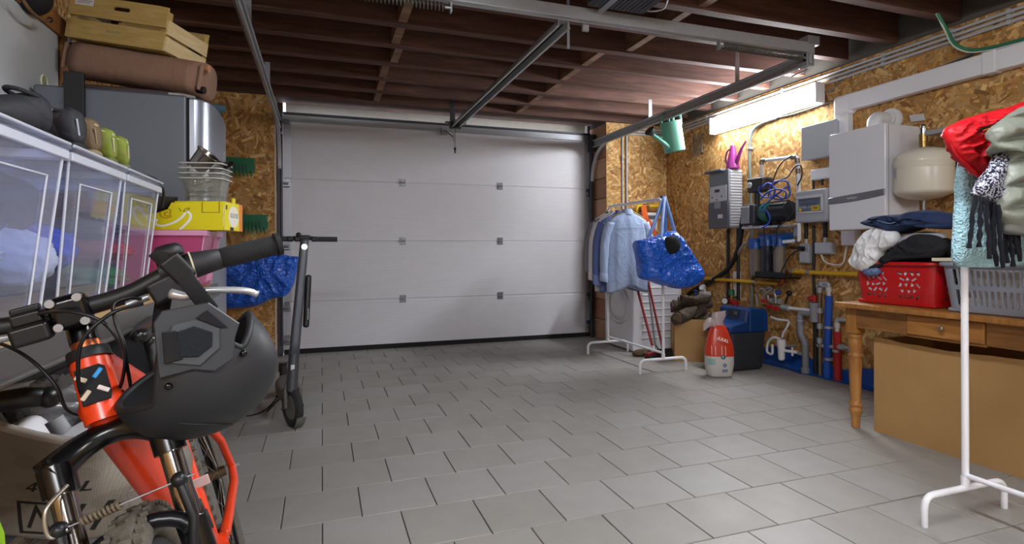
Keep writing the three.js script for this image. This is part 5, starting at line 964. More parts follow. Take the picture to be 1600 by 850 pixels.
const redHoles = (L, h) => {
  const o = []; let k = 7; const R = () => { k = (k * 16807) % 2147483647; return k / 2147483647; };
  for (let r = 0; r < 5; r++) for (let c = 0; c < Math.floor(L / 0.034); c++) {
    const x = -L / 2 + 0.024 + c * 0.034 + (r % 2) * 0.012, y = 0.055 + r * 0.032, a = R() * 6.28, kind = Math.floor(R() * 3), s = 0.0135; if (x > L / 2 - 0.02 || Math.abs(x) < 0.035) continue;
    const p = kind === 0 ? [[-s, -s * 0.8], [s, -s * 0.8], [0, s]] : kind === 1 ? [[-s * 1.2, -s * 0.4], [s * 1.2, -s * 0.4], [s * 1.2, s * 0.4], [-s * 1.2, s * 0.4]] : [0, 1, 2, 3, 4, 5].map(i => [s * 1.1 * Math.cos(i / 5 * Math.PI), s * 1.3 * Math.sin(i / 5 * Math.PI) - s * 0.5]);
    o.push(p.map(([u, v]) => [x + u * Math.cos(a) - v * Math.sin(a), y + u * Math.sin(a) + v * Math.cos(a)]).reverse());
  } return o;
};
const slotHoles = (L, h) => { const o = []; for (const [y0, y1] of [[0.035, 0.115], [0.135, 0.215]]) for (let x = -L / 2 + 0.02; x < L / 2 - 0.015; x += 0.0265) { const w = 0.008; o.push([[x - w, y0 + w], [x, y0], [x + w, y0 + w], [x + w, y1], [x - w, y1]].reverse()); } return o; };
basket('red_laundry_basket', 'red plastic laundry basket with cut-out shapes, heaped with clothes', 3.20, 0.745, -2.235, 0.50, 0.40, 0.235, M('#c0161c', 0.3, 0, { clearcoat: 0.3 }), redHoles, 0.12, 0.07);
basket('grey_laundry_basket', 'grey slatted plastic laundry basket on the table', 3.18, 0.745, -1.655, 0.60, 0.44, 0.24, M('#8b909c', 0.4), slotHoles, 0.1, 0.05);
const mDenim = M('#ffffff', 0.9, 0, { map: speckTex('#24365c', '#1b2a4a', '#4a5e86', 0.12, 0.5, 151, 256, 30), bumpMap: fabricBump, bumpScale: 0.005 });
single('basket_liner', 'white cloth showing through the holes of the red basket', 'clothes', warp(RB(0.335, 0.19, 0.43, 0.055, 3.20, 0.868, -2.235, 0, 0, 0, 5), v => { const k = 1 - 0.12 * (1 - (v.y - 0.745) / 0.235), n = 0.006 * fbm3(v.x * 20, v.y * 20, v.z * 20, 2); v.x = 3.20 + (v.x - 3.20) * k * 1.16 + n * 0.3; v.z = -2.235 + (v.z + 2.235) * k * 1.13 + n * 0.3; }), cloth('#cfcfd6'), { group: 'clothes in the red basket' });
single('black_clothes', 'black garments heaped in the red basket', 'clothes', [blob(3.21, 1.02, -2.18, 0.17, 0.10, 0.215, 0.26, 4, 8, 60)], cloth('#121317'), { group: 'clothes in the red basket' });
single('black_trousers', 'black trousers spilling over the red basket rim', 'clothes', pillowX([[1402, 384], [1432, 366], [1468, 370], [1482, 385], [1470, 400], [1436, 404], [1402, 408], [1375, 420], [1353, 427], [1362, 415], [1382, 400]], 3.02, 0.045, { ridge: 0.03, fr: 11, seed: 5, pow: 5, n: 120, rings: 22 }), cloth('#17181d'), { group: 'clothes in the red basket' });
single('white_hooded_top', 'white hooded top hanging over the corner of the red basket', 'clothes', pillowX([[1340, 380], [1358, 360], [1374, 355], [1395, 358], [1404, 366], [1400, 382], [1382, 392], [1375, 408], [1356, 425], [1330, 413], [1334, 396]], 3.00, 0.05, { ridge: 0.035, fr: 16, seed: 11, pow: 5, stretch: 0.45, n: 120, rings: 24 }), cloth('#dcdde0'), { group: 'clothes in the red basket' });
single('grey_stripe_top', 'pale grey folded top between black clothes and jeans', 'clothes', pillowX([[1400, 376], [1440, 362], [1474, 366], [1478, 372], [1445, 370], [1405, 386]], 3.05, 0.05, { amp: 0.3, seed: 13 }), cloth('#9c9ca3'), { group: 'clothes in the red basket' });
{ const t = thing('blue_jeans', 'dark blue jeans folded on top of the red basket heap', 'jeans');
  t.userData.group = 'clothes in the red basket';
  part('folded_legs', pillowX([[1353, 349], [1364, 341], [1382, 337], [1420, 334], [1452, 328], [1478, 332], [1493, 340], [1490, 356], [1470, 358], [1440, 354], [1425, 360], [1402, 366], [1385, 358], [1366, 354]], 3.08, 0.12, { ridge: 0.05, fr: 8, seed: 21, pow: 4, stretch: 2.2, n: 120, rings: 24 }), mDenim, t);
  const hem = [[1367, 343], [1390, 349], [1408, 345], [1424, 352]].map(([x, y]) => onX(x, y, 2.965)); part('hem_seam', T(hem, 0.003, 5), cloth('#7f8fae'), t); }
single('patterned_sock', 'blue and white patterned cloth peeking over the red basket rim', 'clothes', blob(onX(1362, 427, 2.995).x, onX(1362, 427, 2.995).y + 0.012, onX(1362, 427, 2.995).z, 0.03, 0.03, 0.05, 0.2, 5, 2), M('#ffffff', 0.9, 0, { map: speckTex('#33497d', '#8e9bb8', '#e6e6ea', 0.08, 0.9, 161, 128, 10) }), { group: 'clothes in the red basket' });
single('basket_cloth', 'pale folded linen inside the grey basket', 'clothes', warp(new THREE.BoxGeometry(0.37, 0.19, 0.52, 14, 8, 16).toNonIndexed().translate(3.18, 0.868, -1.655), v => { const k = 1 - 0.1 * (1 - (v.y - 0.745) / 0.24), n = 0.008 * fbm3(v.x * 20, v.y * 20, v.z * 20, 2); v.x = 3.18 + (v.x - 3.18) * k * 0.95 + n; v.z = -1.655 + (v.z + 1.655) * k * 0.95 + n; }), cloth('#c9c3c0'));
single('turquoise_jug', 'pale turquoise plastic jug standing in the grey basket', 'jug', lathe([[0, 0], [0.085, 0], [0.09, 0.01], [0.06, 0.16], [0.045, 0.20], [0.04, 0.20], [0.05, 0.15], [0, 0.02]], 28, 3.06, 0.965, -1.865), M('#7fb5b4', 0.4));
{ const a = onX(1450, 398, 2.96), b = onX(1492, 398, 2.96); single('cream_board', 'cream board lying across the rim of the grey basket', 'board', Bmm(2.955, 3.30, 0.998, 1.015, a.z + 0.02, b.z, 0.003), M('#d9d0b4', 0.6)); }
// ================================================================ clothes rack by the table
rack('clothes_rack', 'white tubular clothes rack hung with jackets, scarf and towel', 2.405, -0.51);
{
  const t = thing('light_blue_towel', 'light blue terry bathrobe hanging at the end of the rack', 'bathrobe'), Z = -1.44;
  const A = onZ(1500, 262, Z), Bt = onZ(1492, 410, Z);
  const m = M('#acd6e2', 1, 0, { bumpMap: noiseBump(40, 2, 0.26, 171), bumpScale: 0.010 });
  const lf = [[1494, 412], [1491, 400], [1494, 345], [1499, 290], [1503, 250], [1512, 222]].map(([x, y]) => { const p = onZ(x, y, Z); return [p.x, p.y]; });
  const o = [...lf, [2.36, 1.455], [2.42, 1.46], [2.55, 1.44], [2.64, 1.40], [2.70, 1.2], [2.72, 1.02], [2.60, 0.995], [2.45, 1.0], [2.36, 1.0]];
  part('body', pillow(o, 0.032, { ridge: 0.016, fr: 5, stretch: 0.4, pow: 8, n: 120, rings: 22 }).translate(0, 0, Z), m, t);
  part('hem', TB([V(Bt.x + 0.01, 1.006, Z), V(2.45, 1.0, Z), V(2.70, 1.01, Z)], 0.014, 0.03, 8), m, t);
  part('hanger_hook', T([V(2.41, 1.45, Z), V(2.41, 1.485, Z), V(2.42, 1.51, Z), V(2.41, 1.524, Z), V(2.395, 1.518, Z)], 0.003, 6), mChrome, t);
}
{
  const t = thing('red_jacket', 'bright red hooded rain jacket draped over the rack bar', 'jacket'), Z = -1.36, m = cloth('#d3121f', 0.55, { side: THREE.DoubleSide });
  const px = [[1480, 203], [1498, 190], [1522, 181], [1552, 173], [1580, 166], [1602, 158], [1640, 154], [1690, 165], [1700, 230], [1650, 260], [1600, 262], [1560, 258], [1536, 268], [1530, 276], [1512, 262], [1494, 244], [1484, 226]];
  part('body', pillowZ(px, Z, 0.045, { ridge: 0.05, fr: 17, pow: 5, seed: 41, n: 150, rings: 30, stretch: 1.2 }), m, t);
  const z = px => onZ(px[0], px[1], Z + 0.062); part('zip_pocket', TB([z([1528, 204]), z([1545, 197]), z([1558, 193])], 0.003, 0.02, 6), mBlack, t);
  part('orange_piping', TB([z([1536, 204]), z([1548, 200]), z([1557, 197])], 0.002, 0.02, 6), M('#d8902a', 0.6), t);
  part('hem_cord', T([[1484, 222], [1494, 242], [1512, 260], [1530, 276]].map(p => onZ(p[0], p[1], Z + 0.01)), 0.006, 6), m, t);
}
{
  const t = thing('wool_scarf', 'black and white tweed scarf with long navy fringe', 'scarf'), Z = -1.235;
  const tw = M('#ffffff', 1, 0, { map: dataTex(256, 256, (u, v, x, y) => { const g = fbm2(u, v, 40, 40, 2, 181); return g > 0.54 ? [0.72, 0.72, 0.78] : g > 0.47 ? [0.35, 0.36, 0.42] : [0.09, 0.1, 0.15]; }, true, 0.16), bumpMap: noiseBump(40, 2, 0.12, 183), bumpScale: 0.003 });
  part('scarf_band', pillowZ([[1562, 236], [1580, 234], [1600, 240], [1592, 300], [1584, 326], [1562, 322], [1540, 312], [1521, 303], [1535, 280], [1550, 256]], Z, 0.028, { amp: 0.3, fr: 12, pow: 6 }), tw, t);
  const fr = cloth('#12141f', 1); const F0 = [[1524, 304, 1514, 388], [1534, 308, 1530, 386], [1541, 311, 1546, 404], [1547, 314, 1557, 416], [1554, 317, 1551, 398], [1560, 320, 1566, 418], [1567, 322, 1574, 410], [1574, 323, 1583, 416], [1580, 323, 1589, 396], [1586, 320, 1594, 408]];
  F0.forEach(([x0, y0, x1, y1], i) => { const q = []; for (let k = 0; k <= 8; k++) { const f = k / 8; q.push(onZ(x0 + (x1 - x0) * f + 2.5 * N3(i * 3.1, f * 4, 2), y0 + (y1 - y0) * f, Z + 0.012 * (i % 3) - 0.02 * f)); } part('fringe_tassel', ringTube(q, k => 0.0068 + 0.0022 * Math.sin(k * 26 + i), 8), fr, t); });
}
{
  const t = thing('grey_puffer_jacket', 'grey-green quilted puffer jacket hanging over the scarf', 'jacket'), Z = -1.215;
  const m = M('#7d8277', 0.45, 0, { bumpMap: noiseBump(10, 3, 0.2, 191), bumpScale: 0.004 });
  const seams = [196, 228, 262, 300, 334].map(y => onZ(1590, y, Z).y);
  const fold = (x, y, f, s) => { let d = 1; for (const q of seams) d = Math.min(d, Math.abs(y - q - 0.03 * Math.sin(x * 9)) / 0.03); return -0.045 * s * (1 - Math.min(1, d)) ** 2 + 0.014 * s * (1 - 2 * Math.abs(N3(x * 22, y * 14, 3))) * 0.6 + 0.008 * s * fbm3(x * 14, y * 34, 3, 3); };
  part('quilted_body', pillowZ([[1551, 204], [1562, 190], [1585, 174], [1605, 164], [1680, 150], [1740, 170], [1745, 340], [1690, 362], [1620, 366], [1580, 358], [1560, 334], [1562, 300], [1570, 262], [1574, 240], [1556, 234]], Z, 0.045, { fold, pow: 7, n: 140, rings: 28 }), m, t);
  part('ribbed_hem', pillowZ([[1572, 342], [1600, 352], [1680, 350], [1735, 345], [1735, 372], [1680, 378], [1600, 368], [1571, 362]], Z, 0.035, { amp: 0.2, pow: 6 }), cloth('#6e706c'), t);
}
// ================================================================ left side: cupboard, bench, fridge and what stands on them
{
  const t = thing('sliding_cupboard', 'cream sliding door cupboard with round finger pull against the left wall', 'cupboard'), X = -1.20, m = M('#b9bdbf', 0.45), mw = M('#ffffff', 0.6, 0, { map: woodTex('#a9743c', '#8a5a2a', '#c08c50', 0.8, 0.2, 8, 201) });
  part('sliding_door', Bmm(X - 0.03, X - 0.012, 0.0, 2.118, -3.27, -1.9, 0.002), m, t);
  part('rear_sliding_door', Bmm(X - 0.055, X - 0.037, 0.0, 2.118, -3.32, -2.6, 0.002), M('#8b8e84', 0.5), t);
  part('top_rail', Bmm(XL + 0.005, X, 2.12, 2.215, -3.36, -1.9, 0.003), mw, t, { rot: true });
  part('inner_batten', Bmm(X - 0.03, X - 0.005, 0, 2.12, -3.335, -3.305, 0.002), mw, t);
  part('end_panel', Bmm(XL + 0.005, X + 0.012, 0.0, 2.15, -3.365, -3.343, 0.003), M('#c6cbd0', 0.4), t);
  const p = onX(69, 128, X - 0.011); part('finger_pull', [new THREE.TorusGeometry(0.03, 0.005, 8, 28).rotateY(Math.PI / 2).translate(X - 0.011, p.y, p.z)], M('#c9c8a8', 0.4), t);
  part('pull_cup', C(V(X - 0.0125, p.y, p.z), V(X - 0.0105, p.y, p.z), 0.028, 0.028, 24), M('#a5a58c', 0.5), t);
}
{
  const t = thing('black_hat', 'black rounded hat with brown strap hanging above the cupboard', 'hat'), p = onX(58, 4, -1.17);
  part('crown', SP(p.x - 0.02, p.y + 0.04, p.z, 0.07, 0.09, 0.11, 22), mBlackMatte, t);
  part('strap', T([onX(36, 0, -1.14), onX(44, 12, -1.13), onX(58, 26, -1.13), onX(72, 33, -1.13), onX(78, 30, -1.13)], 0.007, 8), M('#6b4a2c', 0.7), t);
  part('buckle', SP(...onX(78, 31, -1.13).toArray(), 0.012), mBlack, t);
}
// ---- work bench
{
  const t = thing('work_bench', 'wooden work bench with grey metal front edge carrying the clear boxes', 'bench');
  const mTop = M('#ffffff', 0.5, 0, { map: woodTex('#c2a06c', '#ab8850', '#d6b988', 1.2, 0.3, 8, 211) });
  part('bench_top', Bmm(-1.17, -0.475, 0.885, 0.912, -2.92, -0.72, 0.003), mTop, t, { rot: true });
  part('front_edge', [Bmm(-0.475, -0.463, 0.858, 0.914, -2.92, -0.72, 0.003), Bmm(-0.50, -0.475, 0.856, 0.866, -2.92, -0.72, 0.002), C(V(-0.462, 0.862, -2.92), V(-0.462, 0.862, -0.72), 0.006)], M('#6d6a68', 0.4, 0.6), t);
  for (const z of [-0.78, -2.86]) for (const x of [-0.66, -1.12]) part('leg', Bmm(x - 0.025, x + 0.025, 0, 0.884, z - 0.025, z + 0.025, 0.003), mDarkSteel, t);
  const shelf = part('lower_shelf', Bmm(-1.15, -0.60, 0.452, 0.47, -2.83, -0.82, 0.002), M('#ffffff', 0.5, 0.2, { map: dataTex(128, 128, (u, v) => { const s = 0.5 + 0.5 * Math.sin(u * 6.283 * 16); return [0.34 + 0.14 * s, 0.35 + 0.14 * s, 0.37 + 0.14 * s]; }, true, 0.12) }), t);
  pieces('shelf_edge', [Bmm(-0.602, -0.585, 0.447, 0.473, -2.83, -0.82, 0.002), Bmm(-0.584, -0.574, 0.42, 0.446, -2.83, -0.82, 0.002)], M('#ffffff', 0.7, 0, { map: woodTex('#8e8272', '#6f6454', '#a39786', 0.8, 0.1, 8, 215) }), t);
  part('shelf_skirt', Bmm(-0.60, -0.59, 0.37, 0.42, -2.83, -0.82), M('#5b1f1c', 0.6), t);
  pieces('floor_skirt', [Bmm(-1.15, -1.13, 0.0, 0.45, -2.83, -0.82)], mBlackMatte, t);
}
{
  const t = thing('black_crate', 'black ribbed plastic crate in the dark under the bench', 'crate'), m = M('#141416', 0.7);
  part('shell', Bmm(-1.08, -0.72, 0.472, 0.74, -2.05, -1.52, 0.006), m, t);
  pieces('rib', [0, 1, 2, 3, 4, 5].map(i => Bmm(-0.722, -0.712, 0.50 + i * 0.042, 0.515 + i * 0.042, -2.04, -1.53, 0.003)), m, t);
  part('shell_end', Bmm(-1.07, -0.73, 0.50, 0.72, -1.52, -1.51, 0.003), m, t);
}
{
  const t = thing('woven_sack', 'dirty white woven plastic sack printed 4 x 5L under the bench', 'sack');
  const bt = noiseBump(64, 1, 0.1, 221), w1 = canvasTex(512, 512, (g, w, h) => {
    g.fillStyle = '#8d867a'; g.fillRect(0, 0, w, h); let s = 5; const R = () => { s = (s * 16807) % 2147483647; return s / 2147483647; };
    for (let i = 0; i < 60; i++) { g.fillStyle = `rgba(60,52,42,${0.03 + 0.09 * R()})`; g.beginPath(); g.ellipse(R() * w, R() * h, 8 + R() * 55, 6 + R() * 35, R() * 3, 0, 7); g.fill(); }
    for (let i = 0; i < w; i += 5) { g.fillStyle = 'rgba(40,35,30,0.12)'; g.fillRect(i, 0, 1, h); }
    g.fillStyle = '#15130f'; g.font = 'italic bold 54px sans-serif'; g.fillText('4 x 5L', 300, 285);
    g.lineWidth = 10; g.strokeStyle = '#15130f'; g.strokeRect(285, 330, 90, 130); g.beginPath(); g.moveTo(305, 440); g.lineTo(330, 350); g.lineTo(355, 440); g.moveTo(400, 440); g.lineTo(435, 335); g.moveTo(445, 450); g.lineTo(480, 335); g.stroke();
  });
  const mS = new THREE.MeshStandardMaterial({ map: w1, roughness: 0.8, bumpMap: bt, bumpScale: 0.001, side: THREE.DoubleSide });
  const cx = -0.53, cz = -1.53, secs = [[0.474, 0.20, 0.13], [0.49, 0.22, 0.15], [0.56, 0.225, 0.155], [0.64, 0.21, 0.15], [0.70, 0.20, 0.15]].map(([y, a, b], i) => ({ p: V(cx, y, cz), a: V(a * 0.88, (i > 2 ? -0.035 : 0), a * 0.48), b: V(-b * 0.48, 0, b * 0.88), sq: 0.62 }));
  const sk = clean(loft(secs, 48, (k, th) => 1 + 0.04 * N3(Math.cos(th) * 3, k * 4, Math.sin(th) * 3), false)), P = sk.attributes.position, U = sk.attributes.uv;
  for (let i = 0; i < P.count; i++) { const dx = P.getX(i) - cx, dz = P.getZ(i) - cz; U.setXY(i, 0.5 + (dx * 0.88 + dz * 0.48) / 0.46, (P.getY(i) - 0.47) / 0.25); }
  part('sack_body', sk, mS, t, { keepUV: true });
  const rimS = secs[4]; const rp = []; for (let i = 0; i <= 40; i++) { const th = i / 40 * 6.2832, e = 0.62, c = Math.sign(Math.cos(th)) * Math.abs(Math.cos(th)) ** e, d = Math.sign(Math.sin(th)) * Math.abs(Math.sin(th)) ** e; rp.push(rimS.p.clone().addScaledVector(rimS.a, c).addScaledVector(rimS.b, d).add(V(0, 0.004, 0))); }
  part('rolled_rim', ringTube(rp, 0.009, 8), M('#a39c96', 0.7), t);
  part('bottom', loft([secs[0], { ...secs[0], p: secs[0].p.clone().add(V(0, -0.002, 0)) }], 40), M('#8d867a', 0.8), t);
  [['white_bottle', -0.63, -1.53, 'white plastic bottle lying in the woven sack, the one at the bench side'], ['white_bottle', -0.49, -1.46, 'white plastic bottle lying in the woven sack, the one at the bike side'], ['white_bottle', -0.46, -1.61, 'white plastic bottle lying at the back of the woven sack']].forEach(([n, x, z, lab], i) => { const b = thing(n, lab, 'bottle', [0, 0, 0], 0, 'bottles in the sack'); part('bottle_body', RB(0.13, 0.16, 0.10, 0.03, x, 0.60, z, 0.4 * i, 0.2, 0.5), mWhitePlastic, b); part('cap', C(V(x - 0.045, 0.668, z), V(x - 0.062, 0.70, z), 0.018), M('#8f9296', 0.5), b); });
  single('plastic_wrap', 'crumpled clear plastic wrap at the back of the sack', 'plastic wrap', blob(-0.60, 0.70, -1.62, 0.07, 0.06, 0.06, 0.35, 4, 7), M('#d9dce0', 0.15, 0, { transmission: 0.7, thickness: 0 }));
}
single('black_handlebar_tube', 'black rounded tube end sticking out from under the bench', 'tube', [ringTube([atD(-60, 640, 1.0), atD(0, 628, 1.02), atD(40, 621, 1.03), atD(75, 620, 1.05)], k => 0.017 + 0.003 * Math.sin(k * 3), 14), SP(...atD(77, 620.5, 1.05).toArray(), 0.020)], M('#121214', 0.35));
single('lime_strap', 'lime green strap end beside the lower shelf', 'strap', ringTube([atD(-14, 800, 0.9), atD(0, 835, 0.9), atD(3, 870, 0.9)], 0.006, 8), M('#8fbf1a', 0.6));
// ---- fridge
{
  const t = thing('grey_fridge', 'tall dark grey fridge with bulging silver door', 'fridge'), X0 = -1.19, X1 = -0.60, Z0 = -3.62, Z1 = -2.96, H = 1.80;
  part('cabinet', Bmm(X0, X1, 0.02, H, Z0, Z1, 0.012), M('#60656e', 0.45, 0.35), t);
  const sh = new THREE.Shape(); sh.moveTo(0, 0); sh.lineTo(0.02, 0); sh.bezierCurveTo(0.06, 0.02, 0.085, 0.06, 0.088, 0.14); sh.bezierCurveTo(0.09, 0.3, 0.085, 0.5, 0.06, 0.635); sh.quadraticCurveTo(0.05, 0.66, 0.02, 0.66); sh.lineTo(0, 0.66); sh.closePath();
  const door2 = (y0, y1) => { const g = new THREE.ExtrudeGeometry(sh, { depth: y1 - y0 - 0.02, bevelEnabled: true, bevelThickness: 0.01, bevelSize: 0.008, bevelOffset: -0.008, bevelSegments: 3, curveSegments: 18 }); g.applyMatrix4(new THREE.Matrix4().makeBasis(V(1, 0, 0), V(0, 0, -1), V(0, 1, 0))); return g.translate(X1 + 0.012, y0 + 0.01, Z1); };
  const md = M('#9aa0ab', 0.3, 0.75);
  part('freezer_door', door2(1.02, 1.79), md, t); part('fridge_door', door2(0.06, 1.005), md, t);
  part('door_gasket', Bmm(X1 - 0.001, X1 + 0.013, 0.06, 1.79, Z0 + 0.01, Z1 - 0.006), mBlackMatte, t);
  pieces('logo_mark', [0, 1].map(i => B(0.002, 0.018, 0.01, X1 + 0.095, 1.60 - i * 0.03, Z1 - 0.42 + i * 0.01, 0.06, 0, 0.0)), M('#e6e8ea', 0.3), t);
  pieces('foot', [[X0 + 0.06, Z0 + 0.06], [X0 + 0.06, Z1 - 0.06], [X1 - 0.06, Z0 + 0.06], [X1 - 0.06, Z1 - 0.06]].map(([x, z]) => C(V(x, 0, z), V(x, 0.025, z), 0.022)), mBlack, t);
}
single('black_plank', 'narrow black board standing on the bench against the fridge side', 'board', Bmm(-1.07, -0.995, 0.914, 1.86, -2.956, -2.936, 0.004), M('#111113', 0.6));
{ // things on the fridge: dark folded frame, canvas roll, crate
  const q = new THREE.Quaternion().setFromEuler(new THREE.Euler(0, -0.33, 0));
  const t0 = thing('folded_tray', 'dark brown flat tray lying on the fridge under the canvas roll', 'tray'); const c0 = V(-0.86, 1.802, -3.27);
  part('tray_body', [place(RB(0.56, 0.05, 0.34, 0.008, 0, 0.025, 0), c0.x, c0.y, c0.z, 0, 0.0)], M('#3b2a2c', 0.3), t0);
  part('white_rod', C(V(-0.70, 1.82, -3.09), V(-0.585, 1.825, -3.09), 0.018), M('#b9b4ae', 0.5), t0);
  const t = thing('canvas_chair_roll', 'folded brown canvas beach chair with wooden rods on the fridge', 'folding chair'), mC = M('#ffffff', 0.85, 0, { map: speckTex('#8f6e5c', '#83634f', '#6e5343', 0.4, 0.3, 231, 256, 12), bumpMap: fabricBump, bumpScale: 0.003 });
  const A = atD(130, 97, 2.74), Bq = atD(322, 128, 2.74), dir = Bq.clone().sub(A).normalize(), up = V(0, 1, 0).addScaledVector(dir, -dir.y).normalize(), fw = dir.clone().cross(up).normalize();
  const secs = []; for (let i = 0; i <= 12; i++) secs.push({ p: A.clone().lerp(Bq, i / 12), a: up.clone().multiplyScalar(0.085), b: fw.clone().multiplyScalar(0.10), sq: 0.75 });
  part('canvas', loft(secs, 40, (k, th) => 1 + 0.03 * Math.sin(th * 3 + k * 2) + 0.02 * N3(k * 5, Math.cos(th) * 2, 3)), mC, t);
  const mR = M('#a8744f', 0.6);
  for (const [e, s] of [[A, -1], [Bq, 1]]) for (const [u, f] of [[0.055, 0.05], [-0.055, 0.06]]) part('wooden_rod', C(e.clone().addScaledVector(up, u).addScaledVector(fw, f), e.clone().addScaledVector(up, u).addScaledVector(fw, f).addScaledVector(dir, s * 0.035), 0.018, 0.018, 14), u > 0 && s < 0 || u < 0 && s > 0 ? mBlackGloss : mR, t);
  for (const [e, s] of [[A, -1], [Bq, 1]]) part('end_strap', Bmm(-0.004, 0.004, -0.06, 0.06, -0.012, 0.012, 0.002).applyMatrix4(new THREE.Matrix4().makeBasis(dir, up, fw)).translate(e.x + dir.x * s * 0.02 + fw.x * 0.085, e.y + dir.y * s * 0.02, e.z + dir.z * s * 0.02 + fw.z * 0.085), mC, t);
  const k = thing('wooden_crate', 'pale wooden fruit crate tilted on top of the canvas roll', 'crate');
  const base = atD(180, 69, 2.66); k.position.copy(base); k.scale.setScalar(0.93); k.rotation.order = 'YXZ'; k.rotation.set(0.0, -0.37, -0.165);
  const mW = [M('#ffffff', 0.75, 0, { map: woodTex('#b79a5e', '#a58648', '#cbb178', 0.7, 0.15, 8, 241) }), M('#ffffff', 0.75, 0, { map: woodTex('#d3bd90', '#c3aa78', '#e2cfa6', 0.7, 0.15, 8, 245) })];
  const w = 0.52, d = 0.34;
  const up2 = EX([[-w / 2, 0.118], [w / 2, 0.118], [w / 2, 0.222], [w / 2 - 0.05, 0.225], [-w * 0.22, 0.225], [-w * 0.23, 0.235], [-w / 2, 0.235]], 0.012, 0.001, [[[-0.035, 0.178], [-0.025, 0.168], [0.055, 0.168], [0.06, 0.178], [0.055, 0.188], [-0.02, 0.188]]]);
  const f1 = part('end_board', up2, mW[0], k); part('end_board', EX([[-w / 2, 0], [w / 2, 0], [w / 2, 0.098], [-w / 2, 0.098]], 0.012, 0.001), mW[0], k);
  part('end_board', B(w, 0.098, 0.012, 0, 0.049, -d), mW[0], k); part('end_board', B(w, 0.10, 0.012, 0, 0.168, -d), mW[0], k);
  for (const s of [-1, 1]) for (const y of [0.04, 0.125]) part('side_board', B(0.01, 0.072, d, s * (w / 2 + 0.005), y, -d / 2 + 0.006), mW[1], k);
  for (const sx of [-1, 1]) for (const z of [-0.013, -d + 0.018]) part('corner_post', B(0.03, 0.2, 0.03, sx * (w / 2 - 0.017), 0.105, z - 0.005), mW[0], k);
  pieces('bottom_slat', [0, 1, 2, 3].map(i => B(w, 0.008, 0.07, 0, 0.004, -0.045 - i * 0.083)), mW[0], k);
  const lab = canvasTex(256, 160, (g, W1, H1) => { g.fillStyle = '#cfc9c6'; g.fillRect(0, 0, W1, H1); g.fillStyle = '#55504e'; for (let i = 0; i < 5; i++) g.fillRect(24, 26 + i * 24, 130 + (i * 53) % 80, 8); });
  part('paper_label', new THREE.PlaneGeometry(0.10, 0.062).translate(-w / 2 + 0.075, 0.203, 0.0135), new THREE.MeshStandardMaterial({ map: lab, roughness: 0.8 }), f1, { keepUV: true });
  const stamp = canvasTex(256, 96, (g, W1, H1) => { g.fillStyle = '#b3965a'; g.fillRect(0, 0, W1, H1); g.fillStyle = '#7d7a58'; g.font = 'italic bold 60px serif'; g.textAlign = 'center'; g.fillText('Minute', W1 / 2, 64); });
  part('stamp', new THREE.PlaneGeometry(0.10, 0.036).translate(-0.01, 0.056, 0.0135), new THREE.MeshStandardMaterial({ map: stamp, roughness: 0.85 }), f1, { keepUV: true });
  single('crate_papers', 'white papers lying inside the wooden crate', 'paper', B(0.3, 0.06, 0.2, 0, 0, 0, -0.33, 0, -0.165).translate(base.x - 0.05, base.y + 0.062, base.z - 0.155), mWhitePlastic);
}
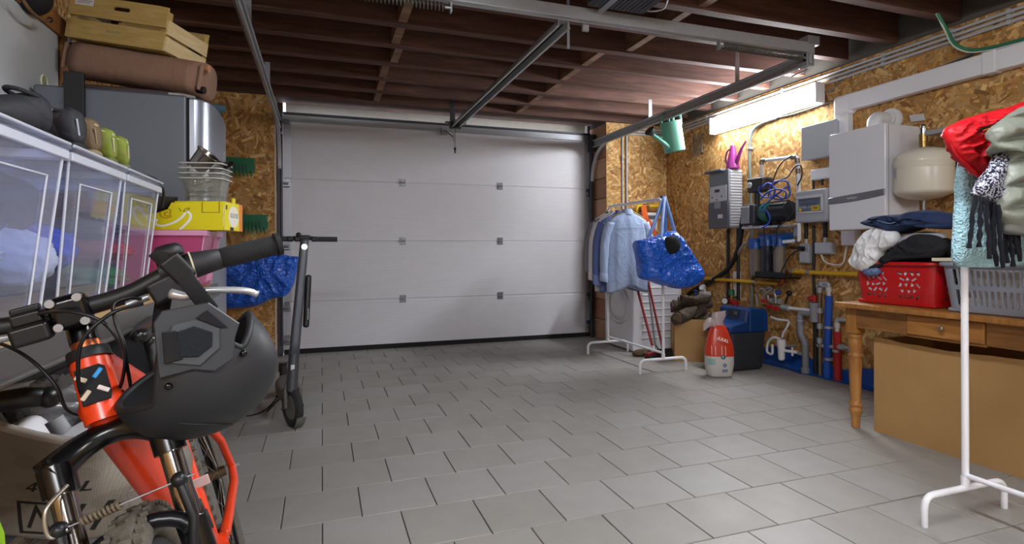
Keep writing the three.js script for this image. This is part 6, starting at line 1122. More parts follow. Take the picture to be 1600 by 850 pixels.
// ---- clear storage boxes
const mClearBox = M('#e9efff', 0.06, 0, { transmission: 0.91, thickness: 0, side: THREE.DoubleSide });
const mClearEdge = M('#eef2fa', 0.25, 0, { transmission: 0.4, thickness: 0 });
function clearBox(name, label, cx, y, cz, w, d, h, m, me, o = {}) {       // w along z, d along x
  const t = thing(name, label, 'storage box', [cx, y, cz], 0, o.group), T0 = 0.86;
  const corner = (sx, sz, yy) => { const k = T0 + (1 - T0) * yy / h; return V(sx * d / 2 * k, yy, sz * w / 2 * k); };
  const quad = (a, b, c, e) => { const g = new THREE.BufferGeometry(); g.setAttribute('position', new THREE.Float32BufferAttribute([...a.toArray(), ...b.toArray(), ...c.toArray(), ...a.toArray(), ...c.toArray(), ...e.toArray()], 3)); g.computeVertexNormals(); return g; };
  for (const [a, b] of [[[1, -1], [1, 1]], [[1, 1], [-1, 1]], [[-1, 1], [-1, -1]], [[-1, -1], [1, -1]]]) part('wall', quad(corner(...a, 0.004), corner(...b, 0.004), corner(...b, h), corner(...a, h)), m, t);
  part('base', RB(d * T0 - 0.004, 0.006, w * T0 - 0.004, 0.002, 0, 0.003, 0), m, t);
  for (const [sx, sz] of [[1, 1], [1, -1], [-1, 1], [-1, -1]]) part('corner_edge', C(corner(sx, sz, 0.004), corner(sx, sz, h - 0.004), 0.0035, 0.0035, 6), me, t);
  const rr2 = (x0, x1, z0, z1) => Bmm(x0, x1, h - 0.022, h, z0, z1, 0.003);
  part('rim', [rr2(d / 2 - 0.003, d / 2 + 0.010, -w / 2 - 0.008, w / 2 + 0.008), rr2(-d / 2 - 0.010, -d / 2 + 0.003, -w / 2 - 0.008, w / 2 + 0.008), rr2(-d / 2, d / 2, w / 2 - 0.003, w / 2 + 0.008), rr2(-d / 2, d / 2, -w / 2 - 0.008, -w / 2 + 0.003)], me, t);
  const rc = (sz, y0, y1) => { const k0 = T0 + (1 - T0) * y0 / h, k1 = T0 + (1 - T0) * y1 / h; return C(V(d / 2 * k0 + 0.003, y0, sz * w / 2 * k0), V(d / 2 * k1 + 0.003, y1, sz * w / 2 * k1), 0.0025, 0.0025, 6); };
  if (!o.plain) { for (const s of [-0.62, 0.62]) part('front_rib', rc(s, 0.004, h * 0.82), me, t); part('front_rib', C(V(d / 2 * 0.975 + 0.003, h * 0.82, -w * 0.305), V(d / 2 * 0.975 + 0.003, h * 0.82, w * 0.305), 0.0025, 0.0025, 6), me, t); }
  if (!o.noLid) { const l = part('lid', RB(d + 0.03, 0.016, w + 0.022, 0.006, 0, h + 0.009, 0), m, t); part('lid_rim', TB([V(d / 2 + 0.012, h + 0.016, -w / 2 - 0.004), V(d / 2 + 0.012, h + 0.016, w / 2 + 0.004)], 0.004), me, l); }
  return t;
}
const BX = -0.885, BY = 0.914;
clearBox('clear_storage_box', 'large clear storage box with white linen, under the black trainers', BX, BY, -1.452, 0.385, 0.57, 0.40, mClearBox, mClearEdge, { group: 'clear storage boxes' });
clearBox('clear_storage_box', 'clear storage box of navy and blue clothes, in the middle of the row', BX, BY, -1.872, 0.385, 0.57, 0.40, mClearBox, mClearEdge, { group: 'clear storage boxes' });
clearBox('clear_storage_box', 'clear storage box with red and green clothes, next to the pink box', BX, BY, -2.292, 0.385, 0.57, 0.40, mClearBox, mClearEdge, { group: 'clear storage boxes' });
const clo = (lab, x, y, z, rx, ry, rz, c, s) => single('folded_clothes', lab, 'clothes', blob(x, y, z, rx, ry, rz, 0.16, 3.2, s, 36), cloth(c), { group: 'clothes in the clear boxes' });
clo('blue garment at the bottom of the box with white linen', BX, 0.962, -1.452, 0.215, 0.045, 0.14, '#20387c', 1);
clo('white linen lying in the box under the black trainers', BX + 0.01, 1.05, -1.452, 0.215, 0.055, 0.145, '#b9bcc6', 2);
clo('grey blue fleece at the back of the box under the black trainers', BX - 0.12, 1.19, -1.452, 0.10, 0.09, 0.13, '#58688c', 3);
clo('black shorts at the bottom of the middle clear box', BX, 0.975, -1.872, 0.21, 0.06, 0.14, '#14161d', 4);
clo('royal blue sports shirt in the middle clear box', BX + 0.09, 1.07, -1.93, 0.12, 0.07, 0.085, '#1d43b0', 5);
clo('bundle of white socks in the middle clear box', BX + 0.12, 1.045, -1.775, 0.10, 0.075, 0.06, '#d3d4da', 6);
clo('navy sweater on top in the middle clear box', BX - 0.03, 1.19, -1.89, 0.17, 0.10, 0.135, '#1b2a4a', 7);
clo('green printed garment at the bottom of the box next to the pink one', BX + 0.02, 0.975, -2.292, 0.205, 0.055, 0.14, '#2b7a3a', 8);
clo('red sweater in the middle of the box next to the pink one', BX + 0.05, 1.065, -2.292, 0.20, 0.045, 0.14, '#a1161f', 9);
clo('navy garment in the box next to the pink one', BX + 0.03, 1.14, -2.292, 0.20, 0.04, 0.135, '#141c33', 10);
clo('crimson shirt on top in the box next to the pink one', BX, 1.215, -2.292, 0.19, 0.045, 0.135, '#8e1626', 11);
// ---- shoes on the lids
function shoe(label, x, z, ry, len, up, sole, o = {}) {
  const t = thing('shoe', label, 'shoe', [x, 1.333, z], ry, 'shoes on the clear boxes'), L = len;      // heel at the origin, toe towards -x
  const mU = cloth(up, 0.7);
  const S = (s, y, h, w) => ({ p: V(-s * L, y, 0), a: V(0, h, 0), b: V(0, 0, w) });
  part('upper', loft([S(-0.015, 0.055, 0.02, 0.02), S(0.0, 0.062, 0.045, 0.032), S(0.08, 0.066, 0.052, 0.037), S(0.22, 0.058, 0.044, 0.038), S(0.38, 0.05, 0.036, 0.04), S(0.55, 0.043, 0.029, 0.045), S(0.75, 0.036, 0.022, 0.046), S(0.92, 0.03, 0.016, 0.036), S(0.99, 0.026, 0.008, 0.018)], 24), mU, t);
  part('sole', loft([S(-0.02, 0.014, 0.008, 0.02), S(0.0, 0.013, 0.013, 0.033), S(0.2, 0.012, 0.012, 0.034), S(0.45, 0.012, 0.012, 0.036), S(0.7, 0.012, 0.012, 0.048), S(0.93, 0.013, 0.011, 0.036), S(1.0, 0.016, 0.006, 0.018)], 24), M(sole, 0.7), t);
  part('ankle_opening', new THREE.TorusGeometry(0.027, 0.0055, 8, 22).scale(1.35, 0.95, 1).rotateX(Math.PI / 2).rotateZ(-0.22).translate(-0.15 * L, 0.104, 0), cloth(o.collar || up), t);
  part('heel_stripe', RB(0.004, 0.045, 0.006, 0.002, 0.006, 0.062, 0.012, 0, 0.3, -0.05), M(o.stripe || '#b9bbc0', 0.5), t);
  pieces('lace', [0.3, 0.38, 0.46].map(s => T([V(-s * L, 0.094 - s * 0.06, -0.026), V(-s * L, 0.106 - s * 0.065, 0), V(-s * L, 0.094 - s * 0.06, 0.026)], 0.003, 5)), M(o.lace || '#222225', 0.8), t);
}
shoe('black trainer lying lengthwise along the box with white linen', -0.645, -1.655, 1.0, 0.28, '#24252a', '#141417', { stripe: '#9a9ca2' });
shoe('black trainer standing with its heel at the box edge', -0.615, -1.78, -0.25, 0.27, '#2a2b31', '#15151a', { stripe: '#a5a8b0' });
shoe('muddy brown shoe beside the black trainers', -0.615, -1.90, -0.2, 0.26, '#6d5a40', '#8a7a5c', { collar: '#b3a684', stripe: '#8a7a5c' });
shoe('lime green football boot, next to the brown shoe', -0.615, -2.04, -0.1, 0.26, '#7d8a30', '#6f7040', { collar: '#b9b49a', stripe: '#c3bd9c' });
shoe('lime green football boot, nearest the pink box', -0.615, -2.17, 0.05, 0.26, '#848f34', '#6f7040', { collar: '#b9b49a', stripe: '#c3bd9c' });
// ---- pink box, yellow carton, trays
const mPink = M('#d8578f', 0.25, 0, { transmission: 0.45, thickness: 0, side: THREE.DoubleSide }), mPinkE = M('#e09abf', 0.3, 0, { transmission: 0.2, thickness: 0 });
{ const t = clearBox('pink_storage_box', 'translucent pink storage box under the yellow carton', -0.72, 0.914, -2.715, 0.36, 0.54, 0.235, mPink, mPinkE, { plain: true, noLid: true });
  pieces('side_rib', [0, 1, 2, 3, 4, 5, 6].map(i => { const z = -0.06 - i * 0.016 + 0.02; return C(V(0.235, 0.02, z * 0.9), V(0.268, 0.205, z), 0.004, 0.004, 6); }), mPinkE, t);
  single('folded_clothes', 'dark red cloth filling the pink box', 'clothes', blob(-0.72, 1.02, -2.715, 0.205, 0.09, 0.13, 0.1, 3, 17), cloth('#7c1434'), { group: 'clothes in the pink box' }); }
{
  const t = thing('yellow_carton', 'open yellow beer carton with white swirl lying on the pink box', 'carton', [-0.385, 1.152, -2.555], -0.22), L = 0.62, D = 0.20;
  const tex = canvasTex(1024, 256, (g, w, h) => {
    g.fillStyle = '#e3d40c'; g.fillRect(0, 0, w, h); g.fillStyle = '#d9d9d2'; g.fillRect(0, 0, w * 0.42, h);
    g.fillStyle = '#e6dc74'; for (let i = 0; i < 60; i++) g.fillRect(w * 0.42 - 60 + ((i * 37) % 60), i * 4.3, 130, 2);
    g.fillStyle = '#4d5575'; g.font = 'bold 96px sans-serif'; g.fillText('ROSE', 40, 190); g.font = 'bold 26px sans-serif'; g.fillText('33 cl', 330, 120);
    g.lineCap = 'round'; g.strokeStyle = '#b98d10'; g.lineWidth = 9; g.beginPath(); g.arc(660, 110, 40, 0.6, 5.6); g.arc(668, 116, 18, 5.6, 11); g.stroke();
    g.strokeStyle = '#f3f1ea'; g.lineWidth = 18; g.beginPath(); g.moveTo(600, 165); g.quadraticCurveTo(570, 215, 640, 220); g.quadraticCurveTo(740, 190, 780, 110); g.stroke(); g.beginPath(); g.moveTo(790, 90); g.quadraticCurveTo(860, 130, 750, 245); g.stroke();
    g.strokeStyle = '#5b5212'; g.lineWidth = 5; g.beginPath(); g.moveTo(740, 60); g.lineTo(755, 90); g.moveTo(770, 90); g.quadraticCurveTo(780, 60, 810, 62); g.quadraticCurveTo(800, 90, 770, 90); g.stroke(); g.strokeRect(890, -10, 110, 110);
  });
  const end = canvasTex(256, 200, (g, w, h) => { g.fillStyle = '#e3d40c'; g.fillRect(0, 0, w, h); g.fillStyle = '#d98032'; g.fillRect(w * 0.8, 0, w * 0.2, h); g.fillStyle = '#e8e4d2'; g.beginPath(); g.ellipse(w * 0.5, h * 0.5, 72, 78, 0, 0, 7); g.fill(); g.fillStyle = '#4b4656'; g.font = 'bold 30px sans-serif'; g.textAlign = 'center'; g.save(); g.translate(w * 0.53, h * 0.46); g.scale(0.75, 1.5); g.fillText('GOLD RISE', 0, 10); g.restore(); g.fillStyle = '#33343a'; g.fillRect(18, 22, 22, 32); g.fillStyle = '#15130f'; g.fillRect(76, 176, 50, 24); });
  const mF = new THREE.MeshStandardMaterial({ map: tex, roughness: 0.5 }), mE = new THREE.MeshStandardMaterial({ map: end, roughness: 0.5 }), mY = M('#dccb0c', 0.5);
  const fr = [[-L, 0], [0, 0], [0, 0.118], [-0.20, 0.112], [-0.215, 0.085], [-0.26, 0.068], [-L, 0.06]];
  const fg = clean(EX(fr, 0.005)), P = fg.attributes.position, U = fg.attributes.uv; for (let i = 0; i < P.count; i++) U.setXY(i, (P.getX(i) + L) / L, P.getY(i) / 0.118);
  part('front_side', fg, mF, t, { keepUV: true });
  part('rear_side', EX(fr, 0.005).translate(0, 0, -D), mY, t);
  const eg = new THREE.BoxGeometry(0.005, 0.118, D).translate(0.0025, 0.059, -D / 2 + 0.0025); part('end_side', eg, mE, t, { keepUV: true });
  part('far_end', B(0.005, 0.06, D, -L + 0.003, 0.03, -D / 2), mY, t);
  part('carton_base', B(L, 0.004, D - 0.006, -L / 2, 0.002, -D / 2), mY, t);
  part('top_flap', B(0.19, 0.004, D * 0.96, -0.097, 0.117, -D / 2), mY, t);
  part('end_tab', B(0.005, 0.025, 0.03, 0.0, 0.128, -D * 0.55), mY, t);
}
{
  const cx = -0.468, cz = -2.665, mT = M('#ecece8', 0.06, 0, { transmission: 0.93, thickness: 0, side: THREE.DoubleSide }), mTe = M('#cfcfcd', 0.2, 0, { transmission: 0.3, thickness: 0 });
  const proto = i => { const t = thing('clear_tray', ['lowest clear plastic tray of the nested stack on the yellow carton', 'second clear plastic tray from the bottom of the nested stack', 'third clear plastic tray from the bottom of the nested stack', 'topmost clear plastic tray of the nested stack, holding pots'][i], 'tray', [cx, 1.274 + i * 0.021, cz], -0.22, 'nested clear trays');
    const lv = [[0, 0.068, 0.052], [0.095, 0.082, 0.064]].map(([y, a, b]) => ({ p: V(0, y, 0), a: V(a, 0, 0), b: V(0, 0, b), sq: 0.3 })); part('tray_wall', loft(lv, 32, null, false), mT, t);
    part('tray_base', loft([{ ...lv[0] }, { ...lv[0], p: V(0, 0.003, 0) }], 32), mT, t); const rp = []; for (let k = 0; k <= 32; k++) { const th = k / 32 * 6.2832, e = 0.3, c = Math.sign(Math.cos(th)) * Math.abs(Math.cos(th)) ** e, d = Math.sign(Math.sin(th)) * Math.abs(Math.sin(th)) ** e; rp.push(V(0.088 * c, 0.095, 0.07 * d)); } part('tray_rim', ringTube(rp, 0.0035, 6), mTe, t); return t; };
  for (let i = 0; i < 4; i++) proto(i);
  const mS2 = M('#8d8780', 0.22, 0.95);
  const p1 = thing('steel_cup', 'tilted stainless steel cup in the topmost clear tray', 'cup'); part('cup_body', lathe([[0, 0], [0.034, 0], [0.037, 0.01], [0.044, 0.07], [0.05, 0.078], [0.046, 0.079], [0.038, 0.06], [0, 0.012]], 24, cx - 0.035, 1.418, cz + 0.015, 0.25, 0, -0.7), mS2, p1); part('cup_rim', new THREE.TorusGeometry(0.048, 0.003, 6, 24).rotateX(Math.PI / 2).translate(0, 0.078, 0).applyMatrix4(new THREE.Matrix4().makeRotationFromEuler(new THREE.Euler(0.25, 0, -0.7, 'YXZ'))).translate(cx - 0.035, 1.418, cz + 0.015), mS2, p1);
  const p2 = thing('steel_dish', 'dark steel dish leaning in the topmost clear tray', 'dish'); part('lid_disc', lathe([[0, 0.01], [0.03, 0.008], [0.05, 0], [0.052, -0.004], [0.048, -0.003], [0, 0.006]], 24, cx + 0.06, 1.43, cz, 0.5, 0, 0.35), M('#3f3b38', 0.25, 0.8), p2); part('lid_knob', SP(cx + 0.055, 1.445, cz + 0.005, 0.008), mBlack, p2);
  single('dark_roasting_tin', 'dark metal tin on the yellow carton beside the clear trays', 'tin', [loft([[1.222, 0.075, 0.06], [1.29, 0.085, 0.068], [1.287, 0.078, 0.062], [1.23, 0.07, 0.055]].map(([y, a, b]) => ({ p: V(-0.66, y, -2.66), a: V(a * 0.95, 0, -a * 0.3), b: V(b * 0.3, 0, b * 0.95), sq: 0.35 })), 32)], M('#2a2624', 0.4, 0.5));
  single('black_lead', 'black lead curling over the last clear box lid', 'cable', T([V(-0.64, 1.34, -2.28), V(-0.62, 1.345, -2.38), V(-0.60, 1.34, -2.46), V(-0.59, 1.30, -2.51), V(-0.60, 1.24, -2.53)], 0.005, 6), mBlack);
  single('cooling_grid', 'dark wire grid lying on the last clear box', 'wire grid', [...[0, 1, 2, 3].map(i => C(V(-0.95, 1.342, -2.15 - i * 0.05), V(-0.63, 1.342, -2.15 - i * 0.05), 0.003, 0.003, 6)), C(V(-0.9, 1.346, -2.12), V(-0.9, 1.346, -2.33), 0.003, 0.003, 6), C(V(-0.7, 1.346, -2.12), V(-0.7, 1.346, -2.33), 0.003, 0.003, 6)], M('#2b2b2d', 0.4, 0.7));
}
// ---- back wall beside the fridge: green leaf scoops, blue bag
function scoop(label, px, py) {
  const p = onZ(px, py, ZB + 0.06), t = thing('leaf_scoop', label, 'leaf scoop', [0, 0, 0], 0, 'green leaf scoops on the wall'), m = M('#0f6b45', 0.45), w = 0.125;
  part('plate', EX([[-w, -0.04], [w * 0.96, -0.04], [w, 0.0], [w * 0.88, 0.09], [-w, 0.095]], 0.01, 0.003).translate(p.x, p.y, p.z), m, t);
  part('shelf', B(2 * w * 0.97, 0.008, 0.06, p.x, p.y + 0.09, p.z - 0.022), m, t);
  pieces('tooth', [0, 1, 2, 3, 4, 5, 6].map(i => C(V(p.x - w + 0.02 + i * 0.033, p.y - 0.03, p.z + 0.004), V(p.x - w + 0.02 + i * 0.033, p.y - 0.085, p.z + 0.02), 0.012, 0.005, 8)), m, t);
  pieces('rib', [0, 1, 2, 3, 4].map(i => RB(0.008, 0.06, 0.012, 0.003, p.x - 0.07 + i * 0.03, p.y + 0.005, p.z + 0.014)), M('#0a4a30', 0.5), t);
  part('wall_hook', C(V(p.x, p.y + 0.08, p.z - 0.02), V(p.x, p.y + 0.08, ZB + 0.0005), 0.008), m, t);
}
scoop('green plastic leaf scoop hanging higher on the strand board', 376, 262); scoop('green plastic leaf scoop hanging lower on the strand board', 397, 351);
{
  const t = thing('crinkled_blue_bag', 'crinkled blue plastic bag hanging on the wall beside the fridge', 'bag'), Z = -5.56;
  part('body', pillowZ([[345, 404], [372, 397], [400, 393], [428, 395], [455, 400], [467, 402], [464, 425], [458, 447], [447, 462], [425, 467], [402, 478], [375, 482], [350, 480], [340, 440]], Z, 0.09, { ridge: 0.045, fr: 8, pow: 6, stretch: 0.6, seed: 71, n: 128, rings: 20 }), mBlueBag, t);
  const a = onZ(390, 400, Z); part('handle', T([V(a.x - 0.12, a.y - 0.02, Z), V(a.x - 0.02, a.y + 0.12, Z - 0.05), V(a.x + 0.0, a.y + 0.13, ZB + 0.03), V(a.x + 0.02, a.y + 0.12, Z - 0.05), V(a.x + 0.12, a.y - 0.02, Z)], 0.008, 8), mBlueStrap, t);
  part('wall_hook', C(V(a.x, a.y + 0.12, ZB + 0.0005), V(a.x, a.y + 0.125, ZB + 0.05), 0.007), mSteel, t);
}
{ const p = onZ(339, 169, ZB + 0.02); single('blue_bracket', 'small pale blue plastic bracket on the wall above the fridge', 'bracket', [Bmm(p.x - 0.08, p.x + 0.07, p.y - 0.035, p.y + 0.03, ZB + 0.0005, ZB + 0.03, 0.01)], M('#6f9dc0', 0.35)); }
// ================================================================ mountain bike
{
  const t = thing('mountain_bike', 'orange mountain bike with black suspension fork leaning towards the bench', 'bicycle');
  const fw = V(0.174, 0, 0.985).normalize(), r0 = V(fw.z, 0, -fw.x), lean = 0.28;
  const up = V(0, 1, 0).multiplyScalar(Math.cos(lean)).addScaledVector(r0, -Math.sin(lean)), rt = r0.clone().multiplyScalar(Math.cos(lean)).addScaledVector(V(0, 1, 0), Math.sin(lean));
  const Mb = new THREE.Matrix4().makeBasis(rt, up, fw).setPosition(-0.242, 0, -1.98);
  t.matrix.copy(Mb); t.matrix.decompose(t.position, t.quaternion, t.scale);
  const mO = M('#e8400f', 0.32, 0, { clearcoat: 0.5, clearcoatRoughness: 0.2 }), RW = 0.366;
  const S0 = V(0, 0.808, 1.003), ax = V(0, Math.sin(1.204), -Math.cos(1.204)), STEER = 0.0;
  const Ms = new THREE.Matrix4().makeTranslation(S0.x, S0.y, S0.z).multiply(new THREE.Matrix4().makeRotationAxis(ax, STEER)).multiply(new THREE.Matrix4().makeTranslation(-S0.x, -S0.y, -S0.z));
  const st = g => g.applyMatrix4(Ms), on = k => S0.clone().addScaledVector(ax, k);
  const HB = on(0.042), HT = on(0.15), BBp = V(0, 0.345, 0.44), SC = V(0, 0.70, 0.31), AX = V(0, RW, 0), FA = V(0, RW, 1.115);
  const dn = [HB.clone().add(V(0, 0.02, -0.01)), V(0, 0.60, 0.76), BBp];
  part('frame', [C(HB, HT, 0.027, 0.0245, 20), ringTube([on(0.068), V(0, 0.58, 0.73), BBp].map(p => p.clone()), k => 0.031 - 0.003 * k, 16), ringTube([on(0.13), V(0, 0.83, 0.66), SC], k => 0.028 - 0.006 * k, 14), C(BBp, V(0, 0.74, 0.29), 0.022, 0.018, 16), C(V(-0.04, 0.345, 0.44), V(0.04, 0.345, 0.44), 0.026),
    ...[-1, 1].flatMap(s => [ringTube([V(s * 0.02, 0.69, 0.30), V(s * 0.05, 0.60, 0.20), V(s * 0.068, 0.48, 0.06), V(s * 0.07, RW, 0)], k => 0.0125 - 0.001 * k, 12), ringTube([V(s * 0.03, 0.345, 0.40), V(s * 0.045, 0.345, 0.28), V(s * 0.068, 0.355, 0.10), V(s * 0.07, RW, 0)], k => 0.014 - 0.002 * k, 12)])], mO, t);
  // head badge
  const hb = on(0.098).add(V(0, 0.005, 0.024)), Mh = new THREE.Matrix4().makeBasis(V(1, 0, 0), ax, V(1, 0, 0).cross(ax)).setPosition(hb.x, hb.y, hb.z);
  const bad = part('head_badge', EX([[-0.017, -0.027], [0.017, -0.027], [0.02, -0.018], [0.02, 0.022], [0.014, 0.027], [-0.017, 0.027]], 0.006, 0.001).applyMatrix4(Mh), mBlackMatte, t);
  [['#c9b7a0', -0.011, 0.012, -0.7], ['#2b8fd6', 0.010, 0.014, 0.75], ['#e3d5d2', 0.012, -0.011, -0.7], ['#cbb9a2', -0.010, -0.013, 0.75]].forEach(([c, x, y, a]) => part('badge_pill', RB(0.016, 0.0065, 0.003, 0.003, 0, 0, 0).rotateZ(a).translate(x, y, 0.0065).applyMatrix4(Mh), M(c, 0.5), bad));
  pieces('tube_stripe', [0, 1, 2, 3, 4].map(i => { const f = 0.42 + i * 0.085, p = on(0.068).lerp(BBp, f).add(V(0.0, 0.0, 0)); return RB(0.006, 0.05, 0.014, 0.002, 0.0355 - i * 0.001, p.y + 0.004, p.z + 0.01, 0, 0.35); }), M('#3b3536', 0.5), t);
  part('spacer', st(C(on(0.15), on(0.172), 0.019, 0.019, 16)), mCopper, t);
  part('headset_cup', C(on(0.137), on(0.153), 0.029, 0.027, 18), mBlack, t);
  const BC = on(0.222).add(V(0, 0.0, 0.03));
  part('stem', [st(C(on(0.165), on(0.222), 0.02, 0.02, 16)), st(C(on(0.20), BC.clone(), 0.017, 0.019, 14)), st(RB(0.05, 0.05, 0.036, 0.012, BC.x, BC.y, BC.z + 0.008))], mBlackGloss, t);
  pieces('stem_bolt', [[-0.016, 0.018], [0.016, 0.018], [-0.016, -0.018], [0.016, -0.018]].map(([x, y]) => st(C(V(BC.x + x, BC.y + y, BC.z + 0.02), V(BC.x + x, BC.y + y, BC.z + 0.031), 0.006, 0.006, 10))), mChrome, t);
  const bar = s => [V(0, 0, 0), V(s * 0.05, 0, 0), V(s * 0.08, 0.003, 0), V(s * 0.13, 0.016, -0.004), V(s * 0.165, 0.019, -0.008), V(s * 0.305, 0.016, -0.02)].map(p => p.add(BC));
  part('handlebar', [...[1, -1].map(s => st(T(bar(s), 0.0135, 12, 50)))], M('#151516', 0.5), t);
  for (const s of [1, -1]) {
    const b = bar(s), e = b[5], d = e.clone().sub(b[4]).normalize(), at = k => e.clone().addScaledVector(d, -k);
    const g = part('grip', st(ringTube([at(0.095), at(0.075), at(0.05), at(0.02), at(0.0)], k => 0.0165 + 0.0015 * Math.sin(k * 3), 18)), M('#1c1c1e', 0.85, 0, { bumpMap: dataTex(64, 64, (u, v) => 0.5 + 0.5 * Math.sin((u + v) * 6.283 * 8), false, 0.03), bumpScale: 0.001 }), t);
    part('end_flange', st(C(at(0.006), at(-0.002), 0.021, 0.02, 18)), mBlackMatte, g);
    part('twist_shifter', st(ringTube([at(0.15), at(0.138), at(0.118), at(0.096)], k => [0.020, 0.022, 0.0195, 0.0172][Math.round(k * 3)], 18)), M('#202022', 0.6), t);
    part('shifter_ring', st(C(at(0.140), at(0.1375), 0.0235, 0.0235, 20)), M('#c9bfa2', 0.4), t);
    const lb = at(0.178).add(V(0, -0.012, 0.018)); part('lever_clamp', [st(C(at(0.186), at(0.166), 0.0185, 0.019, 16)), st(RB(0.055, 0.036, 0.022, 0.006, lb.x, lb.y - 0.012, lb.z, 0, 0, s * 0.2))], M('#1b1b1d', 0.5), t);
    const L = [[0.178, -0.034, 0.03], [0.158, -0.044, 0.04], [0.138, -0.042, 0.047], [0.11, -0.048, 0.05], [0.072, -0.062, 0.05], [0.062, -0.071, 0.048]].map(([k, y, z]) => at(k).add(V(0, y, z)));
    part('brake_lever', st(ringTube(new THREE.CatmullRomCurve3(L).getPoints(20), k => k < 0.3 ? 0.0085 - 0.01 * k : k > 0.96 ? 0.0072 : 0.0055, 10)), M('#c6c8cc', 0.28, 0.6), t);
    part('cable_adjuster', st(C(lb.clone().add(V(-s * 0.03, -0.018, 0.0)), lb.clone().add(V(-s * 0.06, -0.021, 0.002)), 0.0055, 0.0055, 10)), mSteel, t);
  }
  const bl = bar(1)[3].clone().add(V(0.012, 0.02, 0.012)); part('bell', st(lathe([[0, 0.016], [0.014, 0.015], [0.021, 0.008], [0.022, 0], [0.02, -0.006], [0, -0.006]], 22, bl.x, bl.y + 0.01, bl.z)), mBlack, t);
  const rf = BC.clone().add(V(-0.048, 0.0, 0.020)); part('front_lamp_holder', [st(RB(0.046, 0.028, 0.032, 0.006, rf.x, rf.y - 0.016, rf.z)), st(RB(0.036, 0.018, 0.026, 0.004, rf.x, rf.y + 0.006, rf.z - 0.008)), st(RB(0.034, 0.010, 0.018, 0.003, rf.x, rf.y + 0.019, rf.z - 0.012))], M('#111113', 0.35), t);
  // fork
  const side = V(1, 0, 0), lower = on(-0.09);
  for (const s of [-1, 1]) {
    const a = on(0.0).addScaledVector(side, s * 0.066).add(V(0, -0.01, 0.022)), b = a.clone().addScaledVector(ax, -0.13), c = FA.clone().addScaledVector(side, s * 0.066).add(V(0, 0.0, -0.015));
    part('stanchion', st(C(a, b, 0.0152, 0.0152, 20)), M('#a7a19a', 0.14, 1), t);
    part('fork_lower', [st(ringTube([b.clone().addScaledVector(ax, 0.012), b.clone().lerp(c, 0.5), c], k => 0.0205 - 0.004 * k, 18))], M('#101011', 0.25), t);
  }
  const cr = []; for (let i = 0; i <= 14; i++) { const u = -1 + i / 7; cr.push(on(0.012 + 0.024 * (1 - u * u) - 0.004).addScaledVector(side, u * 0.074).add(V(0, -0.008, 0.022 * u * u))); }
  part('fork_crown', [st(ringTube(cr, k => 0.017 + 0.007 * Math.abs(2 * k - 1) ** 2, 14)), ...[-1, 1].map(s => { const a = on(0.02).addScaledVector(side, s * 0.066).add(V(0, -0.01, 0.022)); return st(C(a, a.clone().addScaledVector(ax, -0.04), 0.0215, 0.0215, 18)); })], M('#0c0c0d', 0.22), t);
  const ar = []; for (let i = 0; i <= 12; i++) { const q = i / 12 * Math.PI; ar.push(on(-0.125 + 0.035 * Math.sin(q)).addScaledVector(side, -0.066 * Math.cos(q)).add(V(0, -0.012, 0.04))); }
  part('fork_brace', st(ringTube(ar, 0.011, 12)), M('#101013', 0.3), t);
  for (const s of [-1, 1]) { const a = on(-0.155).addScaledVector(side, s * 0.056).add(V(0, -0.02, 0.045)), b = on(-0.05).addScaledVector(side, s * 0.07).add(V(0, -0.012, 0.055)); part('brake_arm', [st(ringTube([a, a.clone().lerp(b, 0.5).addScaledVector(side, s * 0.01), b], 0.007, 10)), st(SP(b.x, b.y, b.z, 0.011))], M('#17171a', 0.4), t); }
  const b0 = on(-0.05).add(V(-0.07, -0.012, 0.057)), b1 = on(-0.05).add(V(0.09, -0.012, 0.057));
  part('brake_wire', st(C(b0, b1, 0.0012, 0.0012, 6)), mSteel, t);
  { const p = []; for (let i = 0; i <= 72; i++) { const q = i / 8 * 6.283; p.push(on(-0.05).add(V(-0.045 + i / 72 * 0.045, -0.012 + 0.005 * Math.cos(q), 0.057 + 0.005 * Math.sin(q)))); } part('brake_boot', st(ringTube(p, 0.0022, 5)), M('#6d604c', 0.7), t); }
  part('noodle', st(T([on(-0.012).add(V(-0.05, 0.0, 0.05)), on(-0.03).add(V(-0.075, 0.0, 0.062)), on(-0.055).add(V(-0.078, -0.01, 0.06)), on(-0.052).add(V(-0.06, -0.012, 0.058))], 0.003, 8)), M('#a9a296', 0.3, 0.8), t);
  // wheels
  const knobs = (c, n, R) => { const o = []; for (let i = 0; i < n; i++) { const a = i / n * Math.PI * 2; for (const [x, w, y] of [[-0.019, 0.009, -0.004], [-0.006 + (i % 2) * 0.012, 0.011, 0.0005], [0.019, 0.009, -0.004]]) o.push(B(w, 0.007, 0.011, x, R + y, 0).rotateX(a + (x > 0.01 || x < -0.01 ? 0.03 : 0)).translate(c.x, c.y, c.z)); } return mergeGeometries(o.map(clean)); };
  const mTyre = M('#ffffff', 0.95, 0, { map: speckTex('#6e675b', '#4c4840', '#8f8674', 0.1, 0.6, 251, 256, 20) });
  for (const [c, f, nm] of [[FA, st, 'front'], [AX, g => g, 'rear']]) {
    const ty = part('tyre', f(new THREE.TorusGeometry(RW - 0.028, 0.026, 16, 90).scale(1, 1, 0.95).rotateY(Math.PI / 2).translate(c.x, c.y, c.z)), mTyre, t);
    const kn = part('tread_knobs', f(knobs(c, 84, RW - 0.003)), mTyre, ty); kn.userData.kind = 'stuff';
    const rm = part('rim', f(new THREE.TorusGeometry(RW - 0.062, 0.011, 10, 70).scale(1, 1, 1.1).rotateY(Math.PI / 2).translate(c.x, c.y, c.z)), M('#17171a', 0.35, 0.4), t);
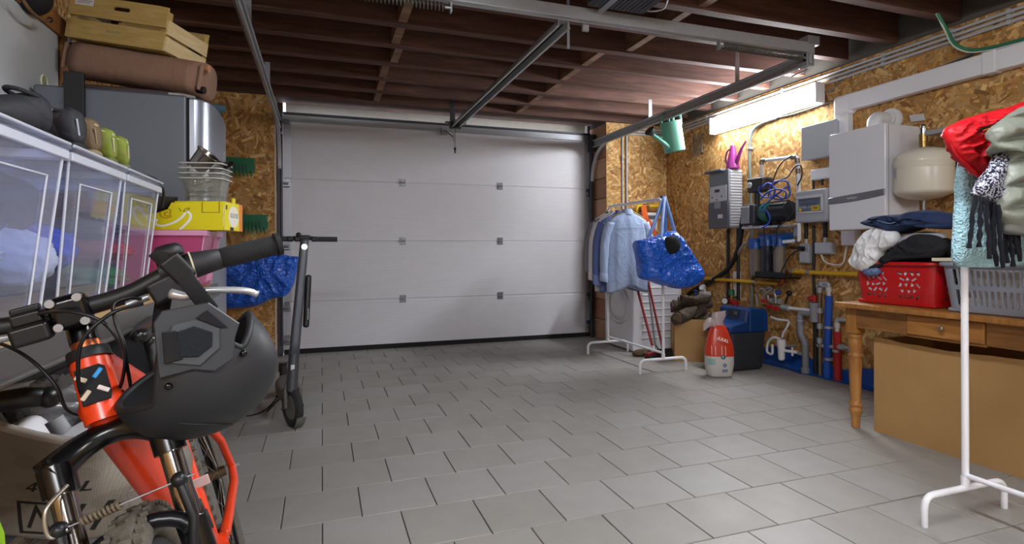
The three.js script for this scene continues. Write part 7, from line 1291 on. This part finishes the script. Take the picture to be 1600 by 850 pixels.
    const sp = []; for (let i = 0; i < 32; i++) { const a = i / 32 * 6.283, b = a + (i % 4 < 2 ? 0.5 : -0.5), s = i % 2 ? 1 : -1; sp.push(C(V(c.x + s * 0.03, c.y + 0.02 * Math.cos(b), c.z + 0.02 * Math.sin(b)), V(c.x, c.y + (RW - 0.065) * Math.cos(a), c.z + (RW - 0.065) * Math.sin(a)), 0.001, 0.001, 5)); }
    const spm = part('spokes', f(mergeGeometries(sp.map(clean))), M('#b9b4a8', 0.3, 0.9), rm); spm.userData.kind = 'stuff';
    part('hub', f([C(V(c.x - 0.05, c.y, c.z), V(c.x + 0.05, c.y, c.z), 0.016, 0.016, 14)][0]), M('#6b5a42', 0.5, 0.6), t);
    pieces('axle_nut', [-1, 1].map(s => f(C(V(c.x + s * 0.07, c.y, c.z), V(c.x + s * 0.092, c.y, c.z), 0.008, 0.007, 8))), mSteel, t);
  }
  // saddle, cranks, cassette
  part('seatpost', C(V(0, 0.72, 0.296), V(0, 0.875, 0.243), 0.0135), mBlack, t);
  part('saddle', loft([[0.40, 0.004, 0.006], [0.395, 0.016, 0.016], [0.36, 0.022, 0.02], [0.28, 0.03, 0.021], [0.20, 0.05, 0.022], [0.13, 0.07, 0.022], [0.10, 0.055, 0.014]].map(([z, a, b]) => ({ p: V(0, 0.89 + 0.06 * Math.abs(z - 0.25) * 0.5, z), a: V(a, 0, 0), b: V(0, b, 0) })), 22), M('#101012', 0.3), t);
  part('saddle_rail', TB([V(0.02, 0.875, 0.34), V(0.02, 0.862, 0.26), V(0.02, 0.875, 0.15)], 0.0035, 0.02, 6), mSteel, t);
  part('chainring', C(V(-0.045, 0.345, 0.44), V(-0.049, 0.345, 0.44), 0.085, 0.085, 36), mDarkSteel, t);
  part('crank_arm', C(V(0.03, 0.345, 0.44), V(0.075, 0.235, 0.57), 0.013, 0.011), M('#1b1b1d', 0.4, 0.4), t);
  part('crank_arm', C(V(-0.03, 0.345, 0.44), V(-0.085, 0.42, 0.29), 0.013, 0.011), M('#1b1b1d', 0.4, 0.4), t);
  { const c = V(0.135, 0.235, 0.57), pd = part('pedal', [RB(0.085, 0.02, 0.012, 0.004, c.x, c.y, c.z - 0.035), RB(0.085, 0.02, 0.012, 0.004, c.x, c.y, c.z + 0.035), RB(0.012, 0.02, 0.075, 0.004, c.x - 0.038, c.y, c.z), RB(0.012, 0.02, 0.075, 0.004, c.x + 0.038, c.y, c.z), C(V(0.07, 0.235, 0.57), V(0.17, 0.235, 0.57), 0.007)], M('#1c1a18', 0.6), t); }
  { const c = V(-0.14, 0.42, 0.29); part('pedal', RB(0.085, 0.02, 0.08, 0.006, c.x, c.y, c.z), M('#1c1a18', 0.6), t); }
  part('cassette', [C(V(-0.06, RW, 0), V(-0.03, RW, 0), 0.03, 0.055, 24)], M('#5d4a35', 0.5, 0.6), t);
  part('derailleur', [RB(0.02, 0.09, 0.03, 0.006, -0.06, 0.22, 0.01, 0, 0.3), C(V(-0.07, 0.17, 0.02), V(-0.055, 0.17, 0.02), 0.025)], mBlack, t);
  part('front_reflector', RB(0.04, 0.025, 0.008, 0.003, 0.02, 0.50, 0.40), M('#d8b8b4', 0.3), t);
  part('seat_clamp', C(V(0, 0.725, 0.294), V(0, 0.755, 0.284), 0.021), mBlack, t);
  // cables, given by pixel and distance
  t.updateMatrixWorld(true); const inv = t.matrixWorld.clone().invert(), cab = l => T(l.map(([x, y, d]) => atD(x, y, d).applyMatrix4(inv)), 0.0027, 7, l.length * 10), mCab = M('#0d0d0f', 0.45);
  pieces('control_cable', [
    [[-40, 512, 0.80], [0, 508, 0.80], [50, 493, 0.79], [110, 487, 0.78], [160, 503, 0.79], [190, 540, 0.80], [200, 580, 0.82], [205, 610, 0.86]],
    [[225, 468, 0.86], [200, 466, 0.82], [178, 475, 0.80], [180, 500, 0.79], [195, 545, 0.79], [192, 590, 0.82], [180, 620, 0.86], [165, 640, 0.9]],
    [[222, 475, 0.85], [170, 492, 0.78], [130, 530, 0.76], [122, 580, 0.77], [130, 620, 0.8], [158, 642, 0.84]],
    [[-30, 535, 0.85], [0, 537, 0.84], [45, 560, 0.83], [85, 600, 0.83], [105, 640, 0.84], [128, 650, 0.86]],
    [[245, 695, 1.1], [270, 700, 1.2], [280, 730, 1.25], [278, 760, 1.3]]].map(cab), mCab, t);
}
// ================================================================ helmet hung on the bar
{
  const t = thing('black_helmet', 'matte black half-shell helmet hanging upside down from the handlebar', 'helmet');
  const pos = atD(312, 586, 0.855), cu = V(0, 1, 0), cb = V(-pos.x, 0, -pos.z).normalize(), cr = cu.clone().cross(cb).normalize(), ta = 0.30;
  const X = cr.clone().multiplyScalar(Math.cos(ta)).addScaledVector(cu, Math.sin(ta)), Y0 = cu.clone().multiplyScalar(Math.cos(ta)).addScaledVector(cr, -Math.sin(ta));
  const tip = 0.13, Y = Y0.clone().multiplyScalar(Math.cos(tip)).addScaledVector(cb, Math.sin(tip)), Z = X.clone().cross(Y).normalize();
  t.quaternion.setFromRotationMatrix(new THREE.Matrix4().makeBasis(X, Y, Z)); t.position.copy(pos);
  const A = 0.113, H = 0.092, Bz = 0.09;
  const rim = th => { const c = Math.cos(th), s = Math.abs(Math.sin(th)), x = c * A; let y = c > 0 ? 0.016 + 0.05 * c * c : -0.012 * c * c + 0.010; const e = Math.max(0, Math.min(1, (x + 0.062) / 0.03)) * Math.max(0, Math.min(1, (0.075 - x) / 0.035)); return y + (s > 0.5 ? 0.062 * e * e * (3 - 2 * e) : 0); };
  const surf = k => { const n = 84, m = 34, P = [], I = []; for (let i = 0; i <= m; i++) for (let j = 0; j < n; j++) { const th = j / n * Math.PI * 2, yr = rim(th), q = i / m, y = -H * k + (yr + H * k) * (1 - Math.cos(q * Math.PI * 0.5 + 0.0) ) ; const yy = -H * k + (yr + H * k) * q * q * (1.35 - 0.35 * q); const f = yy < 0 ? Math.sqrt(Math.max(0, 1 - (yy / (H * k)) ** 2)) : 1 - 3.2 * yy * yy / 0.1; P.push(A * k * f * Math.cos(th), yy, Bz * k * f * Math.sin(th)); } for (let i = 0; i < m; i++) for (let j = 0; j < n; j++) { const a = i * n + j, b = i * n + (j + 1) % n, c = a + n, d = b + n; I.push(a, c, b, b, c, d); } return [P, I, n, m]; };
  const mk = (k, flip) => { const [P, I] = surf(k); const g = new THREE.BufferGeometry(); g.setAttribute('position', new THREE.Float32BufferAttribute(P, 3)); if (flip) for (let i = 0; i < I.length; i += 3) { const q = I[i]; I[i] = I[i + 1]; I[i + 1] = q; } g.setIndex(I); g.computeVertexNormals(); return g; };
  const mShell = M('#212327', 0.48, 0, { bumpMap: noiseBump(60, 2, 0.05, 261), bumpScale: 0.0001 });
  part('shell', mk(1, false), mShell, t);
  part('liner', mk(0.90, true), M('#0b0b0c', 0.95), t);
  const rp = [], rq = []; for (let i = 0; i <= 84; i++) { const th = i / 84 * 6.2832, y = rim(th), f = y < 0 ? Math.sqrt(1 - (y / H) ** 2) : 1 - 3.2 * y * y / 0.1; rp.push(V(A * f * 0.955 * Math.cos(th), y, Bz * f * 0.955 * Math.sin(th))); }
  part('rim_trim', ringTube(rp, 0.0058, 8), M('#1a1b1d', 0.6), t);
  const ear = (pts, d, z, m, nm, par, rx = -0.2) => part(nm, EX(pts, d, Math.min(0.0015, d / 3)).translate(0, 0, 0).applyMatrix4(new THREE.Matrix4().makeTranslation(0.012, 0.078, z - 0.016).multiply(new THREE.Matrix4().makeRotationX(rx))), m, par);
  const hexa = [[-0.052, -0.036], [-0.012, -0.040], [0.012, -0.053], [0.040, -0.045], [0.05, -0.018], [0.062, 0.0], [0.034, 0.042], [-0.022, 0.050], [-0.036, 0.038]];
  const e = ear(hexa, 0.012, 0.0905, M('#303338', 0.5), 'ear_cover', t);
  ear([[-0.032, -0.020], [-0.002, -0.036], [0.028, -0.022], [0.036, 0.004], [0.012, 0.028], [-0.016, 0.03], [-0.028, 0.014]], 0.006, 0.1015, M('#44474c', 0.45), 'ear_frame', e);
  ear([[-0.022, -0.014], [0.0, -0.022], [0.02, -0.014], [0.026, 0.004], [0.008, 0.02], [-0.014, 0.02]], 0.004, 0.107, M('#1a2026', 0.95, 0, { bumpMap: noiseBump(60, 1, 0.04, 263), bumpScale: 0.001 }), 'ear_mesh', e);
  ear([[-0.04, -0.016], [-0.018, -0.018], [-0.014, 0.022], [-0.03, 0.026]], 0.004, 0.107, cloth('#151517'), 'ear_strap', e); ear([[0.012, 0.03], [0.034, 0.008], [0.046, 0.004], [0.03, 0.036]], 0.004, 0.107, cloth('#151517'), 'ear_strap', e);
  pieces('rivet', [[-0.034, 0.028, 0.0855], [0.066, 0.032, 0.0745]].map(([x, y, z]) => SP(x, y, z, 0.0052, 0.0052, 0.004, 14)), mBlackGloss, t);
  const cr2 = []; for (let i = 0; i <= 20; i++) { const q = i / 20, th = Math.PI * (0.62 - 0.25 * q), yy = -0.03 - 0.055 * q, f = Math.sqrt(1 - (yy / H) ** 2); cr2.push(V(A * f * Math.cos(th) * 1.001, yy, Bz * f * Math.sin(th) * 1.001)); }
  part('shell_crease', ringTube(cr2, k => 0.001 + 0.0014 * Math.sin(k * 3.14), 6), M('#1d1e21', 0.55), t);
  const sq = atD(330, 486, 0.82), s1 = atD(300, 448, 0.80), s2 = atD(272, 412, 0.81), s3 = atD(262, 404, 0.85); t.updateMatrixWorld(true); const inv = t.matrixWorld.clone().invert();
  const strip = (pts, w) => { const c = new THREE.CatmullRomCurve3(pts), q = []; for (let i = 0; i <= 18; i++) { const p = c.getPoint(i / 18), d = c.getTangent(i / 18), n = d.clone().cross(cb).normalize(); q.push({ p: p.clone(), a: n.multiplyScalar(w), b: cb.clone().multiplyScalar(0.0012) }); } const g = loft(q, 10); return g.applyMatrix4(inv); };
  part('chin_strap', strip([sq, s1, s2, s3], 0.0115), cloth('#17171a'), t);
  part('chin_strap', strip([atD(250, 520, 0.9), atD(252, 490, 0.9), atD(258, 455, 0.9), atD(262, 415, 0.9)], 0.0115), cloth('#131315'), t);
  const bk = atD(278, 420, 0.80).applyMatrix4(inv); part('buckle', RB(0.03, 0.042, 0.012, 0.005, bk.x, bk.y, bk.z, 0, 0, 0.4), M('#121214', 0.45), t);
  part('strap_end', strip([atD(262, 404, 0.82), atD(248, 402, 0.815), atD(240, 408, 0.815)], 0.010), cloth('#17171a'), t);
}
// ================================================================ kick scooter
{
  const t = thing('electric_scooter', 'dark grey electric kick scooter standing before the garage door', 'scooter');
  const F0 = V(-0.172, 0, -3.62), R0 = V(-0.272, 0, -4.44), d = F0.clone().sub(R0).normalize(), n = V(d.z, 0, -d.x), R = 0.115;
  const mS = M('#4c4f55', 0.4, 0.4), mTy = M('#2b2b2c', 0.95), top = onZ(476, 374, -3.76), low = V(-0.178, 0.27, -3.635), steer = d.clone().applyAxisAngle(V(0, 1, 0), 0.35), sn = V(steer.z, 0, -steer.x);
  const wheel = (c, fwd, nm, hubM, r) => { const ry = Math.atan2(fwd.x, fwd.z), q = new THREE.Matrix4().makeRotationY(ry).setPosition(c.x, r, c.z);
    const ty = part('tyre', new THREE.TorusGeometry(r - 0.024, 0.024, 14, 48).rotateY(Math.PI / 2).applyMatrix4(q), mTy, t);
    const kn = []; for (let i = 0; i < 40; i++) for (const s of [-1, 1]) kn.push(B(0.016, 0.005, 0.006, s * 0.009, r - 0.0012, 0, s * 0.5).rotateX(i / 40 * 6.283).applyMatrix4(q)); const k = part('tread_blocks', mergeGeometries(kn.map(clean)), mTy, ty); k.userData.kind = 'stuff';
    part('wheel_hub', new THREE.CylinderGeometry(r - 0.04, r - 0.04, 0.03, 28).rotateZ(Math.PI / 2).applyMatrix4(q), hubM, t); };
  wheel(F0, steer, 'front', M('#77736a', 0.6), R); wheel(R0, d, 'rear', M('#5d5a55', 0.6), R * 0.95);
  const ax = V(F0.x, R, F0.z);
  pieces('fork_leg', [-1, 1].map(s => ringTube([ax.clone().addScaledVector(sn, s * 0.042), ax.clone().addScaledVector(sn, s * 0.045).add(V(0, 0.10, -0.02)), low.clone().addScaledVector(sn, s * 0.018)], 0.014, 10)), M('#5b5954', 0.5, 0.3), t);
  pieces('axle_nut', [-1, 1].map(s => C(ax.clone().addScaledVector(sn, s * 0.045), ax.clone().addScaledVector(sn, s * 0.068), 0.009, 0.007, 8)), mBlack, t);
  const fen = new THREE.CylinderGeometry(R + 0.012, R + 0.012, 0.058, 20, 1, true, -0.9, 1.5).rotateZ(Math.PI / 2).applyMatrix4(new THREE.Matrix4().makeRotationY(Math.atan2(steer.x, steer.z)).multiply(new THREE.Matrix4().makeRotationX(0.9)).setPosition(F0.x, R, F0.z)); part('front_mudguard', fen, M('#6a6760', 0.6, 0, { side: THREE.DoubleSide }), t);
  part('head_tube', [C(low.clone().add(V(0, -0.06, 0.02)), low.clone().lerp(top, 0.19), 0.033, 0.031, 18)], M('#34363b', 0.45), t);
  const nk = low.clone().lerp(top, 0.10); part('front_reflector', RB(0.022, 0.032, 0.008, 0.004, nk.x, nk.y, nk.z + 0.034, 0.1), M('#c9cbc9', 0.3), t);
  const a0 = low.clone().lerp(top, 0.19), secs = []; for (let i = 0; i <= 10; i++) secs.push({ p: a0.clone().lerp(top, i / 10), a: n.clone().multiplyScalar(0.030 - 0.004 * i / 10), b: d.clone().multiplyScalar(0.034 - 0.004 * i / 10), sq: 0.65 });
  part('stem', loft(secs, 24), mS, t);
  const b1 = low.clone().lerp(top, 0.36), b2 = low.clone().lerp(top, 0.74); part('battery_pack', RB(0.035, b2.y - b1.y, 0.075, 0.015, (b1.x + b2.x) / 2 + 0.048, (b1.y + b2.y) / 2, (b1.z + b2.z) / 2 - 0.02, 0.1, -0.1, -0.06), M('#131417', 0.35), t);
  part('battery_label', RB(0.004, 0.07, 0.02, 0.001, b1.x + 0.068, b1.y + 0.09, b1.z + 0.02, 0.1, -0.1, -0.06), M('#b9bbbf', 0.5), t);
  const hl = onZ(420, 373, top.z), hr = onZ(527, 374, top.z), up = V(0, 0.012, 0);
  part('handlebar', ringTube([hl.clone().add(V(0.1, 0, 0)), top.clone().add(up), hr.clone().add(V(-0.1, 0, 0))], 0.013, 14), mBlack, t);
  pieces('grip', [[hl, hl.clone().lerp(hr, 0.30)], [hr, hr.clone().lerp(hl, 0.30)]].map(([a, b]) => C(a, b, 0.0165, 0.0165, 14)), M('#2d2e31', 0.85), t);
  pieces('lever_clamp', [0.31, 0.66, 0.41].map(f => { const p = hl.clone().lerp(hr, f); return RB(0.04, 0.034, 0.034, 0.01, p.x, p.y, p.z + 0.006); }), mBlack, t);
  part('display', RB(0.07, 0.03, 0.045, 0.01, top.x, top.y + 0.012, top.z), mBlack, t);
  part('bell', SP(hl.clone().lerp(hr, 0.5).x - 0.03, top.y + 0.03, top.z + 0.01, 0.016, 0.014, 0.016), mBlack, t);
  const lp = low.clone().lerp(top, 0.945); part('headlight', [C(lp.clone().addScaledVector(d, 0.03), lp.clone().addScaledVector(d, 0.042), 0.017, 0.015, 20)], M('#f4f4f0', 0.15, 0, { emissive: '#ffffff', emissiveIntensity: 1.2 }), t);
  const ds = []; for (const [k, y, w, h] of [[0.13, 0.20, 0.03, 0.04], [0.2, 0.155, 0.05, 0.05], [0.28, 0.135, 0.07, 0.035], [0.5, 0.13, 0.075, 0.032], [0.72, 0.135, 0.07, 0.03], [0.8, 0.15, 0.04, 0.03]]) ds.push({ p: F0.clone().lerp(R0, k).add(V(0, y, 0)), a: n.clone().multiplyScalar(w), b: V(0, h, 0), sq: 0.55 });
  part('deck', loft(ds, 28), M('#5a5853', 0.6), t);
  part('deck_neck', ringTube([low.clone().add(V(0, -0.02, 0)), F0.clone().lerp(R0, 0.14).add(V(0, 0.24, 0)), F0.clone().lerp(R0, 0.22).add(V(0, 0.16, 0))], 0.032, 14), M('#47474a', 0.5), t);
  const fr = new THREE.CylinderGeometry(R + 0.01, R + 0.01, 0.06, 20, 1, true, -0.6, 1.6).rotateZ(Math.PI / 2).applyMatrix4(new THREE.Matrix4().makeRotationY(Math.atan2(d.x, d.z)).multiply(new THREE.Matrix4().makeRotationX(-1.9)).setPosition(R0.x, R, R0.z)); part('rear_mudguard', fr, M('#4b4a48', 0.6, 0, { side: THREE.DoubleSide }), t);
  part('kickstand', C(F0.clone().lerp(R0, 0.4).add(V(-0.04, 0.11, 0)), F0.clone().lerp(R0, 0.45).add(V(-0.13, 0.004, 0)), 0.007), mDarkSteel, t);
  single('charging_cable', 'thin black charging cable running from the scooter to behind the bike', 'cable', T([F0.clone().lerp(R0, 0.3).add(V(-0.078, 0.13, 0)), onY(432, 622, 0.10), onY(415, 640, 0.02), onY(392, 649, 0.005), onY(362, 650, 0.005), onY(330, 662, 0.005)], 0.005, 6, 40), mBlack);
}
// ---------------------------------------------------------------- put each group's origin at its base, hand over
for (const o of scene.children) {
  if (o.isLight || o.isCamera || o.userData.kind === 'structure' || o.position.lengthSq() > 0 || o.quaternion.w < 1) continue;
  o.updateMatrixWorld(true);
  const b = new THREE.Box3().setFromObject(o); if (b.isEmpty()) continue;
  const base = V((b.min.x + b.max.x) / 2, b.min.y, (b.min.z + b.max.z) / 2);
  if (o.isMesh) o.geometry.translate(-base.x, -base.y, -base.z); else for (const c of o.children) c.position.sub(base);
  o.position.copy(base);
}
scene.add(camera);
renderer.render(scene, camera);
